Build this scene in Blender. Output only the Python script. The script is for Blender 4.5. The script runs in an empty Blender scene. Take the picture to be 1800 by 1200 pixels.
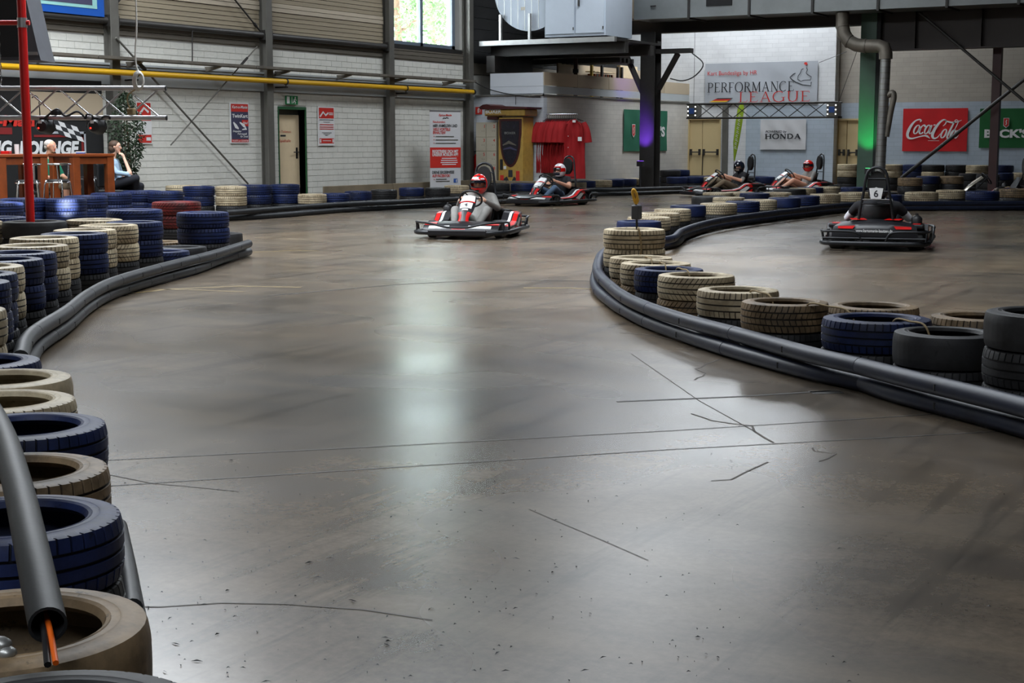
import bpy, math, random
import numpy as np
from mathutils import Vector, Matrix
random.seed(7)
sc = bpy.context.scene
COL = sc.collection
R = math.radians

# ------------------------------------------------------------------ camera
F = 2650.0; HV = 248.0; H = 1.4; YAW = R(30)
TH = math.atan((600 - HV) / F); CT, ST = math.cos(TH), math.sin(TH)
FW = Vector((-math.sin(YAW), math.cos(YAW), 0)); RT = Vector((math.cos(YAW), math.sin(YAW), 0))
cam = bpy.data.cameras.new('camera'); cam_o = bpy.data.objects.new('camera', cam); COL.objects.link(cam_o)
cam.sensor_width = 36; cam.lens = F * 36 / 1800; cam.clip_start = 0.05; cam.clip_end = 300
cam_o.location = (0, 0, H); cam_o.rotation_euler = (R(90) - TH, 0, YAW)
sc.camera = cam_o

# ------------------------------------------------------------------ world and exposure
world = bpy.data.worlds.new('world'); sc.world = world; world.use_nodes = True
bg = world.node_tree.nodes['Background']
bg.inputs[0].default_value = (0.88, 0.94, 1.0, 1); bg.inputs[1].default_value = 17.0
vs = sc.view_settings
vs.view_transform = 'Standard'; vs.look = 'None'; vs.gamma = 1; vs.use_curve_mapping = False
vs.exposure = 0.0
try:
    sc.cycles.use_denoising = True
    sc.cycles.max_bounces = 6; sc.cycles.diffuse_bounces = 4; sc.cycles.glossy_bounces = 3
    sc.cycles.transmission_bounces = 4; sc.cycles.transparent_max_bounces = 6
    sc.cycles.caustics_reflective = False; sc.cycles.caustics_refractive = False
    sc.cycles.sample_clamp_indirect = 6
except Exception:
    pass
ROOF = 8.6
# roof skylight openings, most added unseen for their light: x0, x1, y0, y1
SKY = [(-8, 5, -4.2, -2.6), (-20.3, -4, 13.0, 16.0), (-20.3, -15.5, 16.0, 19.0), (-15.9, -14.0, 28.5, 34.0), (-18.5, -14.2, 38.9, 42.8)]
def portal(name, loc, rot, sx, sy):
    l = bpy.data.lights.new(name, 'AREA'); l.shape = 'RECTANGLE'; l.size = sx; l.size_y = sy
    o = bpy.data.objects.new(name, l); COL.objects.link(o); o.location = loc; o.rotation_euler = rot
    l.cycles.is_portal = True
    return o
for s in SKY:
    portal('unseen_skylight_portal', ((s[0]+s[1])/2, (s[2]+s[3])/2, ROOF + 0.02), (0, 0, 0), s[1]-s[0], s[3]-s[2])
WIN = (30.12, 33.2, 3.70, 7.6)      # y0, y1, z0, z1 of the window in the long wall
XW, XB, YBX, YB = -20.7, -18.6, 33.8, 43.0
portal('window_portal', (XW - 0.36, (WIN[0]+WIN[1])/2, (WIN[2]+WIN[3])/2), (0, R(-90), 0), WIN[3]-WIN[2], WIN[1]-WIN[0])

# ------------------------------------------------------------------ pixel helpers
def ray(u, v):
    x = (u - 900) / F; y = (600 - v) / F
    return RT * x + FW * (CT + y * ST) + Vector((0, 0, -ST + y * CT))
def on_z(u, v, z):
    d = ray(u, v); return Vector((0, 0, H)) + d * ((z - H) / d.z)
def on_X(u, v, X):
    d = ray(u, v); return Vector((0, 0, H)) + d * (X / d.x)
def on_Y(u, v, Y):
    d = ray(u, v); return Vector((0, 0, H)) + d * (Y / d.y)
def at_d(u, v, D):
    d = ray(u, v); return Vector((0, 0, H)) + d * (D / d.dot(FW))

# ------------------------------------------------------------------ objects
def tag(o, label=None, cat=None, group=None, kind=None):
    if label: o['label'] = label
    if cat: o['category'] = cat
    if group: o['group'] = group
    if kind: o['kind'] = kind
    return o
def link(name, me, mats, parent=None):
    o = bpy.data.objects.new(name, me); COL.objects.link(o)
    if me is not None and not len(me.materials):
        for m in (mats if isinstance(mats, (list, tuple)) else [mats]): me.materials.append(m)
    if parent: o.parent = parent
    return o
def thing(name, label, cat, loc=(0, 0, 0), rz=0, group=None):
    o = bpy.data.objects.new(name, None); COL.objects.link(o)
    o.location = loc; o.rotation_euler = (0, 0, rz); o.empty_display_size = 0.1
    return tag(o, label, cat, group)
def kids(o): return [c for c in ALLKIDS.get(o.name, [])]
ALLKIDS = {}
def copy_tree(o, parent=None):
    c = o.copy(); COL.objects.link(c)
    if parent: c.parent = parent
    for ch in o.children: copy_tree(ch, c)
    return c

class MB:
    def __init__(s): s.v = []; s.f = []; s.m = []
    def add(s, vs_, fs, mi=0):
        b = len(s.v); s.v.extend([tuple(p) for p in vs_])
        for f in fs: s.f.append(tuple(i + b for i in f)); s.m.append(mi)
        return s
    def box(s, x0, x1, y0, y1, z0, z1, mi=0):
        return s.add([(x0,y0,z0),(x1,y0,z0),(x1,y1,z0),(x0,y1,z0),(x0,y0,z1),(x1,y0,z1),(x1,y1,z1),(x0,y1,z1)],
                     [(0,3,2,1),(4,5,6,7),(0,1,5,4),(1,2,6,5),(2,3,7,6),(3,0,4,7)], mi)
    def rbox(s, x0, x1, y0, y1, z0, z1, b=0.01, mi=0):
        # chamfered box
        b = min(b, (x1-x0)/2.01, (y1-y0)/2.01, (z1-z0)/2.01)
        import itertools
        vs_ = []; idx = {}
        X = (x0, x1); Y = (y0, y1); Z = (z0, z1)
        for i, j, k in itertools.product((0, 1), repeat=3):
            sx, sy, sz = (1 if i == 0 else -1), (1 if j == 0 else -1), (1 if k == 0 else -1)
            idx[(i,j,k,0)] = len(vs_); vs_.append((X[i], Y[j]+sy*b, Z[k]+sz*b))
            idx[(i,j,k,1)] = len(vs_); vs_.append((X[i]+sx*b, Y[j], Z[k]+sz*b))
            idx[(i,j,k,2)] = len(vs_); vs_.append((X[i]+sx*b, Y[j]+sy*b, Z[k]))
        fs = []
        def o(fc, c):
            # orient outward from the box centre
            pts = [Vector(vs_[q]) for q in fc]; n = (pts[1]-pts[0]).cross(pts[2]-pts[0]); m = sum(pts, Vector())/len(pts)
            fs.append(tuple(fc) if n.dot(m - c) > 0 else tuple(reversed(fc)))
        c = Vector(((x0+x1)/2, (y0+y1)/2, (z0+z1)/2))
        for a in (0, 1):
            o([idx[(a,0,0,0)], idx[(a,1,0,0)], idx[(a,1,1,0)], idx[(a,0,1,0)]], c)
            o([idx[(0,a,0,1)], idx[(1,a,0,1)], idx[(1,a,1,1)], idx[(0,a,1,1)]], c)
            o([idx[(0,0,a,2)], idx[(1,0,a,2)], idx[(1,1,a,2)], idx[(0,1,a,2)]], c)
            for e in (0, 1):
                o([idx[(a,e,0,0)], idx[(a,e,1,0)], idx[(a,e,1,1)], idx[(a,e,0,1)]], c)
                o([idx[(a,0,e,0)], idx[(a,1,e,0)], idx[(a,1,e,2)], idx[(a,0,e,2)]], c)
                o([idx[(0,a,e,1)], idx[(1,a,e,1)], idx[(1,a,e,2)], idx[(0,a,e,2)]], c)
        for i, j, k in itertools.product((0, 1), repeat=3):
            o([idx[(i,j,k,0)], idx[(i,j,k,1)], idx[(i,j,k,2)]], c)
        return s.add(vs_, fs, mi)
    def tube(s, pts, r, n=10, closed=False, mi=0, caps=True):
        pts = [Vector(p) for p in pts]; N = len(pts)
        rs = r if isinstance(r, (list, tuple)) else [r] * N
        tang = []
        for i in range(N):
            if closed: t = pts[(i+1) % N] - pts[i-1]
            else: t = pts[min(i+1, N-1)] - pts[max(i-1, 0)]
            tang.append(t.normalized() if t.length > 1e-9 else Vector((0,0,1)))
        t0 = tang[0]; a = Vector((0,0,1)) if abs(t0.z) < 0.9 else Vector((1,0,0))
        nrm = (a - t0 * a.dot(t0)).normalized()
        vs_ = []
        for i in range(N):
            t = tang[i]; nrm = nrm - t * nrm.dot(t)
            nrm = nrm.normalized() if nrm.length > 1e-6 else t.orthogonal().normalized()
            b = t.cross(nrm)
            for k in range(n):
                an = 2*math.pi*k/n
                vs_.append(pts[i] + (nrm*math.cos(an) + b*math.sin(an)) * rs[i])
        fs = []
        M = N if closed else N-1
        for i in range(M):
            j = (i+1) % N
            for k in range(n):
                fs.append((i*n+k, i*n+(k+1) % n, j*n+(k+1) % n, j*n+k))
        if caps and not closed:
            fs.append(tuple(reversed(range(n)))); fs.append(tuple((N-1)*n+k for k in range(n)))
        return s.add(vs_, fs, mi)
    def lathe(s, prof, n=24, loc=(0,0,0), axis='z', closed=False, mi=0):
        vs_ = []; P = len(prof)
        for i in range(n):
            a = 2*math.pi*i/n; c, q = math.cos(a), math.sin(a)
            for r, z in prof:
                if axis == 'z': p = (r*c, r*q, z)
                elif axis == 'y': p = (r*c, z, -r*q)
                else: p = (z, r*c, r*q)
                vs_.append((p[0]+loc[0], p[1]+loc[1], p[2]+loc[2]))
        fs = []
        for i in range(n):
            j = (i+1) % n
            for k in range(P if closed else P-1):
                l = (k+1) % P
                fs.append((i*P+k, j*P+k, j*P+l, i*P+l))
        return s.add(vs_, fs, mi)
    def ball(s, c, r, nu=16, nv=10, mi=0, rot=None):
        rx, ry, rz = r if isinstance(r, (list, tuple)) else (r, r, r)
        vs_ = [];
        for j in range(nv+1):
            ph = math.pi*j/nv - math.pi/2
            for i in range(nu):
                a = 2*math.pi*i/nu
                p = Vector((rx*math.cos(ph)*math.cos(a), ry*math.cos(ph)*math.sin(a), rz*math.sin(ph)))
                if rot is not None: p = rot @ p
                vs_.append(p + Vector(c))
        fs = []
        for j in range(nv):
            for i in range(nu):
                k = (i+1) % nu
                fs.append((j*nu+i, j*nu+k, (j+1)*nu+k, (j+1)*nu+i))
        return s.add(vs_, fs, mi)
    def extr(s, poly, fn, d0, d1, mi=0):
        # poly: 2d points counter-clockwise; fn(a, b, d) -> 3d
        n = len(poly)
        vs_ = [fn(a, b, d0) for a, b in poly] + [fn(a, b, d1) for a, b in poly]
        fs = [tuple(reversed(range(n))), tuple(range(n, 2*n))] + [(i, (i+1) % n, n+(i+1) % n, n+i) for i in range(n)]
        return s.add(vs_, fs, mi)
    def flat(s, poly, fn, mi=0):
        return s.add([fn(a, b) for a, b in poly], [tuple(range(len(poly)))], mi)
    def xf(s, M):
        s.v = [tuple(M @ Vector(p)) for p in s.v]; return s
    def mesh(s, name, smooth=None, fix=True):
        me = bpy.data.meshes.new(name); me.from_pydata(s.v, [], s.f); me.update()
        if any(s.m): me.polygons.foreach_set('material_index', s.m)
        if fix:
            import bmesh
            bm = bmesh.new(); bm.from_mesh(me); bmesh.ops.recalc_face_normals(bm, faces=bm.faces); bm.to_mesh(me); bm.free()
        if smooth:
            me.polygons.foreach_set('use_smooth', [True]*len(me.polygons))
            try: me.set_sharp_from_angle(angle=R(smooth))
            except Exception: pass
        return me
    def build(s, name, mats, parent=None, smooth=None, world=False, origin=None, fix=True):
        o_ = Vector(origin) if origin is not None else (parent.location.copy() if (world and parent) else None)
        if o_ is not None: s.v = [(p[0]-o_.x, p[1]-o_.y, p[2]-o_.z) for p in s.v]
        me = s.mesh(name, smooth, fix)
        ob = link(name, me, mats, parent)
        if origin is not None and parent is None: ob.location = origin
        return ob
def wthing(name, label, cat, mb, mats, origin, smooth=None, group=None):
    return tag(mb.build(name, mats, None, smooth, origin=origin), label, cat, group)

# ------------------------------------------------------------------ materials
def new_mat(name):
    m = bpy.data.materials.new(name); m.use_nodes = True
    nt = m.node_tree; return m, nt, nt.nodes['Principled BSDF']
def coords(nt, scale=1.0, world=False):
    tc = nt.nodes.new('ShaderNodeTexCoord')
    if world:
        ge = nt.nodes.new('ShaderNodeNewGeometry'); return ge.outputs['Position']
    oi = nt.nodes.new('ShaderNodeObjectInfo'); ml = nt.nodes.new('ShaderNodeMath'); ml.operation = 'MULTIPLY'; ml.inputs[1].default_value = 37.0
    nt.links.new(oi.outputs['Random'], ml.inputs[0])
    ad = nt.nodes.new('ShaderNodeVectorMath'); ad.operation = 'ADD'
    nt.links.new(tc.outputs['Object'], ad.inputs[0]); nt.links.new(ml.outputs[0], ad.inputs[1])
    return ad.outputs[0]
def noise(nt, co, scale, detail=4, rough=0.6):
    n = nt.nodes.new('ShaderNodeTexNoise'); n.inputs['Scale'].default_value = scale
    n.inputs['Detail'].default_value = detail; n.inputs['Roughness'].default_value = rough
    nt.links.new(co, n.inputs['Vector']); return n.outputs['Fac']
def ramp(nt, fac, stops):
    r = nt.nodes.new('ShaderNodeValToRGB'); e = r.color_ramp.elements
    while len(e) < len(stops): e.new(0.5)
    for i, (p, c) in enumerate(stops):
        e[i].position = p; e[i].color = (c[0], c[1], c[2], 1) if isinstance(c, (tuple, list)) else (c, c, c, 1)
    nt.links.new(fac, r.inputs[0]); return r.outputs[0]
def mixc(nt, fac, a, b, mode='MIX'):
    m = nt.nodes.new('ShaderNodeMix'); m.data_type = 'RGBA'; m.blend_type = mode
    for s_, v in ((m.inputs[0], fac), (m.inputs[6], a), (m.inputs[7], b)):
        if hasattr(v, 'is_linked') or hasattr(v, 'links'): nt.links.new(v, s_)
        elif isinstance(v, (int, float)): s_.default_value = v
        else: s_.default_value = (v[0], v[1], v[2], 1)
    return m.outputs[2]
def bump(nt, bs, h, strength=0.3, dist=0.01):
    b = nt.nodes.new('ShaderNodeBump'); b.inputs['Strength'].default_value = strength; b.inputs['Distance'].default_value = dist
    nt.links.new(h, b.inputs['Height']); nt.links.new(b.outputs[0], bs.inputs['Normal'])
def mk(name, col, rough=0.6, metal=0.0, var=0.18, scale=5.0, bp=0.0, bs_=40.0, spec=0.5, coat=0.0):
    m, nt, bs = new_mat(name)
    co = coords(nt)
    a = tuple(max(0, c*(1-var)) for c in col); b = tuple(min(1, c*(1+var)) for c in col)
    f = noise(nt, co, scale)
    nt.links.new(ramp(nt, f, [(0.3, a), (0.7, b)]), bs.inputs['Base Color'])
    bs.inputs['Roughness'].default_value = rough; bs.inputs['Metallic'].default_value = metal
    bs.inputs['Specular IOR Level'].default_value = spec; bs.inputs['Coat Weight'].default_value = coat
    if bp: bump(nt, bs, noise(nt, co, bs_), bp, 0.005)
    return m
def emat(name, col, st):
    m, nt, bs = new_mat(name)
    bs.inputs['Base Color'].default_value = (*col, 1); bs.inputs['Emission Color'].default_value = (*col, 1)
    bs.inputs['Emission Strength'].default_value = st
    return m
def srgb(r, g, b):
    return tuple(((c/255)/12.92 if c/255 <= .04045 else (((c/255)+.055)/1.055)**2.4) for c in (r, g, b))

def brick_mat(name, col, bw, bh, horiz='y', joint=0.80, bs=0.12):
    m, nt, p = new_mat(name)
    ge = nt.nodes.new('ShaderNodeNewGeometry'); sx = nt.nodes.new('ShaderNodeSeparateXYZ'); cb = nt.nodes.new('ShaderNodeCombineXYZ')
    nt.links.new(ge.outputs['Position'], sx.inputs[0])
    nt.links.new(sx.outputs['Y' if horiz == 'y' else 'X'], cb.inputs[0]); nt.links.new(sx.outputs['Z'], cb.inputs[1])
    br = nt.nodes.new('ShaderNodeTexBrick'); nt.links.new(cb.outputs[0], br.inputs['Vector'])
    br.inputs['Scale'].default_value = 1; br.inputs['Brick Width'].default_value = bw; br.inputs['Row Height'].default_value = bh
    br.inputs['Mortar Size'].default_value = 0.006; br.inputs['Mortar Smooth'].default_value = 0.3
    br.inputs['Color1'].default_value = (*col, 1); br.inputs['Color2'].default_value = (*[c*0.93 for c in col], 1)
    br.inputs['Mortar'].default_value = (*[c*joint for c in col], 1)
    f = noise(nt, ge.outputs['Position'], 1.3)
    d = ramp(nt, f, [(0.3, 0.86), (0.65, 1.0)])
    nt.links.new(mixc(nt, 1.0, br.outputs['Color'], d, 'MULTIPLY'), p.inputs['Base Color'])
    p.inputs['Roughness'].default_value = 0.7
    b = nt.nodes.new('ShaderNodeBump'); b.inputs['Strength'].default_value = bs; b.inputs['Distance'].default_value = 0.01; b.invert = True
    nt.links.new(br.outputs['Fac'], b.inputs['Height']); nt.links.new(b.outputs[0], p.inputs['Normal'])
    return m

def floor_mat():
    m, nt, p = new_mat('polished_concrete')
    ge = nt.nodes.new('ShaderNodeNewGeometry'); pos = ge.outputs['Position']
    mp = nt.nodes.new('ShaderNodeMapping'); nt.links.new(pos, mp.inputs[0]); mp.inputs['Rotation'].default_value = (0, 0, R(-20)); mp.inputs['Scale'].default_value = (1.0, 0.35, 1)
    n1 = noise(nt, pos, 0.22, 5, 0.55); n2 = noise(nt, mp.outputs[0], 1.1, 4, 0.5); n3 = noise(nt, pos, 28, 4, 0.75)
    c1 = ramp(nt, n1, [(0.32, srgb(81, 77, 73)), (0.5, srgb(107, 95, 81)), (0.68, srgb(128, 110, 88))])
    c2 = ramp(nt, n2, [(0.25, 0.62), (0.5, 0.94), (0.75, 1.22)])
    c3 = ramp(nt, n3, [(0.3, 0.70), (0.7, 1.18)])
    c = mixc(nt, 1.0, c1, c2, 'MULTIPLY'); c = mixc(nt, 0.85, c, c3, 'MULTIPLY')
    n7 = noise(nt, pos, 3.2, 6, 0.62)
    c = mixc(nt, 0.8, c, ramp(nt, n7, [(0.28, 0.66), (0.5, 0.98), (0.72, 1.26)]), 'MULTIPLY')
    # worn paler patches and rubber scuffs
    mp3 = nt.nodes.new('ShaderNodeMapping'); nt.links.new(pos, mp3.inputs[0]); mp3.inputs['Rotation'].default_value = (0, 0, R(-62)); mp3.inputs['Scale'].default_value = (1.0, 4.0, 1)
    n5 = noise(nt, mp3.outputs[0], 0.8, 4, 0.5)
    c = mixc(nt, ramp(nt, n5, [(0.45, 0.0), (0.85, 0.4)]), c, srgb(150, 132, 108))
    mp2 = nt.nodes.new('ShaderNodeMapping'); nt.links.new(pos, mp2.inputs[0]); mp2.inputs['Rotation'].default_value = (0, 0, R(38)); mp2.inputs['Scale'].default_value = (3.0, 0.25, 1)
    n4 = noise(nt, mp2.outputs[0], 1.6, 5, 0.65)
    s = ramp(nt, n4, [(0.36, 0.5), (0.47, 1.0)])
    c = mixc(nt, 0.8, c, s, 'MULTIPLY')
    nt.links.new(c, p.inputs['Base Color'])
    n6 = noise(nt, pos, 0.7, 1, 0.4); rr = nt.nodes.new('ShaderNodeMapRange'); nt.links.new(n6, rr.inputs[0]); rr.inputs[1].default_value = 0.3; rr.inputs[2].default_value = 0.7
    rr.inputs[3].default_value = 0.22; rr.inputs[4].default_value = 0.31
    nt.links.new(rr.outputs[0], p.inputs['Roughness'])
    p.inputs['Specular IOR Level'].default_value = 0.42
    bump(nt, p, n3, 0.02, 0.003)
    return m

def tyre_mat(name, col, dark, dirt, rough=0.55, groove=1.0):
    m, nt, p = new_mat(name)
    co = coords(nt)
    at = nt.nodes.new('ShaderNodeAttribute'); at.attribute_name = 'groove'
    n1 = noise(nt, co, 4.0, 5, 0.65); n2 = noise(nt, co, 22, 4, 0.7)
    base = ramp(nt, n1, [(0.36, dirt), (0.58, col)])
    base = mixc(nt, 0.7, base, ramp(nt, n2, [(0.3, 0.72), (0.65, 1.1)]), 'MULTIPLY')
    wear = ramp(nt, n2, [(0.61, 0.0), (0.72, 0.9)])
    base = mixc(nt, wear, base, dark)
    ml = nt.nodes.new('ShaderNodeMath'); ml.operation = 'MULTIPLY'; ml.inputs[1].default_value = groove
    nt.links.new(at.outputs['Fac'], ml.inputs[0])
    base = mixc(nt, ml.outputs[0], base, dark)
    nt.links.new(base, p.inputs['Base Color'])
    p.inputs['Roughness'].default_value = rough; p.inputs['Specular IOR Level'].default_value = 0.3
    bump(nt, p, n2, 0.25, 0.003)
    return m

M = {}
def M_(n, *a, **k): M[n] = mk(n, *a, **k)
M['floor'] = floor_mat()
M_('white_block', srgb(216, 215, 207), 0.7, var=0.06, scale=3, bp=0.15, bs_=30)
M_('wall_back', srgb(184, 183, 177), 0.8, var=0.08, scale=1)
M_('ring_beam', srgb(172, 177, 178), 0.75, var=0.06, scale=1)
M_('plank', srgb(156, 144, 122), 0.75, var=0.14, scale=1.2)
M_('plank_light', srgb(186, 174, 154), 0.7, var=0.1, scale=1.2)
M_('dark_plank', srgb(96, 90, 80), 0.75, var=0.2, scale=1.0)
M_('steel_dark', srgb(48, 46, 44), 0.5, 0.3, var=0.25, scale=2)
M_('steel_grey', srgb(104, 102, 96), 0.5, 0.3, var=0.15, scale=2)
M_('black_pipe', srgb(58, 56, 54), 0.45, 0.2, var=0.2, scale=2)
M_('yellow', srgb(212, 164, 22), 0.4, var=0.1, scale=1)
M_('galv', srgb(150, 150, 148), 0.4, 0.7, var=0.2, scale=3)
M_('galv_dark', srgb(116, 110, 100), 0.5, 0.4, var=0.25, scale=3)
M_('alu', srgb(176, 174, 176), 0.35, 0.8, var=0.08, scale=3)
M_('chrome', srgb(220, 222, 226), 0.12, 1.0, var=0.03)
M_('red_paint', srgb(190, 18, 16), 0.4, var=0.06)
M_('black', srgb(22, 22, 24), 0.5, var=0.2)
M_('black_matt', srgb(18, 18, 19), 0.8, var=0.2)
M_('rubber_black', srgb(34, 34, 35), 0.6, var=0.25, scale=8)
M_('green_frame', srgb(36, 86, 52), 0.5, var=0.06)
M_('cream', srgb(228, 206, 170), 0.6, var=0.04)
M_('beige_door', srgb(204, 182, 136), 0.6, var=0.04, scale=1)
M_('white', srgb(222, 222, 222), 0.5, var=0.04)
M_('white_cloth', srgb(200, 200, 202), 0.8, var=0.05, scale=1)
M_('grey_cloth', srgb(168, 172, 178), 0.8, var=0.05, scale=1)
M_('red_print', srgb(196, 44, 34), 0.6, var=0.05)
M_('red_cloth', srgb(196, 20, 26), 0.8, var=0.1, scale=2)
M_('shirt_red', srgb(150, 12, 18), 0.85, var=0.15, scale=4)
M_('beck_green', srgb(20, 98, 72), 0.8, var=0.08, scale=1)
M_('beck_green2', srgb(18, 92, 42), 0.8, var=0.08, scale=1)
M_('ink', srgb(40, 42, 46), 0.7, var=0.05)
M_('navy_print', srgb(60, 58, 84), 0.7, var=0.15, scale=6)
M_('blue_print', srgb(52, 88, 158), 0.6, var=0.04)
M_('exit_green', srgb(18, 122, 66), 0.5, var=0.04)
M_('gold', srgb(226, 186, 60), 0.6, var=0.05)
M_('board', srgb(124, 112, 92), 0.8, var=0.2, scale=2)
M_('box_white', srgb(212, 218, 226), 0.6, var=0.04, scale=0.8)
M_('box_beige', srgb(176, 160, 136), 0.7, var=0.05, scale=0.8)
M_('duct', srgb(124, 128, 128), 0.45, 0.35, var=0.12, scale=1.5)
M_('unit_white', srgb(196, 206, 218), 0.45, 0.1, var=0.06, scale=1.2)
M_('green_col', srgb(58, 82, 68), 0.5, 0.1, var=0.12, scale=2)
M_('brown_col', srgb(54, 22, 20), 0.5, 0.1, var=0.15, scale=2)
M_('beam_brown', srgb(46, 38, 34), 0.6, 0.1, var=0.15, scale=1)
M_('wood', srgb(128, 62, 26), 0.42, var=0.22, scale=5)
M_('locker', srgb(190, 182, 164), 0.6, var=0.03)
M_('machine_gold', srgb(178, 144, 70), 0.45, var=0.15, scale=9)
M_('machine_dark', srgb(60, 14, 14), 0.4, var=0.2)
M_('machine_screen', srgb(26, 24, 36), 0.25, var=0.5, scale=12)
M_('pipe_rail', srgb(36, 38, 41), 0.5, var=0.22, scale=5, bp=0.1, spec=0.35)
M_('pipe_dark', srgb(30, 31, 33), 0.52, var=0.2, scale=5, bp=0.1, spec=0.3)
M_('pipe_rail_blue', srgb(28, 34, 52), 0.46, var=0.3, scale=5, bp=0.1, spec=0.35)
M_('kart_red', srgb(204, 24, 22), 0.3, var=0.05)
M_('kart_white', srgb(230, 230, 230), 0.35, var=0.03)
M_('kart_black', srgb(24, 24, 28), 0.4, var=0.1)
M_('kart_silver', srgb(196, 190, 176), 0.25, 0.6, var=0.1)
M_('kart_blue', srgb(34, 60, 160), 0.35, var=0.1)
M_('tube_black', srgb(30, 32, 36), 0.4, 0.2, var=0.1)
M_('skin', srgb(214, 158, 130), 0.55, var=0.08, scale=6)
M_('skin_pale', srgb(226, 178, 152), 0.55, var=0.06, scale=6)
M_('grey_sweat', srgb(134, 132, 128), 0.9, var=0.14, scale=6)
M_('black_shirt', srgb(26, 26, 30), 0.9, var=0.2, scale=6)
M_('jeans', srgb(78, 98, 122), 0.9, var=0.18, scale=8)
M_('white_sleeve', srgb(206, 208, 214), 0.9, var=0.08, scale=8)
M_('green_shirt', srgb(22, 118, 88), 0.9, var=0.12, scale=6)
M_('blue_blouse', srgb(160, 184, 206), 0.9, var=0.12, scale=8)
M_('dark_trouser', srgb(24, 26, 34), 0.9, var=0.15)
M_('khaki', srgb(120, 104, 84), 0.9, var=0.12)
M_('hair_grey', srgb(196, 188, 180), 0.8, var=0.15, scale=30)
M_('hair_brown', srgb(74, 54, 40), 0.7, var=0.25, scale=30)
M_('helmet_red', srgb(206, 22, 20), 0.2, var=0.04, coat=0.5)
M_('helmet_navy', srgb(24, 28, 44), 0.2, var=0.1, coat=0.5)
M_('helmet_white', srgb(220, 214, 218), 0.25, var=0.1, coat=0.4)
M_('visor', srgb(16, 18, 26), 0.08, var=0.05)
M_('leaf', srgb(34, 52, 30), 0.6, var=0.35, scale=20)
M_('leaf_light', srgb(78, 108, 58), 0.6, var=0.3, scale=3)
M_('bark', srgb(96, 76, 58), 0.85, var=0.25, scale=8)
M_('rope', srgb(150, 130, 96), 0.85, var=0.2, scale=30)
M_('rope_yellow', srgb(206, 158, 52), 0.8, var=0.2, scale=30)
M_('cable_white', srgb(206, 204, 198), 0.6, var=0.1)
M_('orange', srgb(224, 98, 20), 0.5, var=0.05)
M_('lime', srgb(150, 178, 34), 0.7, var=0.06)
M_('dark_line', srgb(46, 44, 42), 0.6, var=0.25, scale=4)
M_('yellow_line', srgb(128, 108, 66), 0.5, var=0.3, scale=12)
M_('crack', srgb(76, 68, 60), 0.7, var=0.25, scale=6)
M_('concrete_wall', srgb(132, 128, 120), 0.8, var=0.15, scale=0.6)
M_('roof', srgb(96, 94, 90), 0.8, var=0.1, scale=0.5)
M_('sign_blue', srgb(24, 78, 160), 0.4, var=0.1, scale=1)
M_('sign_mint', srgb(140, 190, 186), 0.4, var=0.05)
M_('speaker', srgb(70, 72, 78), 0.6, var=0.08)
M['led_red'] = emat('led_red', (1.0, 0.03, 0.02), 3.0)
M['led_white'] = emat('led_white', (1.0, 0.98, 0.95), 2.0)
M['led_purple'] = emat('led_purple', (0.25, 0.05, 1.0), 3.0)
M['led_green'] = emat('led_green', (0.05, 1.0, 0.2), 3.0)
M['brick_box'] = brick_mat('brick_box', srgb(200, 205, 212), 0.38, 0.125, 'x')
M['brick_side'] = brick_mat('brick_side', srgb(204, 199, 190), 0.38, 0.125, 'y')
M['brick_far'] = brick_mat('brick_far', srgb(222, 223, 224), 0.38, 0.125, 'x')
M['brick_far_shaded'] = brick_mat('brick_far_shaded', srgb(178, 170, 158), 0.38, 0.125, 'x')  # darker beige copy: shade on the far wall put into its colour
M['brick_far_blue'] = brick_mat('brick_far_blue', srgb(178, 190, 202), 0.38, 0.125, 'x')  # bluish copy: daylight tint of the far wall put into its colour
DK = srgb(30, 29, 28)
M['ty_b'] = tyre_mat('tyre_blue', srgb(27, 40, 82), srgb(15, 19, 32), srgb(21, 29, 55))
M['ty_w'] = tyre_mat('tyre_white', srgb(198, 183, 154), srgb(52, 45, 38), srgb(152, 136, 110))
M['ty_t'] = tyre_mat('tyre_tan', srgb(142, 120, 92), srgb(44, 38, 32), srgb(92, 78, 60))
M['ty_k'] = tyre_mat('tyre_black', srgb(44, 44, 46), srgb(20, 20, 21), srgb(32, 31, 31))
M['ty_r'] = tyre_mat('tyre_maroon', srgb(112, 34, 32), srgb(34, 18, 18), srgb(60, 26, 26))

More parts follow.
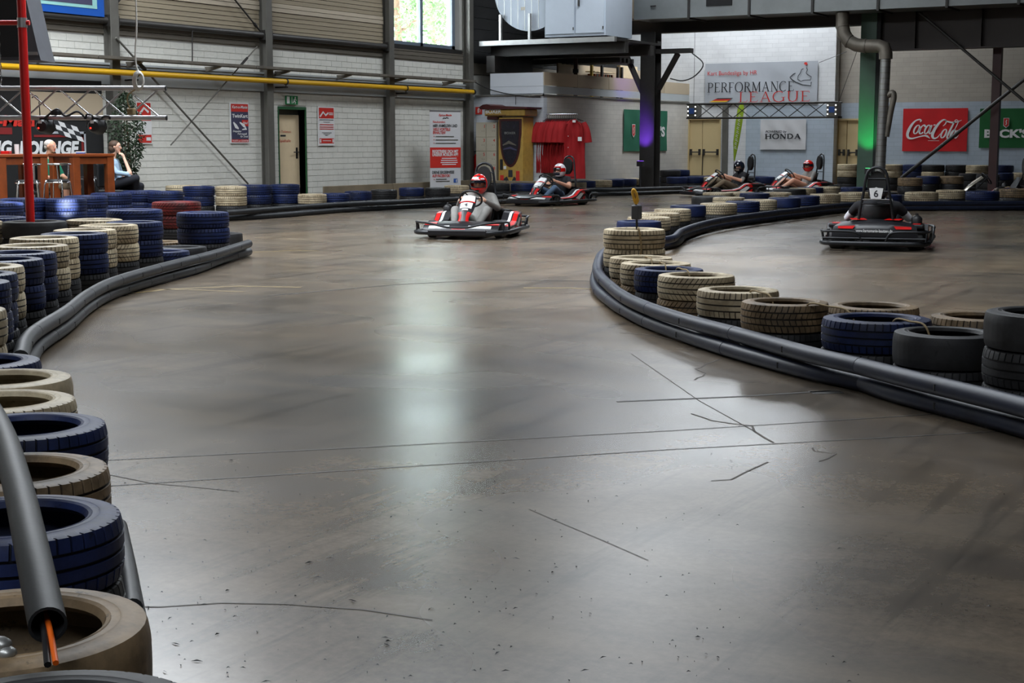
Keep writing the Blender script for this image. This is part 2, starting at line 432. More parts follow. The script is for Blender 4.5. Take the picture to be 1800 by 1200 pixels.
# ------------------------------------------------------------------ lettering
_gl = {}
def glyphs(s, bold=0.0, shear=0.0):
    k = (s, bold, shear)
    if k not in _gl:
        cu = bpy.data.curves.new('t', 'FONT'); cu.body = s; cu.size = 1; cu.offset = bold; cu.shear = shear; cu.resolution_u = 3; cu.fill_mode = 'FRONT'
        ob = bpy.data.objects.new('t', cu); COL.objects.link(ob)
        dg = bpy.context.evaluated_depsgraph_get()
        me = bpy.data.meshes.new_from_object(ob.evaluated_get(dg))
        vs_ = [(v.co.x, v.co.y) for v in me.vertices]; fs = [tuple(p.vertices) for p in me.polygons]
        bpy.data.objects.remove(ob); bpy.data.curves.remove(cu); bpy.data.meshes.remove(me)
        _gl[k] = (vs_, fs)
    return _gl[k]
class Print(MB):
    """flat print on the front (-y side) of a panel: local x right, z up"""
    def __init__(s, y): super().__init__(); s.y = y
    def poly(s, pts, mi=0): return s.add([(a, s.y, b) for a, b in pts], [tuple(range(len(pts)))], mi)
    def rect(s, x0, z0, x1, z1, mi=0): return s.poly([(x0, z0), (x1, z0), (x1, z1), (x0, z1)], mi)
    def rib(s, pts, w, mi=0):
        n = len(pts); ws = w if isinstance(w, (list, tuple)) else [w]*n
        L = []; Rr = []
        for i in range(n):
            a = Vector(pts[max(i-1, 0)]); b = Vector(pts[min(i+1, n-1)]); t = (b-a)
            t = t.normalized() if t.length > 1e-9 else Vector((1, 0)); nn = Vector((-t.y, t.x)) * ws[i]/2
            p = Vector(pts[i]); L.append(p+nn); Rr.append(p-nn)
        vs_ = [(p.x, s.y, p.y) for p in L] + [(p.x, s.y, p.y) for p in Rr]
        return s.add(vs_, [(i, n+i, n+i+1, i+1) for i in range(n-1)], mi)
    def text(s, t, x, z, h, w=None, bold=0.0, shear=0.0, mi=0, align='l'):
        """x, z = left baseline; h = capital height; w = total width to squeeze the line into"""
        vs_, fs = glyphs(t, bold, shear)
        if not vs_: return s
        x0 = min(a for a, b in vs_); x1 = max(a for a, b in vs_)
        k = h/0.69; kx = (w/(x1-x0)) if w else k
        W = (x1-x0)*kx
        if align == 'c': x -= W/2
        if align == 'r': x -= W
        return s.add([(x+(a-x0)*kx, s.y, z+b*k) for a, b in vs_], fs, mi)
def smooth_path(pts, n=6, closed=False):
    P = [Vector(p) for p in pts]; N = len(P); out = []
    rng = range(N) if closed else range(N-1)
    for i in rng:
        p0 = P[i-1] if (i > 0 or closed) else P[0]*2-P[1]
        p1 = P[i]; p2 = P[(i+1) % N]
        p3 = P[(i+2) % N] if (i+2 < N or closed) else P[-1]*2-P[-2]
        for k in range(n):
            t = k/n
            out.append(0.5*((2*p1)+(p2-p0)*t+(2*p0-5*p1+4*p2-p3)*t*t+(3*p1-p0-3*p2+p3)*t**3))
    if not closed: out.append(P[-1])
    return out
# ================================================================== STRUCTURE
def struct(name, mb, mats, parent=None, smooth=None):
    return tag(mb.build(name, mats, parent, smooth), kind='structure') if parent is None else mb.build(name, mats, parent, smooth)
X0, X1, Y0, Y1 = XW-0.4, 24.0, -14.0, YB+0.9
floor = struct('floor', MB().box(X0-1, X1+1, Y0-1, Y1+1, -0.2, 0.0), M['floor'])
# roof with the unseen skylight openings left open
def rect_minus(x0, x1, y0, y1, holes):
    xs = sorted({x0, x1, *[h[0] for h in holes], *[h[1] for h in holes]}); ys = sorted({y0, y1, *[h[2] for h in holes], *[h[3] for h in holes]})
    for i in range(len(xs)-1):
        run = None
        for j in range(len(ys)-1):
            cx, cy = (xs[i]+xs[i+1])/2, (ys[j]+ys[j+1])/2
            hole = any(h[0] < cx < h[1] and h[2] < cy < h[3] for h in holes)
            if hole:
                if run is not None: yield xs[i], xs[i+1], run, ys[j]; run = None
            elif run is None: run = ys[j]
        if run is not None: yield xs[i], xs[i+1], run, ys[-1]
mb = MB()
for a, b, c, d in rect_minus(X0, X1, Y0, Y1, SKY): mb.box(a, b, c, d, ROOF, ROOF+0.15)
struct('ceiling', mb, M['roof'])
struct('wall_rear', MB().box(X0, X1, Y0-0.3, Y0, 0, ROOF), M['concrete_wall'])
struct('wall_right', MB().box(X1, X1+0.3, Y0, Y1, 0, ROOF), M['concrete_wall'])

# ---------------- long wall (faces +X)
DOOR = (25.83, 26.75, 0.0, 2.10)
mb = MB()
for a, b, c, d in rect_minus(Y0, YB+0.5, 0.0, ROOF, [DOOR, WIN]): mb.box(XW-0.4, XW-0.012, a, b, c, d)
wall_left = struct('wall_left', mb, M['wall_back'])
# painted blocks, each its own piece for the 300 nearest, the rest joined
BL, BH = 0.385, 0.1275
cells = []
for k in range(26):
    z = 0.0 + k*BH
    if z + BH > 3.34: break
    if 2.42 < z + BH/2 < 2.84: continue
    off = 0 if k % 2 else BL/2
    for i in range(45):
        y = 16.0 + off + i*BL
        a, b = y, y+BL
        if b > YBX: continue
        if b > DOOR[0]-0.02 and a < DOOR[1]+0.02 and z < DOOR[3]+0.02:
            if a < DOOR[0]-0.06: b = DOOR[0]-0.02
            elif b > DOOR[1]+0.06: a = DOOR[1]+0.02
            else: continue
        hidden = (a < 20.6 and z < 2.3) or z < 0.36
        cells.append((hidden, a, a, b, z))
cells.sort()
unit = MB().box(-0.5, 0.5, -0.5, 0.5, -0.5, 0.5).mesh('block'); unit.materials.append(M['white_block'])
rest = MB(); cnt = 0
G = 0.008
for hidden, _, a, b, z in cells:
    dx = 0.0015*random.random()
    if not hidden and cnt < 300:
        o = bpy.data.objects.new('block', unit); COL.objects.link(o); o.parent = wall_left
        o.location = (XW-0.006+dx, (a+b)/2, z+BH/2); o.scale = (0.014, b-a-G, BH-G); cnt += 1
    else:
        rest.box(XW-0.013+dx, XW+0.001+dx, a+G/2, b-G/2, z+G/2, z+BH-G/2)
tag(rest.build('block_courses', M['white_block'], wall_left), kind='stuff')
struct('trim_1', MB().box(XW-0.02, XW+0.04, 16, YBX, 2.44, 2.80).box(XW-0.02, XW+0.06, 16, YBX, 2.80, 2.84), M['ring_beam'])
# cladding planks above the blocks, bay by bay
COLS = [16.4, 20.86, 25.32, 29.84, 33.42]
bays = [(16.0, 20.75), (20.97, 25.21), (25.43, 29.73)]
pm = MB().box(-0.5, 0.5, -0.5, 0.5, -0.5, 0.5).mesh('plank'); pm.materials.append(M['plank'])
pm2 = pm.copy(); pm2.materials.clear(); pm2.materials.append(M['plank_light'])
pm3 = pm.copy(); pm3.materials.clear(); pm3.materials.append(M['dark_plank'])
for bi, (a, b) in enumerate(bays + [(29.95, 33.3)]):
    z = 3.36; k = 0
    top = 3.62 if bi == 3 else 5.3
    while z < top:
        h = 0.094
        me = pm3 if (k < 2 or bi == 3) else (pm2 if k in (8, 9) else pm)
        o = bpy.data.objects.new('plank', me); COL.objects.link(o); o.parent = wall_left
        o.location = (XW+(0.03 if me is pm2 else 0.012)-0.003*(k % 2), (a+b)/2, z+h/2); o.scale = (0.04, b-a, h-0.012)
        z += h; k += 1
# window with its frame, two lights and the panes
win = tag(thing('window_1', None, None, (XW-0.2, (WIN[0]+WIN[1])/2, WIN[2])), kind='structure')
wy = (WIN[1]-WIN[0])/2; wh = WIN[3]-WIN[2]
fr = MB()
for a, b, c, d in ((-wy, -wy+0.10, 0, wh), (wy-0.14, wy, 0, wh), (-wy, wy, 0, 0.10), (-wy, wy, wh-0.1, wh), (-0.06, 0.06, 0, wh), (-wy, wy, wh/2-0.04, wh/2+0.04)):
    fr.box(-0.05, 0.05, a, b, c, d)
M_('window_frame', srgb(120, 132, 146), 0.4, 0.3, var=0.08)
fr.build('window_frame', M['window_frame'], win)
m, nt, p = new_mat('window_glass'); p.inputs['Base Color'].default_value = (0.95, 1, 1, 1); p.inputs['Roughness'].default_value = 0.0
p.inputs['Transmission Weight'].default_value = 1.0; p.inputs['IOR'].default_value = 1.02; M['glass'] = m
for a, b in ((-wy+0.1, -0.06), (0.06, wy-0.14)):
    for c, d in ((0.1, wh/2-0.04), (wh/2+0.04, wh-0.1)):
        MB().box(-0.004, 0.004, a, b, c, d).build('pane', M['glass'], win)
struct('trim_2', MB().box(XW-0.38, XW+0.04, WIN[0]-0.05, WIN[1]+0.05, WIN[2]-0.10, WIN[2]), M['steel_dark'])
# emergency door in its green reveal
dr = tag(thing('door_1', None, None, (XW, (DOOR[0]+DOOR[1])/2, 0)), kind='structure')
w2 = (DOOR[1]-DOOR[0])/2
MB().box(-0.22, 0.015, -w2-0.03, -w2, 0, 2.14).box(-0.22, 0.015, w2, w2+0.03, 0, 2.14).box(-0.22, 0.015, -w2, w2, 2.08, 2.14).build('door_frame', M['green_frame'], dr)
lf = MB().rbox(-0.22, -0.17, -w2, w2, 0.02, 1.97).build('door_leaf', M['cream'], dr)
MB().box(-0.22, -0.19, -w2, w2, 1.97, 2.08).build('transom', M['steel_grey'], dr)
h = MB().box(-0.17, -0.155, w2-0.13, w2-0.08, 1.02, 1.26); h.tube([(-0.16, w2-0.105, 1.16), (-0.11, w2-0.105, 1.16), (-0.11, w2-0.27, 1.16)], 0.012, 8)
h.build('door_handle', M['black'], lf)
pr = Print(0); pr.text('zu den Toiletten', -w2+0.02, 1.58, 0.05, 0.60); pr.text('zur Spielhalle', -w2+0.05, 1.38, 0.06, 0.56)
Mz = Matrix.Rotation(R(90), 4, 'Z'); pr.xf(Matrix.Translation((-0.165, 0, 0)) @ Mz).build('lettering', M['red_print'], lf, fix=False)
MB().box(-0.172, -0.164, -0.2, -0.02, 1.50, 1.535).build('label_strip', M['ink'], lf)

# ---------------- the white room in the corner: front (faces -Y), side (faces +X)
wr = struct('wall_room_front', MB().box(XW, XB, YBX, YBX+0.2, 0, 2.58), M['brick_box'])
struct('wall_room_side', MB().box(XB-0.2, XB, YBX+0.2, YB, 0, 2.58), M['brick_side'])
# panels of the parapet above: front panels white, side panels beige
xs = [XW+0.55, XB]
fp = struct('wall_room_parapet', MB().box(XW+0.55, XB-0.03, YBX+0.02, YBX+0.12, 2.58, 3.11), M['box_white'])
MB().box(XW+0.55, XB, YBX-0.02, YBX+0.02, 2.78, 3.12).build('panel', M['box_white'], fp)
MB().box(XW+0.55, XB, YBX-0.02, YBX+0.02, 2.60, 2.775).build('panel', M['box_white'], fp)
n = 5; st = (YB-YBX)/n
for i in range(n):
    MB().box(XB-0.04, XB+0.015, YBX+i*st+0.01, YBX+(i+1)*st-0.005, 2.80, 3.13).build('panel', M['box_beige'], fp)
MB().box(XB-0.04, XB+0.01, YBX, YB, 2.60, 2.79).build('panel', M['ring_beam'], fp)
struct('ceiling_room', MB().box(XW, XB-0.2, YBX+0.2, YB, 2.50, 2.58), M['concrete_wall'])
struct('trim_3', MB().box(XW+0.1, XB+0.03, YBX-0.05, YBX, 2.54, 2.575).box(XB, XB+0.03, YBX-0.05, YB, 2.54, 2.575), M['steel_grey'])

# ---------------- far wall (faces -Y)
XE = on_Y(1468, 150, YB).x
D2 = (on_Y(1210, 207, YB).x, on_Y(1268, 207, YB).x, 0.0, 2.10)
D3 = (on_Y(1471, 207, YB+0.35).x, on_Y(1499, 207, YB+0.35).x + 0.25, 0.0, 2.05)
mb = MB()
for a, b, c, d in rect_minus(XB-2.5, XE, 0, ROOF, [D2]): mb.box(a, b, YB, YB+0.9, c, d)
wf = struct('wall_far', mb, M['brick_far'])
mb = MB()
for a, b, c, d in rect_minus(XE, X1, 0, 2.5, [D3]): mb.box(a, b, YB+0.35, YB+0.9, c, d)
struct('wall_far_lower', mb, M['brick_far_blue'])
struct('wall_far_upper', MB().box(XE, X1, YB+0.36, YB+0.9, 2.5, ROOF), M['brick_far_shaded'])
XG = on_Y(1312, 200, YB).x
struct('trim_4', MB().box(on_Y(1271, 250, YB).x, on_Y(1280, 250, YB).x, YB-0.10, YB, 0, 2.5), M['steel_grey'])
struct('trim_5', MB().box(XG, XE, YB-0.012, YB, 0, 2.45), M['brick_far_blue'])
def double_door(name, D, y, crash=True):
    d = tag(thing(name, None, None, ((D[0]+D[1])/2, y, 0)), kind='structure'); w = (D[1]-D[0])/2
    MB().box(-w, -w+0.04, -0.02, 0.1, 0, D[3]).box(w-0.04, w, -0.02, 0.1, 0, D[3]).box(-w, w, -0.02, 0.1, D[3]-0.05, D[3]).build('door_frame', M['beige_door'], d)
    sp = -w*0.15
    for a, b in ((-w+0.04, sp-0.006), (sp+0.006, w-0.04)):
        l = MB().rbox(a, b, 0.03, 0.08, 0.02, D[3]-0.05).build('door_leaf', M['beige_door'], d)
        hb = MB(); hb.tube([(a+0.05, -0.02, 1.07), (b-0.05, -0.02, 1.07)], 0.018, 8).box(a+0.04, a+0.09, -0.05, 0.03, 0.98, 1.16).box(b-0.09, b-0.04, -0.05, 0.03, 0.98, 1.16)
        hb.build('crash_bar', M['steel_dark'], l)
    MB().box(sp+0.02, sp+0.035, 0.01, 0.03, 0.35, 1.0).build('drop_bolt', M['steel_dark'], d)
    return d
double_door('door_2', D2, YB); double_door('door_3', D3, YB+0.35)
struct('wall_far_outer', MB().box(XB-3, X1, YB+0.9, YB+1.0, 0, ROOF), M['concrete_wall'])
struct('wall_left_outer', MB().box(XW-0.5, XW-0.4, DOOR[0]-0.5, DOOR[1]+0.5, 0, 2.6), M['concrete_wall'])
# soot marks are stains on the plaster: one patch each
# ---------------- kick board along the long wall and the room
kb = thing('kick_board', 'low brown wooden kick board along the white block wall behind the tyres', 'board', (XW+0.35, 30, 0))
for a, b in ((26.9, 29.6), (29.62, 32.4), (32.42, 33.4)): MB().rbox(XW+0.33, XW+0.37, a, b, 0.02, 0.41).build('plank', M['board'], kb, world=True)
kb2 = thing('kick_board', 'low grey kick board in front of the lockers and red shirts', 'board', (XB+0.4, YBX-0.5, 0))
for a, b in ((XW+0.5, XW+1.6), (XW+1.62, XB+0.5)): MB().rbox(a, b, YBX-1.04, YBX-1.0, 0.02, 0.42).build('plank', M['board'], kb2, world=True)
for a, b in ((YBX-0.98, YBX+0.6),): MB().rbox(XB+0.9, XB+0.94, a, b, 0.02, 0.36).build('plank', M['board'], kb2, world=True)

# ---------------- steel columns of the long wall
def hcol(name, label, x, y, z0, z1, w, mat, rot=0, group=None):
    t = thing(name, label, 'column', (x, y, z0), rot, group)
    h = w/2; tf = 0.02
    MB().box(-h, h, -h, -h+tf, 0, z1-z0).build('flange', mat, t); MB().box(-h, h, h-tf, h, 0, z1-z0).build('flange', mat, t)
    MB().box(-0.01, 0.01, -h+tf, h-tf, 0, z1-z0).build('web', mat, t)
    MB().box(-h-0.06, h+0.06, -h-0.06, h+0.06, 0, 0.02).build('base_plate', mat, t)
    return t
cl = ['grey steel wall column beside the lounge backdrop and ficus', 'steel wall column between the twin kart poster and the green door',
      'steel wall column next to the white schedule poster and tall window', 'steel wall column behind the roll-up banner']
for y, l in zip(COLS[1:], cl):
    hcol('steel_column', l, XW+0.11, y, 0, ROOF-0.1, 0.20, M['steel_grey'], R(90), 'steel columns of the long wall')
# black horizontal wall beams between the columns
bl = ['above the lounge backdrop', 'between the rope coil and the twin kart poster', 'above the green door']
for (a, b), l in zip(bays, bl):
    mb = MB(); mb.tube([(XW+0.12, a+0.02, 3.60), (XW+0.12, b-0.02, 3.60)], 0.065, 12)
    t = thing('wall_beam', 'round black steel beam on the plank wall ' + l, 'beam', (XW+0.12, (a+b)/2, 3.60), 0, 'wall beams')
    mb.build('beam_tube', M['black_pipe'], t, 40, world=True)
    MB().box(XW+0.05, XW+0.19, a, a+0.03, 3.50, 3.70).box(XW+0.05, XW+0.19, b-0.03, b, 3.50, 3.70).build('end_plate', M['steel_dark'], t, world=True)
# wire and turnbuckle braces
def brace(label, pts, r, mat='steel_grey', tb=True, name='tie_rod', cat='brace'):
    t = thing(name, label, cat, pts[0])
    MB().tube(pts, r, 8).build('rod', M[mat], t, 60, world=True)
    if tb:
        a, b = Vector(pts[0]), Vector(pts[1]); c = a.lerp(b, 0.12); d = a.lerp(b, 0.2)
        MB().tube([c, d], r*1.9, 8).build('turnbuckle', M['steel_dark'], t, 60, world=True)
    return t
bx = XW+0.16
brace('steel tie rod crossing up to the column by the door', [on_X(452, 82, bx+0.14), on_X(300, 255, bx+0.0)], 0.014)
brace('steel tie rod sloping from the ficus column down to the white tyres', [on_X(204, 66, bx+0.08), on_X(436, 323, bx)], 0.02)
brace('upper tie rod reaching the column beside the door', [on_X(457, 54, bx), on_X(405, -10, bx)], 0.018, 'steel_dark')
brace('upper tie rod at the column behind the rope coil', [on_X(199, 14, bx), on_X(222, -14, bx)], 0.018, 'steel_dark')
brace('thin rod hanging from the black beam to the cable tray', [on_X(338, 52, bx), on_X(338, 112, bx)], 0.012, 'steel_dark', False)

# ---------------- yellow gas pipe, cable tray
gp = thing('gas_pipe', 'long yellow gas pipe along the white block wall', 'pipe', (XW+0.32, 25, 2.64))
MB().tube([(XW+0.32, 15.8, 2.655), (XW+0.32, 20.7, 2.655), (XW+0.32, 26.2, 2.65), (XW+0.32, 33.3, 2.645)], 0.055, 14).build('pipe', M['yellow'], gp, 40, world=True)
MB().tube([(XW+0.32, 33.3, 2.645), (XW+0.32, 33.36, 2.645)], 0.068, 14).build('end_cap', M['black'], gp, 40, world=True)
for y in (21.25, 25.7, 30.25):
    mb = MB(); mb.lathe([(0.057, -0.02), (0.068, -0.02), (0.068, 0.02), (0.057, 0.02)], 16, (XW+0.32, y, 2.65), 'y', True)
    mb.box(XW+0.02, XW+0.36, y-0.02, y+0.02, 2.52, 2.55).tube([(XW+0.32, y, 2.54), (XW+0.32, y, 2.6)], 0.012, 6)
    mb.build('pipe_clamp', M['steel_dark'], gp, 40, world=True)
tr = thing('cable_tray', 'perforated metal cable tray above the yellow gas pipe', 'cable tray', (XW+0.2, 25, 2.86))
ys = 15.8; i = 0
while ys < 33.3:
    ye = min(ys+2.2, 33.3)
    MB().box(XW+0.22, XW+0.44, ys, ye-0.02, 2.880, 2.886).box(XW+0.43, XW+0.44, ys, ye-0.02, 2.88, 2.94).box(XW+0.22, XW+0.23, ys, ye-0.02, 2.88, 2.94).build('tray_section', M['galv_dark'], tr, world=True)
    MB().extr([(0.0, 2.78), (0.0, 2.875), (0.40, 2.875), (0.38, 2.85), (0.05, 2.78)], lambda a, b, d: (XW+0.04+a, ys+1.1+d, b), -0.025, 0.025).build('bracket', M['galv_dark'], tr, world=True)
    ys += 2.2
pth = [(XW+0.33+0.03*random.uniform(-1, 1), 15.8+k*0.7, 2.91+0.012*random.random()) for k in range(26)]
MB().tube(pth, 0.022, 6).build('cable_bundle', M['black'], tr, 60, world=True)
pth = [(XW+0.06, 15.8, 2.74), (XW+0.06, 24, 2.73), (XW+0.06, 33.2, 2.73)]
tag(MB().tube(pth, 0.012, 6).build('conduit', M['black'], None, 60, origin=(XW+0.06, 25, 2.73)), 'thin black conduit running under the cable tray', 'conduit')

# ---------------- overhead steel: duct, girders, columns, ventilation unit
YD = 36.6
zb = on_Y(1113, 37, YD).z
xs0 = on_Y(1113, 20, YD).x
du = thing('ventilation_duct', 'large rectangular sheet metal ventilation duct spanning under the roof', 'duct', (xs0, YD, zb))
xx = [on_Y(u, 25, YD).x for u in (1113, 1211, 1317, 1428, 1543, 1664, 1790)] + [-4.5, -1, 3]
for a, b in zip(xx[:-1], xx[1:]):
    MB().box(a+0.02, b-0.02, YD, YD+1.1, zb+0.03, zb+1.5).build('duct_section', M['duct'], du, world=True)
    MB().box(b-0.03, b+0.03, YD-0.04, YD+1.14, zb-0.01, zb+1.54).build('flange', M['steel_dark'], du, world=True)
a = on_Y(1242, 5, YD).x; b = on_Y(1287, 5, YD).x
MB().box(a, b, YD-0.03, YD+0.02, on_Y(1260, 10, YD).z, zb+1.2).build('air_grille', M['black_matt'], du, world=True)
MB().box(xs0-0.62, xs0-0.02, YD+0.15, YD+0.9, zb+0.08, zb+1.5).build('duct_elbow', M['box_beige'], du, world=True)
c = on_Y(1145, 11, YD-0.03)
MB().tube([c, c+Vector((0.0, -0.04, 0)), c+Vector((0.14, -0.04, 0.0))], 0.018, 8).build('handle', M['steel_dark'], du, 60, world=True)
# brown girder behind the duct and the deep one on the far side
YG = 37.9
zl = on_Y(1300, 53.5, YG).z; zr = on_Y(1680, 86, YG).z
xg = on_Y(1540, 80, YG).x
g1 = thing('roof_girder', 'brown steel girder under the sheet metal duct above the league banner', 'girder', (-15, YG, zl))
x0g = on_Y(1075, 60, YG).x
MB().box(x0g, xg, YG-0.15, YG+0.15, zl, zl+0.02).build('flange', M['beam_brown'], g1, world=True)
MB().box(x0g, xg, YG-0.012, YG+0.012, zl+0.02, zl+0.75).build('web', M['beam_brown'], g1, world=True)
MB().box(x0g, xg, YG-0.15, YG+0.15, zl+0.75, zl+0.77).build('flange', M['beam_brown'], g1, world=True)
g2 = thing('roof_girder', 'deep dark girder carried by the green column', 'girder', (-7, YG, zr))
MB().box(xg+0.1, 6, YG-0.2, YG+0.2, zr, zr+0.03).build('flange', M['beam_brown'], g2, world=True)
MB().box(xg+0.1, 6, YG-0.04, YG+0.04, zr+0.03, zr+1.2).build('web', M['beam_brown'], g2, world=True)
MB().box(xg+0.1, 6, YG-0.2, YG+0.2, zr+1.2, zr+1.23).build('flange', M['beam_brown'], g2, world=True)
for k in range(7): MB().box(xg+1+k*1.6, xg+1.02+k*1.6, YG-0.19, YG-0.04, zr+0.03, zr+1.2).build('stiffener', M['beam_brown'], g2, world=True)
# deck of the gallery behind
dk = thing('gallery_deck', 'dark underside of the gallery above the white corner room', 'deck', (XB-1, 38.5, 3.5))
zd = on_Y(1000, 104, 36.5).z
MB().box(XW+0.2, XB+0.8, YBX+2.7, YG-0.8, zd, zd+0.15).build('deck_plate', M['beam_brown'], dk, world=True)
for k in range(4): MB().box(XW+0.2, XB+0.8, YBX+2.75+k*0.25, YBX+2.85+k*0.25, zd-0.12, zd).build('joist', M['steel_dark'], dk, world=True)
# main column with knee braces and purple light
xc, yc = on_Y(1143, 200, 37.5).x, 37.5
hc = hcol('braced_column', 'dark steel column with knee braces standing before the green flag', xc, yc, 0, zl, 0.42, M['steel_dark'], R(0))
cz = on_Y(1130, 172, yc).z
p1, p2 = on_Y(1133, 170, yc), on_Y(1096, 86, yc); p3, p4 = on_Y(1158, 156, yc), on_Y(1192, 94, yc)
for a, b in ((p1, p2), (p3, p4)): MB().tube([a, b], 0.085, 4).build('knee_brace', M['steel_dark'], hc, world=True)
zq = on_Y(1180, 90, yc).z
MB().box(xc-0.25, on_Y(1216, 90, yc).x, yc-0.12, yc+0.12, zq-0.06, zq+0.06).build('bracket_arm', M['steel_dark'], hc, world=True)
MB().box(on_Y(1078, 85, yc).x, xc+0.25, yc-0.12, yc+0.12, on_Y(1100, 82, yc).z, on_Y(1100, 75, yc).z).build('bracket_arm', M['steel_dark'], hc, world=True)
# green column
xgc = on_Y(1527, 200, YG).x
gc = hcol('green_column', 'green steel column lit green beside the flexible duct', xgc, YG, 0, zr+1.2, 0.40, M['green_col'], 0)
MB().box(xgc+0.21, xgc+0.30, YG-0.2, YG+0.2, 0, zr+1).build('cable_duct', M['black_matt'], gc, world=True)
# spiral duct elbow + sleeved vertical run
YP = 36.95
t = thing('spiral_duct', 'round galvanised duct bending from the ceiling duct down the green column', 'duct', on_Y(1550, 310, YP))
pts = [on_Y(u, v, YP) for u, v in ((1481, 22), (1481, 45), (1484, 60), (1492, 72), (1505, 79), (1520, 81), (1545, 81), (1554, 84), (1557, 94), (1557, 104))]
MB().tube(pts, 0.165, 16).build('elbow', M['galv_dark'], t, 40, world=True)
for q in (1, 3, 5): MB().tube([pts[q]*1.0, pts[q].lerp(pts[q+1], 0.12)], 0.178, 16).build('seam', M['galv_dark'], t, 40, world=True)
q0, q1 = on_Y(1557, 103, YP), on_Y(1546, 318, YP)
q1.z = max(q1.z, 0.02)
MB().tube([q0, q1], 0.125, 16).build('sleeve', M['galv'], t, 40, world=True)
for k in range(22):
    c = q0.lerp(q1, (k+0.5)/22); d = q0.lerp(q1, (k+0.58)/22); MB().tube([c, d], 0.130, 16).build('ring', M['galv_dark'], t, 40, world=True)
s2 = [on_Y(u, v, YP) for u, v in ((1560, 168), (1569, 163), (1571, 172), (1566, 195), (1558, 240))]
MB().tube(smooth_path(s2, 4), 0.075, 10).build('hose', M['galv_dark'], t, 40, world=True)
# brown pole and braces on the far side
xr = on_Y(1750, 200, 38.4).x
t = thing('brown_pole', 'slim dark red brown steel pole in front of the green flag', 'pole', (xr, 38.4, 0))
MB().box(xr-0.1, xr+0.1, 38.3, 38.5, 0.02, zr+0.1).build('post', M['brown_col'], t, world=True)
MB().box(xr-0.18, xr+0.18, 38.2, 38.6, 0, 0.02).build('base_plate', M['brown_col'], t, world=True)
brace('black brace sloping past the red soda banner', [on_Y(1584, 313, 38.0), on_Y(1815, 128, 38.0)], 0.045, 'steel_dark', False)
brace('thin black brace running down from the deep girder', [on_Y(1616, 22, 37.6), on_Y(1815, 190, 37.6)], 0.035, 'steel_dark', False)
# ventilation unit on its platform
YU = 33.6
zt = on_Y(1000, 71, YU).z
xa, xb_ = on_Y(842, 70, YU).x, on_Y(1080, 70, YU).x
pf = thing('unit_platform', 'grey steel platform carrying the ventilation unit', 'platform', ((xa+xb_)/2, YU, zt))
MB().box(xa, xb_, YU, YU+0.12, zt-0.06, zt+0.06).build('edge_beam', M['galv'], pf, world=True)
MB().box(xa, xb_, YU+0.13, YU+2.6, zt-0.03, zt+0.03).build('deck_plate', M['steel_dark'], pf, world=True)
MB().box(xa, xb_, YU+0.6, YU+0.8, zt-0.3, zt-0.04).box(xa, xb_, YU+2.1, YU+2.3, zt-0.3, zt-0.04).build('bearer', M['steel_dark'], pf, world=True)
MB().box(xa+0.1, xa+0.35, YU+0.2, YU+2.2, zt-0.72, zt-0.3).build('support_block', M['steel_dark'], pf, world=True)
x = XB-0.3; ysp = on_X(1012, 110, x).y
sp_t = thing('support_post', 'brown pipe post holding up the unit platform', 'post', (x, ysp, 2.58))
MB().tube([(x, ysp, 2.58), (x, ysp, zt-0.03)], 0.055, 10).build('post', M['brown_col'], sp_t, 40, world=True)
MB().tube([(x, ysp, 3.2), (x, ysp, 3.3)], 0.08, 10).build('collar', M['steel_dark'], sp_t, 40, world=True)
un = thing('ventilation_unit', 'bluish white ventilation cabinet with round drum on the platform', 'ventilation unit', ((xa+xb_)/2, YU+0.6, zt+0.1))
ua, um, ub = on_Y(956, 30, YU+0.15).x, on_Y(1010, 30, YU+0.15).x, on_Y(1063, 30, YU+0.15).x
zu = on_Y(1000, 64, YU+0.15).z
MB().box(ua, ub, YU+0.2, YU+1.7, zu, zu+1.9).build('cabinet', M['unit_white'], un, world=True)
for a, b in ((ua+0.03, um-0.02), (um+0.02, ub-0.03)):
    d = MB().rbox(a, b, YU+0.16, YU+0.2, zu+0.06, zu+1.8).build('door', M['unit_white'], un, world=True)
    if a > um: MB().box(a+0.08, a+0.12, YU+0.11, YU+0.16, zu+0.72, zu+0.9).build('handle', M['steel_dark'], d)
    for z in (zu+0.15, zu+0.95): MB().box(b-0.03, b-0.005, YU+0.14, YU+0.16, z, z+0.07).build('hinge', M['steel_dark'], d)
for c in un.children:
    if c.name.startswith('door'):
        for g in c.children:
            for v in g.data.vertices: v.co -= un.location
cx, cz_ = on_Y(935, 0, YU+0.4).x, zu+0.18+1.05
nseg = 40; prof = []
mb = MB(); mb.lathe([(0.0, 0), (1.05, 0), (1.05, 0.9), (0.0, 0.9)], 48, (cx, YU+0.3, cz_), 'y')
mb.v = [(min(p[0], ua-0.01), p[1], p[2]) for p in mb.v]
mb.build('drum', M['unit_white'], un, 40, world=True)
for k in range(8):
    x = cx-0.95+k*0.2; hh = math.sqrt(max(0, 1.05**2-(x-cx)**2))
    if x < ua-0.03: MB().box(x-0.008, x+0.008, YU+0.292, YU+0.30, cz_-hh*0.97, cz_+hh*0.97).build('seam', M['galv'], un, world=True)
for u in (880, 931):
    x = on_Y(u, 50, YU+0.2).x; MB().box(x-0.03, x+0.03, YU+0.16, YU+0.24, zt+0.06, zt+0.72).build('leg', M['galv'], un, world=True)
c = on_Y(919, 15, YU+0.28); MB().box(c.x-0.06, c.x+0.06, YU+0.285, YU+0.292, c.z-0.04, c.z+0.04).build('type_plate', M['galv_dark'], un, world=True)
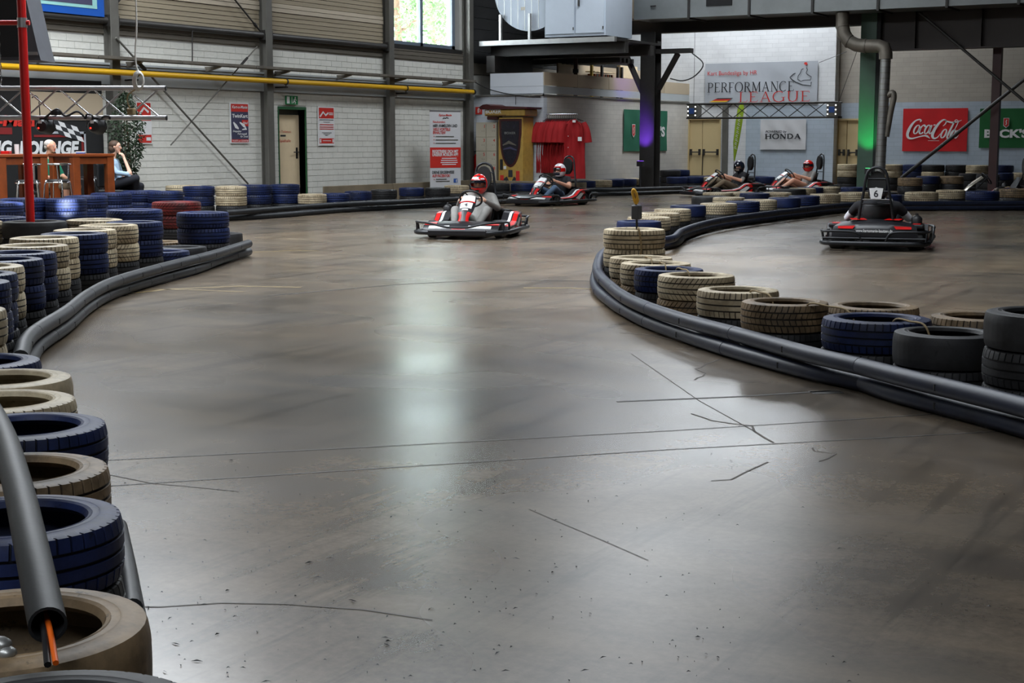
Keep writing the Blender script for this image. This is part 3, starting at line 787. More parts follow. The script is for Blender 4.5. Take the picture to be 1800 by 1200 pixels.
# dark sheeting on the wall behind the unit
dk_ = thing('dark_sheeting', 'dark boards on the wall behind the ventilation unit', 'wall cladding', (XW+0.02, 36, 2.9))
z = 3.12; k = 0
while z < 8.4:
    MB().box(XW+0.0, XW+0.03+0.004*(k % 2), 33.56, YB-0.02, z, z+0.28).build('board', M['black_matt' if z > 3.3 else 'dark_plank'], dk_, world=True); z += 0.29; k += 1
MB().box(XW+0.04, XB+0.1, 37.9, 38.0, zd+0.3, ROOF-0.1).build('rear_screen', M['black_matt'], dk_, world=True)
# storage seen in the gap above the room
sr = thing('storage_rack', 'cluttered storage rack in the gap above the corner room', 'rack', (XB-0.6, 38.2, 2.58))
for u in (1040, 1058, 1086, 1093):
    p = on_X(u, 130, XB-0.5); MB().box(p.x-0.03, p.x+0.03, p.y-0.04, p.y+0.04, 2.58, zd-0.1).build('post', M['gold' if u == 1040 else 'steel_dark'], sr, world=True)
p, q = on_X(1046, 110, XB-0.6), on_X(1082, 110, XB-0.6)
MB().box(p.x-0.3, p.x, p.y, q.y, 2.98, 3.0).box(p.x-0.3, p.x, p.y, q.y, 3.3, 3.33).build('shelf', M['cream'], sr, world=True)
MB().box(p.x-0.4, p.x-0.35, p.y-1.5, q.y+4, 2.58, zd-0.1).build('rear_panel', M['box_beige'], sr, world=True)
for k in range(9): MB().box(p.x-0.28, p.x-0.04, p.y+0.1+k*0.13, p.y+0.17+k*0.13, 3.02, 3.26).build('file_box', M['dark_plank' if k % 2 else 'wood'], sr, world=True)
for k, (ua_, ub_) in enumerate(((1096, 1126), (1160, 1166))):
    p, q = on_X(ua_, 115, XB-0.5), on_X(ub_, 115, XB-0.5)
    for z0, z1 in ((2.75, 3.15), (3.2, 3.55)): MB().box(p.x-0.2, p.x-0.1, p.y, q.y, z0, z1).build('light_panel', M['cream'], sr, world=True)
p, q = on_X(1170, 100, XB-0.9), on_X(1207, 100, XB-0.9)
MB().box(p.x-0.1, p.x, p.y, q.y, 2.58, zl).build('side_panel', M['galv_dark'], sr, world=True)

# ---------------- floor joints, cracks and paint marks: strips inlaid in the slab
def strip(name, pix, w, mat, z=0.0015):
    pts = [on_z(u, v, 0) for u, v in pix]
    mb = MB(); L = []; Q = []
    for i in range(len(pts)):
        t = (pts[min(i+1, len(pts)-1)]-pts[max(i-1, 0)]).normalized(); n_ = Vector((-t.y, t.x, 0))*w/2
        L.append(pts[i]+n_); Q.append(pts[i]-n_)
    n_ = len(pts)
    mb.add([(p.x, p.y, z) for p in L+Q], [(i, n_+i, n_+i+1, i+1) for i in range(n_-1)])
    return mb.build(name, M[mat], floor)
strip('joint', [(150, 811), (700, 783), (1180, 757), (1660, 727)], 0.010, 'dark_line')
strip('joint', [(150, 857), (700, 821), (1180, 790), (1780, 757)], 0.010, 'dark_line')
strip('joint', [(1084, 706), (1300, 697), (1460, 687)], 0.028, 'dark_line')
strip('joint', [(470, 520), (700, 500), (860, 492), (1045, 494)], 0.03, 'dark_line')
strip('joint', [(760, 512), (1040, 516)], 0.02, 'crack'); strip('joint', [(1110, 622), (1230, 705), (1330, 760)], 0.005, 'crack')
strip('crack', [(1265, 632), (1240, 640), (1232, 646), (1222, 648), (1240, 656), (1236, 661), (1226, 664), (1221, 668)], 0.012, 'crack')
strip('crack', [(1215, 727), (1240, 735), (1250, 739), (1290, 745), (1322, 748), (1326, 758), (1345, 770), (1360, 778)], 0.012, 'crack')
strip('crack', [(1428, 787), (1432, 793), (1470, 797), (1455, 806), (1440, 811)], 0.010, 'crack')
strip('crack', [(1250, 845), (1285, 843), (1310, 830), (1350, 812)], 0.009, 'crack')
strip('crack', [(1090, 585), (1150, 590), (1180, 597), (1240, 613)], 0.012, 'crack')
strip('crack', [(190, 1066), (280, 1067), (390, 1060), (500, 1062), (640, 1072), (760, 1090)], 0.007, 'crack')
strip('crack', [(190, 834), (230, 842), (270, 850), (330, 855), (420, 864)], 0.007, 'crack')
strip('crack', [(930, 895), (1000, 925), (1060, 950), (1140, 985)], 0.004, 'crack')
strip('paint_mark', [(235, 515), (300, 508), (420, 503), (530, 505)], 0.07, 'yellow_line')
strip('paint_mark', [(228, 508), (330, 509), (430, 513)], 0.05, 'yellow_line')
strip('paint_mark', [(920, 506), (1000, 506), (1040, 508)], 0.06, 'yellow_line')
strip('paint_mark', [(1425, 690), (1480, 689)], 0.10, 'steel_dark')
strip('paint_mark', [(430, 444), (520, 440), (560, 441)], 0.05, 'yellow_line')
cr = MB()
for k in range(330):
    u = random.uniform(190, 1300) if random.random() < .75 else random.uniform(190, 1800); v = 780 + 420*random.random()**0.8
    if u > 1400 and v < 820: continue
    p = on_z(u, v, 0); s = random.uniform(0.002, 0.006); a = random.uniform(0, 3.14); l = s*random.choice((1, 1, 1.5, 3))
    cr.add([(p.x+l*math.cos(a), p.y+l*math.sin(a), 0.002), (p.x-s*math.sin(a)*.5, p.y+s*math.cos(a)*.5, 0.006), (p.x-l*math.cos(a), p.y-l*math.sin(a), 0.002), (p.x+s*math.sin(a)*.5, p.y-s*math.cos(a)*.5, 0.004)], [(0, 1, 2, 3)])
tag(cr.build('rubber_crumbs', M['black'], None), 'tiny black rubber crumbs scattered on the concrete floor', 'rubber crumbs', kind='stuff')
# ================================================================== TYRES
TR, TW = 0.30, 0.185
def tyre_mesh(name, kind, pitches=46):
    hw = TW/2
    nz = [-0.92, -0.80, -0.50, -0.485, -0.40, -0.385, -0.07, -0.055, 0.04, 0.055, 0.385, 0.40, 0.485, 0.50, 0.80, 0.92]
    gr = {3, 4, 7, 8, 11, 12}
    prof = [(0.196, -0.78*hw, 0), (0.205, -0.96*hw, 0), (0.214, -1.005*hw, 0), (0.216, -0.985*hw, 0), (0.232, -1.0*hw, 0), (0.236, -1.015*hw, 0), (0.240, -0.995*hw, 0), (0.262, -0.985*hw, 0), (0.281, -0.95*hw, 0)]
    for i, a in enumerate(nz):
        r = TR - 0.014*abs(a)**4
        g = i in gr and kind != 'slick'
        prof.append((r-(0.008 if g else 0), a*hw, 1.0 if g else 0.0))
    prof += [(0.281, 0.95*hw, 0), (0.262, 0.985*hw, 0), (0.240, 0.995*hw, 0), (0.236, 1.015*hw, 0), (0.232, 1.0*hw, 0), (0.216, 0.985*hw, 0), (0.214, 1.005*hw, 0), (0.205, 0.96*hw, 0), (0.196, 0.78*hw, 0),
             (0.215, 0.60*hw, 0.5), (0.262, 0.45*hw, 0.5), (0.275, 0.0, 0.5), (0.262, -0.45*hw, 0.5), (0.215, -0.60*hw, 0.5)]
    P = len(prof); vs_ = []; gv = []
    fr = (0.0, 0.05, 0.15, 0.20); seg = pitches*4
    for i in range(seg):
        base = (i//4 + fr[i % 4])/pitches*2*math.pi
        for k, (r, z, g) in enumerate(prof):
            ti = k-9; gg = g; rr = r; a = base
            if 0 <= ti < len(nz) and kind != 'slick':
                side = (z/hw)
                if kind == 'rib': cut = ti <= 2 or ti >= 13; a += 0.02*abs(side)
                elif kind == 'block': cut = True; a += (0.09 if abs(side) < 0.45 else 0.0) + 0.10*abs(side)
                else: cut = not (6 <= ti <= 9); a += 0.22*abs(side)
                if cut and i % 4 in (1, 2): rr = min(rr, TR-0.014*abs(side)**4-0.008); gg = 1.0
            vs_.append((rr*math.cos(a), rr*math.sin(a), z+hw)); gv.append(gg)
    fs = []
    for i in range(seg):
        j = (i+1) % seg
        for k in range(P):
            l = (k+1) % P
            fs.append((i*P+k, j*P+k, j*P+l, i*P+l))
    me = bpy.data.meshes.new(name); me.from_pydata(vs_, [], fs); me.update()
    at = me.attributes.new('groove', 'FLOAT', 'POINT'); at.data.foreach_set('value', gv)
    me.polygons.foreach_set('use_smooth', [True]*len(me.polygons))
    try: me.set_sharp_from_angle(angle=R(28))
    except Exception: pass
    me.materials.append(None)
    return me
TM = {k: tyre_mesh('tyre_' + k, k) for k in ('rib', 'block', 'vee', 'slick')}
CN = {'b': 'blue painted', 'w': 'white painted', 'k': 'plain black', 'r': 'maroon painted', 't': 'dirty tan'}
STACKS = []    # x, y, radius, n, colours (top to bottom), row, kind
def stk(row, u0, u1, v, n, cols, kind=None, dia=None, h=TW):
    z = n*h
    if u0 is None:
        p = on_z(u1, v, z); d0 = p.dot(FW)-0.3; rpx = 0.30*F/d0; uc = u1-rpx
    else: uc = (u0+u1)/2
    p = on_z(uc, v, z); g = Vector((p.x, p.y, 0)); dist = g.length; dn = g/dist
    r = 0.30
    if u0 is not None:
        for _ in range(2):
            c = dn*(dist-r); r = min(0.345, max(0.285, (u1-u0)/F*(c.dot(FW))/2))
    if dia: r = dia/2
    c = dn*(dist-r)
    if kind is None: kind = ('rib', 'vee', 'block', 'rib', 'slick')[(len(STACKS)*7+int(u1)) % 5]
    STACKS.append([c.x, c.y, r, n, cols, row, kind, True])
L1 = '{} stack from the kerb end'
for a in ((None, 282, 387.5, 'bbk', 'rib'), (None, 245, 391, 'wwk', 'vee'), (None, 203, 400, 'wwk', 'block'), (72, 188, 406, 'bbk', 'rib'), (None, 138, 412.5, 'wwk', 'rib'),
          (None, 120, 426, 'wwk', 'block'), (None, 97, 438, 'bbk', 'rib'), (None, 71, 452, 'bbk', 'rib'), (None, 44, 458, 'wwk', 'vee'), (None, 27, 479, 'bbk', 'rib'),
          (None, 25, 500, 'bbk', 'block'), (None, 16, 540, 'wwk', 'rib')):
    stk(L1, a[0], a[1], a[2], 3, a[3], a[4])
L2S = ['around the red goal pole', 'behind the red goal pole', 'next to the red pole stack', 'beside the bar table rows', 'next to the maroon stack', 'behind the kerb end', 'standing at the kerb end', 'past the kerb end stack', 'before the kerb end stack', 'low beside the kerb end', 'half hidden near the kerb end']
for nm_, a in zip(L2S, ((8, 118, 385, 3, 'kkk', 'slick'), (None, 47, 379, 3, 'bbk', 'rib'), (110, 208, 383, 3, 'wkk', 'block'), (None, 8, 386, 3, 'wwk', 'rib'), (190, 288, 366, 3, 'bbk', 'vee'), (267, 352, 352.5, 3, 'rrk', 'vee'),
          (307, 398, 370, 3, 'bbk', 'rib'), (None, 426, 407, 1, 'k', 'slick'), (None, 363, 430, 1, 'k', 'slick'), (None, 333, 437, 1, 'b', 'vee'), (None, 326, 421, 1, 't', 'rib'))):
    stk(nm_, *a)
L3 = '{} stack along the bar tables'
for a in ((None, 39, 354, 'bbk'), (12, 98, 347, 'bbk'), (None, 137, 347, 'bbk'), (113, 188, 342.5, 'bbk'), (160, 231, 337.5, 'bbk'), (215, 287, 334, 'bbk'), (None, 319, 335, 'bbk')):
    stk(L3, a[0], a[1], a[2], 3, a[3], 'rib')
L4 = '{} stack along from the ficus'
for a in ((293, 357, 325, 'wwk'), (None, 382, 326, 'bbk'), (None, 426, 326, 'wwk'), (419, 477, 324, 'bbk'), (475, 527, 323, 'bbk')):
    stk(L4, a[0], a[1], a[2], 3, a[3], 'rib')
L5 = '{} pair along the kick board'
for a in ((527, 571, 340, 'wk'), (571, 609, 339, 'bk'), (608, 652, 335, 'bk'), (652, 698, 332.5, 'kk'), (698, 750, 329, 'bk'), (748, 790, 329, 'kk'), (780, 826, 325, 'wk'), (824, 866, 323, 'kk'), (862, 900, 321.5, 'kk'), (895, 931, 321.5, 'bk'),
          (929, 962, 320, 'wk'), (960, 988, 319.5, 'bk'), (984, 1012, 318.5, 'kk'), (1006, 1030, 317, 'bk'), (1028, 1047, 315.5, 'wk'), (1047, 1073, 314.5, 'bk'), (1073, 1097, 313.5, 'bk'), (1097, 1117, 312.5, 'wk'), (1117, 1141, 311.5, 'bk')):
    stk(L5, (a[0]+a[1])/2-0.3*F/36, (a[0]+a[1])/2+0.3*F/36, a[2], 2, a[3], 'rib')
L6 = '{} stack from the roped post'
for a in ((1072, 1185, 449, 2, 'wt', 'vee'), (1090, 1215, 456, 2, 'wt', 'vee'), (1119, 1240, 467, 2, 'bk', 'block'), (1152, 1287, 474, 2, 'wt', 'vee'), (1225, 1370, 501, 2, 'wk', 'rib'), (1302, 1456, 522, 2, 'tk', 'block'),
          (1457, 1616, 528, 2, 'tk', 'rib'), (1444, 1636, 547, 2, 'bk', 'rib'), (1582, 1745, 575, 2, 'kk', 'slick'), (1642, 1800, 545, 2, 'tk', 'rib'), (1734, 1950, 536, 3, 'kkk', 'slick')):
    stk(L6, *a)
stk('carrying the roped post', 1060, 1171, 401, 3, 'wwk', 'rib')
L7 = '{} pair behind the roped post'
for a in ((1088, 1167, 386, 'bk', 'slick'), (None, 1179, 379, 'wk', 'vee'), (1120, 1196, 372, 'wk', 'block'), (1151, 1213, 365.5, 'wk', 'vee'), (1178, 1241, 359, 'bk', 'slick'), (1231, 1296, 355.5, 'wk', 'block')):
    stk(L7, a[0], a[1], a[2], 2, a[3], a[4])
L8 = '{} infield pair from the narrow neck'
for a in ((1219, 1287, 344, 2, 'kk', 'slick'), (None, 1304, 345, 2, 'wk', 'vee'), (None, 1364, 351, 2, 'wk', 'block'), (None, 1338, 352, 2, 'bk', 'rib'), (None, 1407, 346, 2, 'bk', 'slick'), (None, 1441, 344, 2, 'bk', 'rib'), (None, 1478, 342.5, 2, 'wk', 'block'),
          (1480, 1535, 337, 2, 'wk', 'rib'), (1245, 1298, 337, 2, 'wk', 'vee'), (None, 1323, 337, 2, 'wk', 'block'), (None, 1354, 337.5, 2, 'bk', 'rib'), (None, 1385, 337.5, 2, 'wk', 'vee'), (1360, 1419, 331, 2, 'kk', 'slick'), (None, 1433, 330, 2, 'wk', 'rib'), (None, 1462, 328, 2, 'bk', 'rib'), (None, 1481, 328, 2, 'wk', 'rib'), (None, 1506, 328, 2, 'bk', 'rib')):
    stk(L8, *a)
L9 = 'beyond the kart numbered 6'
for a in ((None, 1586, 341, 2, 'bk', 'rib'), (1590, 1649, 338, 2, 'wk', 'rib'), (1646, 1697, 333, 2, 'wk', 'rib'), (1698, 1757, 335, 2, 'bk', 'rib'), (1757, 1812, 331, 2, 'tk', 'rib'), (1535, 1560, 339, 2, 'kk', 'slick')):
    stk(L9, *a)
LA = 'against the far banner wall'
for u, c in ((1595, 'wwkk'), (1629, 'bbkk'), (1663, 'kwkk'), (1702, 'kkkk'), (1739, 'wwkk'), (1780, 'bbkk'), (1498, 'wwkk'), (1562, 'kkkk')):
    stk(LA, u-19, u+19, 288, 4, c, 'rib')
LB = 'before the far banner wall stacks'
for u, v, c in ((1600, 312, 'tkk'), (1632, 309, 'bkk'), (1673, 309, 'tkk'), (1706, 305, 'kkk'), (1762, 305, 'bkk'), (1800, 304, 'wkk'), (1737, 306, 'kkk')):
    stk(LB, u-20, u+20, v, 3, c, 'rib')
LC = 'in the row below the beige doors'
for u, v, c in ((1218, 308, 'bkk'), (1250, 305, 'kkk'), (1282, 306, 'kkk'), (1328, 304, 'bkk'), (1356, 304, 'bkk'), (1383, 303, 'bkk'), (1412, 303, 'kkk'), (1449, 300, 'wkk'), (1479, 300, 'bkk'), (1304, 306, 'wkk'), (1190, 309, 'bkk'), (1430, 302, 'kkk')):
    stk(LC, u-18, u+18, v, 2, c[:2], 'rib')
LD = 'at the purple lit column'
for u, v, n, c in ((1155, 294, 3, 'bbk'), (1181, 298, 3, 'kkk')): stk(LD, u-18, u+18, v, n, c, 'rib')
LE = '{} pair along the loose pipe'
for a in ((None, 67, 619, 'bk', 'rib'), (None, 113, 637, 'wk', 'slick'), (None, 134, 679, 'wt', 'rib'), (None, 186, 722, 'bk', 'rib'), (None, 187, 792, 'tk', 'rib'), (None, 214, 866, 'bk', 'rib'), (None, 268, 1031, 'tk', 'slick'), (None, 372, 1168, 'kk', 'rib')):
    stk(LE, a[0], a[1], a[2], 2, a[3], a[4])
KP = [
    ([(437, 442), (390, 456), (343, 473), (286, 488), (204, 513), (157, 538), (118, 572), (80, 598), (64, 612), (48, 640)],
     [(437, 428), (373, 448), (287, 470), (203, 495), (155, 519), (115, 550), (67, 580), (45, 601), (36, 630)]),
    ([(1185, 428), (1205, 414), (1250, 400), (1311, 390), (1400, 379), (1500, 368), (1620, 366), (1850, 366)][::-1] + [(1120, 440), (1062, 460), (1047, 484), (1050, 508), (1077, 532), (1100, 546), (1140, 566), (1207, 590), (1295, 618), (1425, 653), (1510, 670), (1570, 690), (1730, 731), (1830, 759)],
     [(1180, 420), (1200, 406), (1249, 391), (1311, 381), (1400, 370), (1500, 360), (1620, 358), (1850, 357)][::-1] + [(1125, 426), (1066, 442), (1051, 464), (1054, 484), (1077, 507), (1102, 525), (1145, 544), (1210, 565), (1297, 588), (1427, 624), (1510, 643), (1586, 663), (1750, 703), (1830, 724)]),
    ([(396, 384), (500, 377), (600, 369), (700, 364), (800, 359), (900, 353), (1033, 342), (1100, 340), (1200, 337), (1236, 336)],
     [(396, 374), (500, 366), (600, 359), (700, 355), (800, 350), (900, 344), (1033, 334), (1100, 333), (1200, 330), (1236, 329)]),
    ([(1600, 342), (1660, 340), (1720, 339), (1850, 336)], [(1600, 335), (1660, 333), (1720, 332), (1850, 330)])]
KPTS = []
for lo_, hi_ in KP:
    for pth_, z_ in ((lo_, 0.055), (hi_, 0.165)): KPTS += [(p.x, p.y) for p in smooth_path([on_z(u, v, z_) for u, v in pth_], 12)]
KPTS = np.array(KPTS)
# settle overlapping stacks: slide them apart, mostly along the line of sight
for it in range(420):
    mv = 0
    for i in range(len(STACKS)):
        for j in range(i):
            a, b = STACKS[i], STACKS[j]
            dx, dy = a[0]-b[0], a[1]-b[1]; d = math.hypot(dx, dy); need = a[2]+b[2]+0.006
            if d < need:
                mv = 1
                if d < 1e-6: dx, dy, d = 0.01, 0.01, 0.0141
                k = (need-d)*0.5*0.6
                for s_, sg in ((a, 1), (b, -1)):
                    v = Vector((dx/d*sg*k, dy/d*sg*k, 0)); los = Vector((s_[0], s_[1], 0)).normalized(); side = Vector((-los.y, los.x, 0))
                    v = los*v.dot(los)*1.5 + side*v.dot(side)*0.55
                    s_[0] += v.x; s_[1] += v.y
    for s_ in STACKS:
        dk_ = np.hypot(KPTS[:, 0]-s_[0], KPTS[:, 1]-s_[1]).min()
        if dk_ < s_[2]+0.06:
            los = Vector((s_[0], s_[1], 0)).normalized(); mv = 1
            if s_[5] == L7: los = (los - RT*0.9).normalized()
            s_[0] += los.x*(s_[2]+0.062-dk_)*0.7; s_[1] += los.y*(s_[2]+0.062-dk_)*0.7
    for s_ in STACKS:                     # keep clear of the far wall, the room and the columns
        s_[1] = min(s_[1], YB+(0.35 if s_[0] > XE else 0)-s_[2]-0.02)
        if s_[1] > YBX-0.7: s_[0] = max(s_[0], XB+s_[2]+0.02)
        for qx, qy, qr in ((xc, yc, 0.36), (xgc, YG, 0.40), (xr, 38.4, 0.2)):
            dx, dy = s_[0]-qx, s_[1]-qy; d = math.hypot(dx, dy)
            if d < qr+s_[2]: s_[0] += dx/d*(qr+s_[2]-d); s_[1] += dy/d*(qr+s_[2]-d)
    if not mv: break
TIER = {1: ['lying on the floor'], 2: ['upper of its pair', 'lower of its pair'], 3: ['topmost of its stack', 'middle of its stack', 'bottom of its stack'], 4: ['topmost of its stack', 'second from top of its stack', 'third from top of its stack', 'bottom of its stack']}
ORD = ['first', 'second', 'third', 'fourth', 'fifth', 'sixth', 'seventh', 'eighth', 'ninth', 'tenth'] + [q + 'th' for q in ('eleven', 'twelf', 'thirteen', 'fourteen', 'fifteen', 'sixteen', 'seventeen', 'eighteen', 'nineteen', 'twentie')]
GRP = {L1: 'tall front row of tyres behind the lounge kerb', L3: 'tyres beside the bar tables', L4: 'tyres below the twin kart poster', L5: 'low tyre row along the kick board', L6: 'infield tyres beside the winding kerb', L7: 'tyres behind the roped post', LE: 'near tyres under the loose pipe'}
seen = {}
GRP.update({q: 'tyres near the red goal pole' for q in L2S}); GRP[L8] = 'tyres in the staggered infield rows'
STACKS.sort(key=lambda s_: Vector((s_[0], s_[1], 0)).dot(RT)/Vector((s_[0], s_[1], 0)).dot(FW) if s_[5] == L8 else -9)
for x, y, r, n, cols, row, kind, _ in STACKS:
    GRP.setdefault(row, 'tyres ' + row); rank = seen.get(row, 0); seen[row] = rank+1
    for i, c in enumerate(cols):
        z = (n-1-i)*TW
        o = bpy.data.objects.new('tyre', TM[kind if i == 0 or c != 'k' else 'rib']); COL.objects.link(o)
        jx, jy = (random.uniform(-.006, .006), random.uniform(-.006, .006))
        o.location = (x+jx, y+jy, z); o.rotation_euler = (0, 0, random.uniform(0, 6.28)); o.scale = (r/TR, r/TR, 1.0)
        o.material_slots[0].link = 'OBJECT'; o.material_slots[0].material = M['ty_'+c]
        tag(o, CN[c] + ' tyre, ' + TIER[n][i] + ', ' + row.format(ORD[rank]), 'tyre', GRP[row])

# ================================================================== PIPE KERBS
def rail_kerb(label, low, up, mat, gap=1.6, zl_=0.055, zu_=0.165, r=0.05, name='pipe_kerb'):
    lo = [on_z(u, v, zl_) for u, v in low]; hi = [on_z(u, v, zu_) for u, v in up]
    t = thing(name, label, 'kerb', (lo[0].x, lo[0].y, 0))
    for path in (lo, hi):
        P = smooth_path(path, 10)
        # resample in pieces
        L = [0]
        for a, b in zip(P[:-1], P[1:]): L.append(L[-1]+(b-a).length)
        tot = L[-1]; k = max(1, round(tot/gap))
        def at(s):
            for i in range(len(L)-1):
                if s <= L[i+1] or i == len(L)-2:
                    q = (s-L[i])/max(1e-9, L[i+1]-L[i]); return P[i].lerp(P[i+1], min(1, max(0, q)))
        for j in range(k):
            a, b = j*tot/k, (j+1)*tot/k
            pts = [at(a+0.004+(b-a-0.008)*q/8) for q in range(9)]
            MB().tube(pts, r, 14).build('pipe_section', M[mat], t, 40, world=True)
            if j: MB().tube([at(a-0.035), at(a+0.035)], r*0.93, 14).build('joint_sleeve', M['black'], t, 40, world=True)
            c = at((a+b)/2); d = (at((a+b)/2+0.02)-c).normalized(); nrm = Vector((d.y, -d.x, 0))
            if nrm.dot(Vector((c.x, c.y, 0))) > 0: nrm = -nrm
            MB().tube([c+nrm*(r-0.012)-Vector((0, 0, 0.018)), c+nrm*(r-0.012)+Vector((0, 0, 0.018))], 0.015, 6).build('bolt_slot', M['black_matt'], t, 60, world=True)
    return t
for (lo_, hi_), (l_, m_, g_) in zip(KP, (('double black pipe kerb curving past the lounge side tyre stacks', 'pipe_rail', 1.3), ('double blue black pipe kerb sweeping round the infield tyres', 'pipe_rail_blue', 1.5),
        ('double black pipe kerb in front of the low tyre row by the white wall', 'pipe_rail', 2.2), ('grey pipe kerb under the far banner wall stacks', 'pipe_rail', 2.2))):
    rail_kerb(l_, lo_, hi_, m_, g_)
rail_kerb('short grey pipe kerb beside the near blue tyre',
          [(216, 960), (224, 1000), (232, 1045), (242, 1100)], [(208, 925), (215, 960), (224, 1010), (233, 1070)], 'pipe_rail', 1.5, zl_=0.035, zu_=0.10, r=0.03)
# loose pipe over the near tyres, with the orange cable coming out
P0 = at_d(84, 1098, 2.80); P1 = at_d(55, 960, 3.2); P2 = at_d(30, 850, 3.7); P3 = at_d(-2, 750, 4.4); P4 = at_d(-60, 650, 5.4)
t = thing('loose_pipe', 'loose dark grey plastic pipe lying over the near tyres', 'pipe', (P0.x, P0.y, P0.z-0.05))
path = smooth_path([P0, P1, P2, P3, P4], 6)
mb = MB(); mb.tube(path, 0.037, 20, caps=False); mb.tube(path, 0.031, 20, caps=False)
ends = len(path)*20
mb.f += [(k, (k+1) % 20, ends+(k+1) % 20, ends+k) for k in range(20)]; mb.m += [0]*20
mb.build('pipe', M['pipe_dark'], t, 40, world=True)
cb = thing('orange_cable', 'orange cable and black rod hanging out of the loose pipe', 'cable', P0)
e = at_d(98, 1165, 2.7)
MB().tube(smooth_path([P1, P0.lerp(P1, 0.2), P0+Vector((0.006, 0, -0.012)), e], 5), 0.006, 8).build('cable', M['orange'], cb, 60, world=True)
MB().tube(smooth_path([P1, P0.lerp(P1, 0.2)-RT*0.01, P0+Vector((-0.01, 0, -0.014)), at_d(84, 1168, 2.7)], 5), 0.007, 8).build('rod', M['black'], cb, 60, world=True)
# crumpled tape in the tan tyre
c = at_d(-6, 1152, 2.95)
mb = MB()
for k in range(5): mb.ball((c.x+0.02*random.uniform(-1, 1), c.y+0.02*random.uniform(-1, 1), c.z+0.015*k*0.5), (0.026, 0.022, 0.016), 8, 6, 1 if k == 4 else 0)
tag(mb.build('crumpled_tape', [M['galv'], M['red_print']], None, 60, origin=(c.x, c.y, c.z-0.03)), 'crumpled white and red tape lying inside the dirty tan tyre', 'tape')
# post with rope on the tip stack, rope threading the infield tyres
tip = [s for s in STACKS if s[5].startswith('carrying')][0]
zt3 = 3*TW
d_ = Vector((tip[0], tip[1], 0)).dot(FW)
t = thing('roped_post', 'dark stick with a black box and yellow rope on the tip tyre stack', 'post', (tip[0], tip[1], zt3))
pA, pB = at_d(1120, 412, d_), at_d(1117, 332, d_)
MB().tube([(tip[0], tip[1], zt3-0.18), pA, pB], 0.011, 8).build('stick', M['black'], t, 60, world=True)
c = at_d(1119, 371, d_); MB().rbox(c.x-0.042, c.x+0.042, c.y-0.042, c.y+0.042, c.z-0.08, c.z+0.06, 0.01).build('box', M['speaker'], t, world=True)
lp = [at_d(u, v, d_-0.03) for u, v in ((1118, 358), (1120, 345), (1115, 334), (1112, 336), (1114, 348), (1118, 357), (1121, 352), (1119, 342))]
MB().tube(smooth_path(lp, 5), 0.014, 8).build('rope_loop', M['rope_yellow'], t, 60, world=True)
dn = [at_d(u, v, d_-0.33) for u, v in ((1122, 400), (1126, 420), (1127, 440), (1122, 453))]
MB().tube(smooth_path([pA]+dn, 4), 0.009, 8).build('rope_tail', M['rope'], t, 60, world=True)
near = [s for s in STACKS if s[5] == L6]; near = [near[i] for i in (0, 1, 2, 3, 4, 5, 7, 8)]
for a, b in zip(near[:-1], near[1:]):
    A = Vector((a[0], a[1], 2*TW)); B = Vector((b[0], b[1], 2*TW)); d = (B-A)
    if d.length > 1.1: continue
    m1 = A.lerp(B, 0.5)
    pts = [A.lerp(B, 0.20)-Vector((0, 0, 0.06)), A.lerp(B, 0.30)+Vector((0, 0, 0.012)), m1+Vector((0, 0, 0.015)), A.lerp(B, 0.70)+Vector((0, 0, 0.012)), A.lerp(B, 0.80)-Vector((0, 0, 0.06))]
    tag(MB().tube(smooth_path(pts, 4), 0.006, 8).build('tie_rope', M['rope'], None, 60, origin=(m1.x, m1.y, 2*TW)), 'tan rope tying neighbouring infield tyres together', 'rope', 'ropes tying the infield tyres')
# ================================================================== KARTS
def loft(rows, closed=False):
    """rows: list of equal-length point lists -> grid mesh"""
    mb = MB(); n = len(rows[0]); vs_ = [p for r_ in rows for p in r_]
    fs = []
    for i in range(len(rows)-1):
        for k in range(n if closed else n-1):
            l = (k+1) % n
            fs.append((i*n+k, i*n+l, (i+1)*n+l, (i+1)*n+k))
    return mb.add(vs_, fs)
def shell(rows, th, d=Vector((0, 0, -1))):
    """open grid given thickness th along d, closed round the rim"""
    n = len(rows[0]); m = len(rows)
    top = [Vector(p) for r_ in rows for p in r_]; bot = [p + d*th for p in top]
    mb = MB(); fs = []
    N = n*m
    for i in range(m-1):
        for k in range(n-1):
            a, b, c, e = i*n+k, i*n+k+1, (i+1)*n+k+1, (i+1)*n+k
            fs += [(a, b, c, e), (N+e, N+c, N+b, N+a)]
    rim = [k for k in range(n)] + [i*n+n-1 for i in range(1, m)] + [(m-1)*n+k for k in range(n-2, -1, -1)] + [i*n for i in range(m-2, 0, -1)]
    for q in range(len(rim)):
        a, b = rim[q], rim[(q+1) % len(rim)]; fs.append((a, N+a, N+b, b))
    return mb.add(top+bot, fs)
def nose(y0, y1, t0, t1, off, mat, kt, name):
    rows = []
    for i in range(7):
        t = t0+(t1-t0)*i/6
        row = []
        for k in range(9):
            y = y0+(y1-y0)*k/8
            x = 0.60+0.40*math.sin(t*1.5)-0.42*y*y; z = 0.255-0.155*t**2.2-0.04*abs(y)+off
            row.append((x+off, y, z))
        rows.append(row)
    return shell(rows, 0.015).build(name, M[mat], kt, 50)
def panel_pt(t, w, off=0.0):
    """steering fairing: t from foot (0) to top (1), w across -1..1"""
    x = 0.68-0.44*t+0.05*math.sin(t*3.1); z = 0.20+0.38*t
    hw = 0.108-0.035*math.sin(min(1, t/0.45)*math.pi)*(t < 0.45)+(0.018*math.sin((t-0.45)/0.55*math.pi) if t > 0.45 else 0)
    nx, nz = 0.69, 0.72
    o = off+0.035*(1-w*w)
    return Vector((x+nx*o, hw*w, z+nz*o))
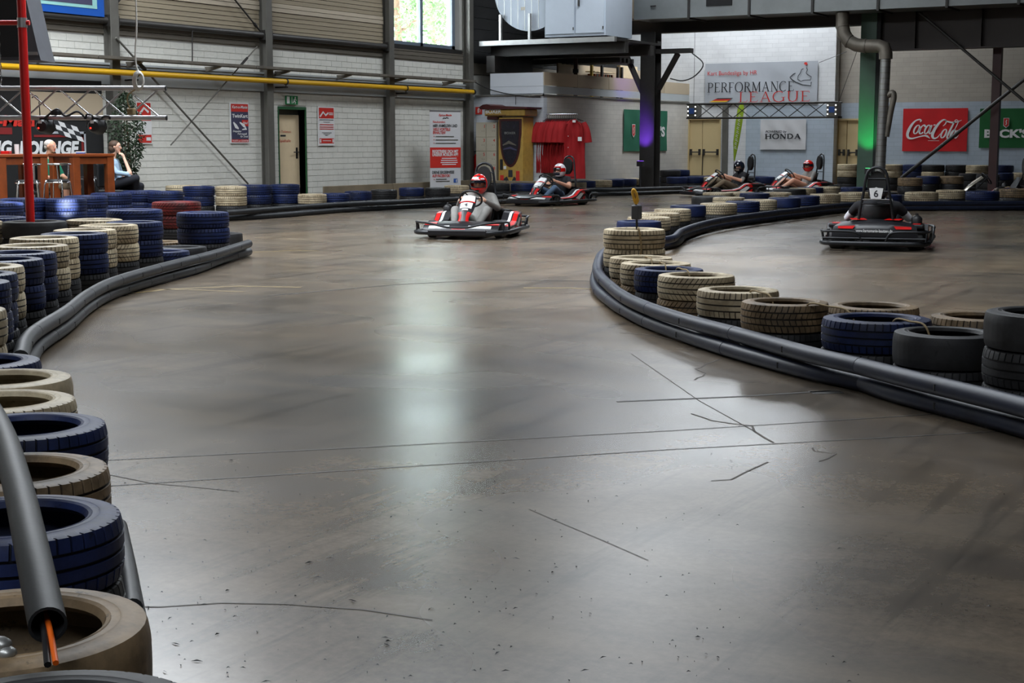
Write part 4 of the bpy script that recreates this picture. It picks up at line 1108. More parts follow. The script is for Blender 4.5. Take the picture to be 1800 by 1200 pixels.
def panel(t0, t1, w0, w1, off, mat, kt, name):
    rows = [[panel_pt(t0+(t1-t0)*i/6, w0+(w1-w0)*k/6, off) for k in range(7)] for i in range(7)]
    return shell(rows, 0.012, Vector((-0.69, 0, -0.72))).build(name, M[mat], kt, 50)
def make_kart():
    kt = thing('racing_kart', 'kart', 'kart')
    MB().rbox(-0.62, 0.80, -0.30, 0.30, 0.045, 0.065).build('floor_pan', M['kart_black'], kt)
    fr = MB()
    for s in (-1, 1): fr.tube([(-0.75, s*0.33, 0.075), (0.1, s*0.33, 0.075), (0.6, s*0.28, 0.075), (0.85, s*0.25, 0.075)], 0.016, 8)
    fr.tube([(-0.55, -0.50, 0.13), (-0.55, 0.50, 0.13)], 0.018, 8).tube([(0.50, -0.50, 0.12), (0.50, 0.50, 0.12)], 0.015, 8)
    fr.build('chassis_frame', M['tube_black'], kt, 50)
    for x, w, r, tw in ((0.50, 0.50, 0.125, 0.12), (-0.55, 0.50, 0.135, 0.19)):
        for s in (-1, 1):
            c = (x, s*w, r)
            t = MB().lathe([(0.065, -tw/2), (r*0.86, -tw/2), (r, -tw*0.36), (r, tw*0.36), (r*0.86, tw/2), (0.065, tw/2)], 28, c, 'y', True).build('wheel_tyre', M['rubber_black'], kt, 40)
            MB().lathe([(0.02, -tw*0.3), (0.066, -tw*0.42), (0.066, tw*0.42), (0.02, tw*0.3)], 18, c, 'y', True).build('rim', M['galv'], t, 40)
    # protective bumper: solid lower bar and upper hoops
    lo = [(1.02, 0, 0.10), (1.02, 0.46, 0.10), (0.94, 0.60, 0.10), (0.80, 0.67, 0.10), (-0.82, 0.67, 0.10), (-0.94, 0.62, 0.10), (-0.99, 0.48, 0.10), (-0.99, 0, 0.10)]
    lo = lo + [(x, -y, z) for x, y, z in lo[-2:0:-1]]
    MB().tube(lo, 0.032, 10, True).build('bumper_bar', M['tube_black'], kt, 60)
    MB().rbox(0.985, 1.055, -0.44, 0.44, 0.055, 0.15, 0.02).build('front_bumper', M['kart_black'], kt)
    up = MB()
    f = [(0.62, 0.67, 0.10), (0.64, 0.68, 0.20), (0.72, 0.68, 0.24), (0.90, 0.62, 0.245), (1.00, 0.46, 0.24), (1.02, 0.30, 0.21), (1.03, 0.15, 0.18), (1.03, 0, 0.175)]
    up.tube(smooth_path(f + [(x, -y, z) for x, y, z in f[-2::-1]], 3), 0.016, 8)
    for s in (-1, 1):
        up.tube(smooth_path([(-0.99, s*0.14, 0.10), (-1.0, s*0.17, 0.18), (-1.01, s*0.24, 0.245), (-1.01, s*0.50, 0.255), (-0.96, s*0.64, 0.25), (-0.80, s*0.68, 0.25), (-0.62, s*0.69, 0.24), (-0.56, s*0.69, 0.19), (-0.56, s*0.67, 0.10)], 3), 0.016, 8)
        up.tube([(-0.30, s*0.67, 0.10), (-0.30, s*0.67, 0.16)], 0.012, 6).tube([(0.85, s*0.64, 0.10), (0.85, s*0.645, 0.245)], 0.012, 6).tube([(-0.90, s*0.64, 0.10), (-0.90, s*0.655, 0.25)], 0.012, 6)
    up.build('bumper_hoops', M['tube_black'], kt, 60)
    MB().tube([(-0.99, -0.64, 0.165), (-1.0, 0, 0.165), (-0.99, 0.64, 0.165)], 0.014, 8).build('rear_bar', M['tube_black'], kt, 60)
    # bodywork
    fn = nose(-0.56, 0.56, 0.0, 1.0, 0.0, 'kart_black', kt, 'front_fairing')
    for s in (-1, 1):
        nose(min(s*0.14, s*0.46), max(s*0.14, s*0.46), 0.62, 0.74, 0.006, 'kart_white', fn, 'stripe')
        nose(min(s*0.36, s*0.55), max(s*0.36, s*0.55), 0.30, 0.5, 0.006, 'kart_red', fn, 'stripe')
    nose(-0.10, 0.10, 0.80, 1.0, 0.006, 'kart_red', fn, 'stripe')
    prof = [(-0.42, 0.08), (0.42, 0.08), (0.46, 0.14), (0.40, 0.19), (0.05, 0.20), (-0.12, 0.24), (-0.28, 0.34), (-0.40, 0.36), (-0.46, 0.28)]
    for s in (-1, 1):
        mb = MB(); mb.extr(prof, lambda a, b, d: (a, s*(0.40+d), b-(0.03 if d > 0.2 else 0)), 0.0, 0.245)
        sp = mb.build('side_pod', M['kart_black'], kt)
        def srf(a, b): return (a, s*0.649, b-0.03)
        MB().flat([(-0.40, 0.30), (-0.26, 0.30), (-0.06, 0.19), (-0.22, 0.16)], srf).build('stripe', M['kart_white'], sp)
        MB().flat([(0.02, 0.12), (0.36, 0.12), (0.38, 0.16), (0.10, 0.18)], srf).build('stripe', M['kart_white'], sp)
        MB().flat([(-0.45, 0.29), (-0.41, 0.355), (-0.29, 0.335), (-0.36, 0.26)], srf).build('stripe', M['kart_red'], sp)
        MB().flat([(-0.42, 0.11), (0.00, 0.11), (0.08, 0.17), (-0.06, 0.185), (-0.24, 0.15), (-0.44, 0.24)], srf).build('stripe', M['kart_red'], sp)
        # tops: white and black flashes following the pod's upper edge
        tp = [(0.40, 0.19), (0.05, 0.20), (-0.12, 0.24), (-0.28, 0.34), (-0.40, 0.36)]
        for (o0, o1, mt) in ((0.16, 0.23, 'kart_red'), (0.10, 0.14, 'kart_white')):
            rows = [[(a, s*(0.40+o0), b-0.03*o0/0.245+0.004) for a, b in tp], [(a, s*(0.40+o1), b-0.03*o1/0.245+0.004) for a, b in tp]]
            shell(rows, 0.003).build('stripe', M[mt], sp)
    pn = panel(0.0, 1.0, -1, 1, 0.0, 'kart_black', kt, 'steering_fairing')
    panel(0.0, 0.42, -1.02, -0.45, 0.006, 'kart_red', pn, 'red_flank'); panel(0.0, 0.42, 0.45, 1.02, 0.006, 'kart_red', pn, 'red_flank')
    panel(0.80, 1.0, -0.86, 0.86, 0.006, 'kart_white', pn, 'top_plate'); panel(0.77, 0.80, -0.95, 0.95, 0.008, 'kart_red', pn, 'red_line')
    panel(0.55, 0.75, -0.72, 0.72, 0.006, 'kart_white', pn, 'number_plate')
    panel(0.47, 0.52, -0.4, 0.4, 0.006, 'kart_white', pn, 'badge')
    w = MB(); Mw = Matrix.Translation((0.14, 0, 0.555)) @ Matrix.Rotation(R(-50), 4, 'Y')
    w.tube([Mw @ Vector((0.155*math.cos(a*math.pi/14), 0.165*math.sin(a*math.pi/14), 0)) for a in range(28)], 0.015, 8, True)
    for an in (90, 210, 330): w.tube([Mw @ Vector((0, 0, 0)), Mw @ Vector((0.15*math.cos(R(an)), 0.16*math.sin(R(an)), 0))], 0.010, 6)
    wh_ = w.build('steering_wheel', M['black'], kt, 60)
    MB().tube([(0.15, 0, 0.55), (0.52, 0, 0.14)], 0.013, 8).build('steering_column', M['tube_black'], wh_, 60)
    # seat
    sp_ = [(0.06, 0.12), (-0.18, 0.085), (-0.40, 0.09), (-0.54, 0.18), (-0.62, 0.38), (-0.66, 0.58)]
    nn = [(0, 1), (0, 1), (0.35, 0.94), (0.75, 0.66), (0.97, 0.24), (0.99, 0.1)]
    ws = [0.16, 0.20, 0.21, 0.22, 0.21, 0.16]; rs = [0.04, 0.09, 0.13, 0.15, 0.12, 0.05]
    rows = []
    for (x, z), (nx, nz), w_, rr in zip(sp_, nn, ws, rs):
        rows.append([(x+nx*rr*(k/5)**2*1.0, w_*(k/5), z+nz*rr*(k/5)**2) for k in range(-5, 6)])
    rows = [[tuple(q) for q in r_] for r_ in rows]
    shell(rows, 0.014, Vector((-0.6, 0, -0.8))).build('seat', M['black'], kt, 60)
    # protective hoop with head pad
    hp = [(-0.70, 0.24, 0.12), (-0.73, 0.21, 0.45), (-0.76, 0.165, 0.72), (-0.78, 0.14, 0.90), (-0.785, 0.11, 1.01), (-0.79, 0.05, 1.055), (-0.79, 0, 1.065)]
    hp = hp + [(x, -y, z) for x, y, z in hp[-2::-1]]
    hb = MB().tube(smooth_path(hp, 4), 0.019, 10).build('roll_hoop', M['tube_black'], kt, 60)
    for z, y in ((0.60, 0.185), (0.76, 0.16), (0.92, 0.14)): MB().tube([(-0.755-0.03*(z-0.6), -y, z), (-0.755-0.03*(z-0.6), y, z)], 0.009, 6).build('cross_bar', M['tube_black'], hb, 60)
    ov = [(0.118*math.cos(a*math.pi/12), 0.84+0.18*math.sin(a*math.pi/12)) for a in range(24)]
    MB().extr(ov, lambda a, b, d: (-0.765+d+0.02*(0.86-b), a, b), 0.0, 0.07).build('head_pad', M['black_matt'], kt, 50)
    # rear cover
    rows = []
    for i, (x, z, w_) in enumerate(((-0.66, 0.40, 0.36), (-0.78, 0.39, 0.44), (-0.92, 0.345, 0.52), (-0.955, 0.26, 0.54), (-0.95, 0.17, 0.54))):
        rows.append([(x+0.06*(k/6)**2, w_*k/6, z-0.035*(k/6)**2) for k in range(-6, 7)])
    rc = shell(rows, 0.02, Vector((0.3, 0, -0.9))).build('rear_cover', M['kart_black'], kt, 50)
    for s in (-1, 1):
        MB().flat([(s*0.24, 0.325), (s*0.46, 0.315), (s*0.46, 0.285), (s*0.27, 0.285)], lambda a, b: (-0.953+0.06*(a/0.54)**2-0.3*(0.28-b)*0.0-0.006+(b-0.26)*0.25, a, b)).build('stripe', M['kart_red'], rc)
        MB().flat([(s*0.10, 0.0), (s*0.30, 0.0), (s*0.34, 1.0), (s*0.16, 1.0)], lambda a, b: (-0.78+0.13*b, a, 0.398+0.015*b-0.02*abs(a))).build('stripe', M['kart_red'], rc)
        MB().rbox(-0.72, -0.36, min(s*0.40, s*0.60), max(s*0.40, s*0.60), 0.28, 0.335, 0.015).build('wheel_guard', M['kart_black'], rc)
        MB().rbox(-0.66, -0.42, min(s*0.46, s*0.56), max(s*0.46, s*0.56), 0.335, 0.342, 0.003).build('stripe', M['kart_red'], rc)
    en = MB().rbox(-0.50, -0.16, -0.40, -0.22, 0.10, 0.32, 0.02).build('engine', M['galv_dark'], kt)
    MB().lathe([(0, 0), (0.07, 0), (0.07, 0.07), (0.045, 0.10), (0.02, 0.11), (0.02, 0.135), (0, 0.135)], 16, (-0.45, -0.50, 0.335), 'z').build('air_filter', M['black'], en, 40)
    MB().tube([(-0.42, -0.36, 0.34), (-0.42, -0.05, 0.36)], 0.014, 8).build('fuel_line', M['rope'], en, 60)
    MB().rbox(-0.42, -0.12, 0.24, 0.38, 0.09, 0.22, 0.02).build('fuel_tank', M['kart_black'], kt)
    for s in (-1, 1): MB().rbox(0.60, 0.63, s*0.15-0.04, s*0.15+0.04, 0.10, 0.24, 0.01).build('pedal', M['galv'], kt)
    return kt
proto = make_kart()
KARTS = {}
def place_kart(key, u, v, ang, label, z=0.0, pos=None):
    o = proto if not KARTS else copy_tree(proto)
    p = Vector(pos) if pos is not None else on_z(u, v, 0)
    away = Vector((p.x, p.y, 0)).normalized(); left = Vector((-away.y, away.x, 0))
    h = (-away)*math.cos(R(ang)) + left*math.sin(R(ang))      # ang 0 = towards the viewer, 90 = across
    o.location = (p.x, p.y, 0); o.rotation_euler = (0, 0, math.atan2(h.y, h.x))
    tag(o, label, 'kart', 'racing karts'); KARTS[key] = o
    return o
place_kart('4', 832, 414, 13, 'red white kart with number 4, driver in red helmet')
place_kart('2', 966, 360, 34, 'red white kart passing the rack of red shirts')
place_kart('3', 0, 0, 62, 'red white kart below the lime beach flag', pos=at_d(1274, 330, 38.6))
place_kart('5', 0, 0, 62, 'red white kart below the white sponsor cloth', pos=at_d(1396, 330, 39.8))
place_kart('6', 1545, 433, 184, 'black red kart seen from behind with plate 6')
k7 = place_kart('7', 0, 0, 72, 'parked kart with silver fairing and no driver', pos=at_d(1744, 335, 34.6))
def part_of(o, nm):
    return [c for c in o.children_recursive if c.name.split('.')[0] == nm]
def recol(o, nm, mat):
    for c in part_of(o, nm):
        for s in c.material_slots: s.link = 'OBJECT'; s.material = M[mat]
for nm in ('steering_fairing', 'red_flank', 'top_plate', 'number_plate', 'red_line'): recol(k7, nm, 'kart_silver')
for nm in ('wheel_guard', 'front_fairing'): recol(k7, nm, 'kart_blue')
# numbers and web address
def plate_text(kt, host, txt, h, t, mat='ink', shear=0.2):
    c = panel_pt(t, 0, 0.022); up = (panel_pt(t+0.05, 0, 0.022)-panel_pt(t-0.05, 0, 0.022)).normalized(); nx = Vector((0, 1, 0)); nrm = nx.cross(up)
    pr = Print(0); pr.text(txt, 0, -h/2, h, bold=0.02, shear=shear, align='c')
    Mx = Matrix((( nx.x, -nrm.x, up.x, c.x), (nx.y, -nrm.y, up.y, c.y), (nx.z, -nrm.z, up.z, c.z), (0, 0, 0, 1)))
    pr.xf(Mx).build('lettering', M[mat], host, fix=False)
k4 = KARTS['4']; plate_text(k4, part_of(k4, 'number_plate')[0], '4', 0.065, 0.645)
def rear_print(kt, host, txt, x, z, h, w, mat, bold=0.01):
    pr = Print(0); pr.text(txt, 0, 0, h, w, bold, align='c')
    pr.xf(Matrix(((0, 1, 0, x), (-1, 0, 0, 0), (0, 0, 1, z), (0, 0, 0, 1)))).build('lettering', M[mat], host, fix=False)
k6 = KARTS['6']
rear_print(k6, part_of(k6, 'rear_cover')[0], 'www.kartomanie-bautzen.de', -0.966, 0.245, 0.036, 0.46, 'white', 0.02)
np_ = MB().extr([(-0.066, 0.665), (0.066, 0.665), (0.088, 0.80), (0.02, 0.805), (0, 0.815), (-0.02, 0.805), (-0.088, 0.80)], lambda a, b, d: (-0.815+d, a, b), 0, 0.006).build('rear_plate', M['white'], k6)
rear_print(k6, np_, '6', -0.817, 0.69, 0.085, None, 'ink', 0.02)
MB().rbox(-0.815, -0.79, -0.17, 0.17, 0.650, 0.662, 0.004).build('plate_shelf', M['galv'], k6)

# ================================================================== PEOPLE
def caps_mesh(caps, voxel):
    mb = MB()
    for p0, r0, p1, r1, mi in caps:
        p0, p1 = Vector(p0), Vector(p1); d = p1-p0; L = d.length; d = d/L if L > 1e-6 else Vector((0, 0, 1))
        pts = []; rs = []
        for a in (89, 60, 30, 0): pts.append(p0-d*r0*math.sin(R(a))); rs.append(max(1e-4, r0*math.cos(R(a))))
        for a in (0, 30, 60, 89): pts.append(p1+d*r1*math.sin(R(a))); rs.append(max(1e-4, r1*math.cos(R(a))))
        mb.tube(pts, rs, 14)
    return mb.mesh('body', fix=True)
def body(name, caps, mats, parent, voxel=0.011, smooth=4):
    me = caps_mesh(caps, voxel)
    ob = bpy.data.objects.new('tmp', me); COL.objects.link(ob)
    m = ob.modifiers.new('r', 'REMESH'); m.mode = 'VOXEL'; m.voxel_size = voxel
    m2 = ob.modifiers.new('s', 'SMOOTH'); m2.factor = 0.5; m2.iterations = smooth
    dg = bpy.context.evaluated_depsgraph_get()
    out = bpy.data.meshes.new_from_object(ob.evaluated_get(dg))
    bpy.data.objects.remove(ob)
    n = len(out.polygons); cen = np.empty(n*3); out.polygons.foreach_get('center', cen); cen = cen.reshape(-1, 3)
    best = np.full(n, 1e9); idx = np.zeros(n, int)
    for p0, r0, p1, r1, mi in caps:
        a = np.array(p0, float); b = np.array(p1, float); ab = b-a
        t = np.clip(((cen-a)@ab)/max(1e-9, ab@ab), 0, 1); dd = np.linalg.norm(cen-(a+t[:, None]*ab), axis=1)-(r0+(r1-r0)*t)
        w = dd < best; best[w] = dd[w]; idx[w] = mi
    out.materials.clear()
    for q in mats: out.materials.append(M[q])
    out.polygons.foreach_set('material_index', idx.tolist()); out.polygons.foreach_set('use_smooth', [True]*n)
    out.name = name
    o = link(name, out, [], parent); return o
def hand_caps(w, f, up, side, mi, curl=0.6):
    """wrist w, forward f, back-of-hand normal up, side = thumb direction; returns palm, four fingers and a thumb"""
    w, f, up, side = Vector(w), Vector(f).normalized(), Vector(up).normalized(), Vector(side).normalized()
    out = [(w, 0.026, w+f*0.055+side*0.012, 0.024, mi), (w, 0.024, w+f*0.055-side*0.018, 0.022, mi)]
    for q, (o, l) in enumerate(((0.030, 0.036), (0.010, 0.041), (-0.011, 0.038), (-0.031, 0.030))):
        a = w+f*0.072+side*o; b = a+(f*(1-curl)-up*curl).normalized()*l; c = b+(f*(-0.2)-up).normalized()*l*0.8
        out += [(a, 0.0105, b, 0.0095, mi), (b, 0.0095, c, 0.008, mi)]
    a = w+f*0.022+side*0.030; b = a+(f*0.6+side*0.6-up*0.4).normalized()*0.035; c = b+(f*0.8-up*0.6).normalized()*0.026
    out += [(a, 0.013, b, 0.011, mi), (b, 0.011, c, 0.009, mi)]
    return out
def head_caps(c, f, mi, s=1.0):
    c, f = Vector(c), Vector(f).normalized(); u = Vector((0, 0, 1)); l = u.cross(f)
    return [(c+u*0.025*s-f*0.01, 0.078*s, c+u*0.03*s+f*0.015, 0.075*s, mi), (c-u*0.03*s+f*0.03*s, 0.058*s, c-u*0.065*s+f*0.045*s, 0.036*s, mi),
            (c+f*0.088*s+u*0.012*s, 0.010*s, c+f*0.102*s-u*0.018*s, 0.014*s, mi), (c+l*0.078*s+u*0.015*s, 0.014*s, c+l*0.078*s-u*0.015*s, 0.011*s, mi), (c-l*0.078*s+u*0.015*s, 0.014*s, c-l*0.078*s-u*0.015*s, 0.011*s, mi)]
def face(c, f, parent, brow='hair_brown'):
    c, f = Vector(c), Vector(f).normalized(); u = Vector((0, 0, 1)); l = u.cross(f)
    for s in (-1, 1):
        MB().ball(c+f*0.081+l*s*0.031+u*0.012, 0.0105, 10, 8).build('eye', M['white'], parent, 60)
        MB().ball(c+f*0.088+l*s*0.031+u*0.012, 0.0055, 8, 6).build('iris', M['ink'], parent, 60)
        MB().tube([c+f*0.086+l*s*0.016+u*0.030, c+f*0.082+l*s*0.046+u*0.030], 0.005, 6).build('eyebrow', M[brow], parent, 60)
    MB().tube([c+f*0.078-l*0.022-u*0.052, c+f*0.086-u*0.050, c+f*0.078+l*0.022-u*0.052], [0.004, 0.007, 0.004], 6).build('mouth', M['red_print'], parent, 60)
def helmet(parent, c, f, shellm, accents=(), s=1.0):
    """full-face helmet: shell with an eye opening, visor ring, chin vent"""
    c, f = Vector(c), Vector(f).normalized(); u = Vector((0, 0, 1)); l = u.cross(f)
    Mx = Matrix(((f.x, l.x, 0, c.x), (f.y, l.y, 0, c.y), (0, 0, 1, c.z), (0, 0, 0, 1)))
    nu, nv = 48, 30
    def pt(az, el, k=1.0):
        ch = 0.022*max(0, math.cos(az))**2*max(0, math.sin(-el+0.2))
        r = Vector((0.142*math.cos(el)*math.cos(az)+ch, 0.124*math.cos(el)*math.sin(az), 0.150*math.sin(el)))
        return r*k*s
    def open_(az, el): return abs(az) < R(64) and R(-16) < el < R(22)
    vs_ = []; fs = []
    for j in range(nv+1):
        el = R(-62)+(R(152))*j/nv
        for i in range(nu): vs_.append(pt(-math.pi+2*math.pi*i/nu, el))
    for j in range(nv):
        for i in range(nu):
            az = -math.pi+2*math.pi*(i+0.5)/nu; el = R(-62)+R(152)*(j+0.5)/nv
            if not open_(az, el): fs.append((j*nu+i, j*nu+(i+1) % nu, (j+1)*nu+(i+1) % nu, (j+1)*nu+i))
    mb = MB().add(vs_, fs); mb.xf(Mx)
    sh = mb.build('helmet_shell', M[shellm], parent, 50)
    rim = []
    for k in range(40):
        t = k/40*2*math.pi; az = R(64)*math.cos(t); el = R(3)+R(19)*math.sin(t)
        sgn = lambda q, p: math.copysign(abs(q)**p, q)
        rim.append(Mx @ pt(R(64)*sgn(math.cos(t), 0.6), R(3)+R(19)*sgn(math.sin(t), 0.6), 1.005))
    MB().tube(rim, 0.007*s, 6, True).build('visor_gasket', M['black'], sh, 60)
    rows = [[Mx @ pt(R(-66)+R(132)*i/14, R(8)+R(16)*j/4, 1.012) for i in range(15)] for j in range(5)]
    loft(rows).build('visor', M['visor'], sh, 60)
    rows = [[Mx @ pt(R(-16)+R(32)*i/6, R(-44)+R(14)*j/3, 1.012) for i in range(7)] for j in range(4)]
    loft(rows).build('chin_vent', M['black'], sh, 60)
    for a0, a1, e0, e1, mt in accents:
        rows = [[Mx @ pt(R(a0)+R(a1-a0)*i/8, R(e0)+R(e1-e0)*j/5, 1.010) for i in range(9)] for j in range(6)]
        loft(rows).build('decal', M[mt], sh, 60)
def driver(key, label, top, sleeve, trouser, forearm, helm, accents, headyaw=0.0, skin='skin', wd=1.0):
    kt = KARTS[key]
    p = thing('person', label, 'person', kt.location, kt.rotation_euler[2], 'kart drivers')
    mats = [top, sleeve, forearm, skin, trouser, 'black']
    c = [((-0.34, 0, 0.22), 0.135, (-0.45, 0, 0.46), 0.13, 0)]
    for s in (-1, 1):
        c += [((-0.33, s*0.07, 0.20), 0.115, (-0.46, s*0.11*wd, 0.50), 0.115, 0), ((-0.48, s*0.06, 0.555), 0.085, (-0.46, s*0.185*wd, 0.56), 0.068, 0),
              ((-0.46, s*0.195*wd, 0.555), 0.066, (-0.40, s*0.245*wd, 0.485), 0.062, 0), ((-0.40, s*0.245*wd, 0.485), 0.057, (-0.33, s*0.30*wd, 0.40), 0.053, 1), ((-0.33, s*0.30*wd, 0.40), 0.050, (0.02, s*0.20, 0.515), 0.034, 2)]
        c += hand_caps((0.035, s*0.190, 0.525), (0.8, -s*0.25, 0.35), (-0.1, s*0.9, 0.5), (0.1, -s*0.5, 0.9), 3, 0.75)
        c += [((-0.28, s*0.10, 0.20), 0.105, (0.16, s*0.235, 0.38), 0.072, 4), ((0.16, s*0.235, 0.38), 0.068, (0.52, s*0.165, 0.15), 0.044, 4),
              ((0.52, s*0.165, 0.13), 0.042, (0.60, s*0.16, 0.20), 0.036, 5)]
    c += [((-0.46, 0, 0.57), 0.066, (-0.45, 0, 0.63), 0.064, 0), ((-0.45, 0, 0.62), 0.056, (-0.43, 0, 0.67), 0.056, 3)]
    f = Vector((math.cos(headyaw), math.sin(headyaw), 0)); hc = Vector((-0.40, 0, 0.735))
    c += head_caps(hc, f, 3)
    b = body('body', c, mats, p)
    face(hc, f, p); helmet(p, hc+Vector((0, 0, 0.018)), f, helm, accents, 1.06)
    return p
W_, B_, Rd = 'helmet_white', 'helmet_navy', 'helmet_red'
driver('4', 'driver in grey tracksuit and red helmet steering the number 4 kart', 'grey_sweat', 'grey_sweat', 'grey_sweat', 'grey_sweat', Rd, ((-60, 10, 30, 44, W_), (-8, 26, 46, 56, 'black'), (26, 60, 28, 36, W_), (-110, -75, -10, 30, W_), (-60, -30, -40, -26, 'black')), 0.0, 'skin_pale')
driver('2', 'driver in black shirt and jeans with white red helmet', 'black_shirt', 'skin', 'jeans', 'skin', W_, ((-70, 70, 24, 34, 'helmet_red'), (-60, 60, -40, -20, B_), (60, 120, -10, 20, 'helmet_red')), -0.35)
driver('3', 'driver with navy helmet below the lime beach flag', 'black_shirt', 'grey_sweat', 'khaki', 'skin', B_, ((-50, 50, -40, -22, 'kart_silver'),), 0.3)
driver('5', 'driver with red helmet below the white sponsor cloth', 'grey_sweat', 'grey_sweat', 'skin', 'skin', Rd, ((-60, 60, 30, 40, W_), (60, 110, -5, 20, B_)), 0.2)
driver('6', 'driver with black shirt over white sleeves seen from behind', 'black_shirt', 'white_sleeve', 'dark_trouser', 'white_sleeve', 'helmet_navy', (), 0.0, 'skin', 1.3)
# ================================================================== SIGNS AND BANNERS
def panel_thing(name, label, cat, loc, rz, w, h, mat, th=0.012, part='panel', wave=0.0, group=None):
    """flat panel standing at its bottom centre; local x right, z up, -y towards the viewer"""
    t = thing(name, label, cat, loc, rz, group)
    if wave:
        rows = []
        for j in range(13):
            z = h*j/12
            rows.append([(w*(k/16-0.5), wave*math.sin(k*1.1+j*0.55)*(0.4+0.6*math.sin(math.pi*j/12)), z) for k in range(17)])
        shell(rows, 0.004, Vector((0, 1, 0))).build(part, M[mat], t, 60)
    else: MB().rbox(-w/2, w/2, -th, 0, 0, h, 0.002).build(part, M[mat], t)
    return t
def on_wall_left(u0, v0, u1, v1, off=0.02):
    a, b = on_X(u0, v0, XW+off), on_X(u1, v1, XW+off); return (XW+off, (a.y+b.y)/2, min(a.z, b.z)), abs(b.y-a.y), abs(a.z-b.z)
def on_wall_far(u0, v0, u1, v1, Y=YB-0.03):
    a, b = on_Y(u0, v0, Y), on_Y(u1, v1, Y); return ((a.x+b.x)/2, Y, min(a.z, b.z)), abs(b.x-a.x), abs(a.z-b.z)
RZL = R(90)
def P_(t, y, mat, fn, name='lettering'):
    pr = Print(y); fn(pr); return pr.build(name, M[mat], t, fix=False)
def logo(t, x, z, w, h, y, red='red_print', ink='ink'):
    P_(t, y, red, lambda p: (p.text('Kart-o-', x-w*0.5, z+h*0.45, h*0.36, w*0.5, 0.03, 0.25), p.text('Manie', x+w*0.02, z+h*0.5, h*0.3, w*0.46, 0.03, 0.2)), 'lettering')
    P_(t, y, ink, lambda p: (p.rib([(x-w*0.2, z), (x-w*0.1, z+h*0.2), (x+0.0, z+h*0.08), (x+w*0.1, z+h*0.28), (x+w*0.25, z+h*0.1)], h*0.14)), 'emblem')
# --- twin kart poster
loc, w, h = on_wall_left(403, 180, 438, 252)
t = panel_thing('poster', 'dark twin kart poster with red top on the white block wall', 'poster', loc, RZL, w, h, 'white'); y = -0.015
P_(t, y, 'navy_print', lambda p: p.rect(-w*.45, h*.10, w*.45, h*.78), 'print_field'); P_(t, y, 'red_print', lambda p: p.rect(-w*.45, h*.78, w*.45, h*.97), 'print_field'); P_(t, y, 'red_print', lambda p: p.rect(-w*.45, h*.03, w*.45, h*.10), 'print_field')
y -= 0.003
P_(t, y, 'red_print', lambda p: p.poly([(w*.12, h*.45), (w*.45, h*.42), (w*.45, h*.58), (w*.10, h*.58)]), 'print_field')
y -= 0.003
P_(t, y, 'white', lambda p: (p.text('Kart-o-Manie', -w*.40, h*.86, h*.07, w*.8, .02, .2), p.text('TwinKart', -w*.41, h*.635, h*.085, w*.82, .03), p.text('Neu!', w*.16, h*.48, h*.06, w*.25, .02, .2),
    p.text('Doppelter', -w*.38, h*.28, h*.045, w*.45, .02, .2), p.text('Fahrspaß', -w*.15, h*.215, h*.045, w*.5, .02, .2), p.text('für Zwei', w*.0, h*.15, h*.045, w*.4, .02, .2), p.text('TICKETS am COUNTER', -w*.42, h*.045, h*.04, w*.84, .01)))
P_(t, y, 'kart_white', lambda p: (p.rib([(-w*.35, h*.52), (-w*.22, h*.42), (-w*.08, h*.36)], [w*.05, w*.14, w*.05]), p.rib([(-w*.02, h*.52), (w*.2, h*.44), (w*.32, h*.36), (w*.1, h*.34)], [w*.04, w*.12, w*.1, w*.03])), 'kart_picture')
# --- white schedule poster
loc, w, h = on_wall_left(558, 187, 588, 256)
t = panel_thing('poster', 'white poster with red picture top next to the green door', 'poster', loc, RZL, w, h, 'white'); y = -0.015
P_(t, y, 'red_print', lambda p: p.rect(-w*.45, h*.70, w*.45, h*.97), 'print_field'); P_(t, y, 'red_print', lambda p: p.rect(-w*.44, h*.06, w*.44, h*.19), 'print_field'); y -= 0.003
P_(t, y, 'white', lambda p: (p.rib([(-w*.4, h*.74), (-w*.2, h*.86), (-w*.05, h*.78), (w*.1, h*.84)], w*.07), p.rect(w*.12, h*.83, w*.4, h*.85), p.rect(w*.15, h*.79, w*.4, h*.81), p.rect(-w*.42, h*.08, -w*.34, h*.17), p.rect(w*.34, h*.08, w*.42, h*.17), p.rect(-w*.25, h*.12, w*.25, h*.135)), 'picture')
P_(t, y, 'ink', lambda p: (p.rect(-w*.42, h*.655, w*.42, h*.67), p.rect(-w*.2, h*.60, w*.2, h*.61), p.rect(-w*.3, h*.33, w*.3, h*.34), p.rect(-w*.2, h*.295, w*.2, h*.305), p.rect(-w*.1, h*.26, w*.1, h*.27)), 'text_line')
P_(t, y, 'red_print', lambda p: [p.rect(-w*.42, h*q, w*.42, h*(q+.02)) for q in (.53, .47, .42)], 'text_line')
# --- red poster behind the ficus
loc, w, h = on_wall_left(238, 178, 267, 253)
t = panel_thing('poster', 'red and white poster half hidden behind the ficus', 'poster', loc, RZL, w, h, 'white'); y = -0.015
P_(t, y, 'red_print', lambda p: p.rect(-w*.45, h*.55, w*.45, h*.97), 'print_field'); P_(t, y, 'red_print', lambda p: p.rect(-w*.45, h*.03, w*.45, h*.22), 'print_field')
P_(t, y-.003, 'white', lambda p: (p.rib([(-w*.3, h*.7), (0, h*.85), (w*.3, h*.75)], w*.12), p.rect(w*.1, h*.08, w*.4, h*.16)), 'picture')
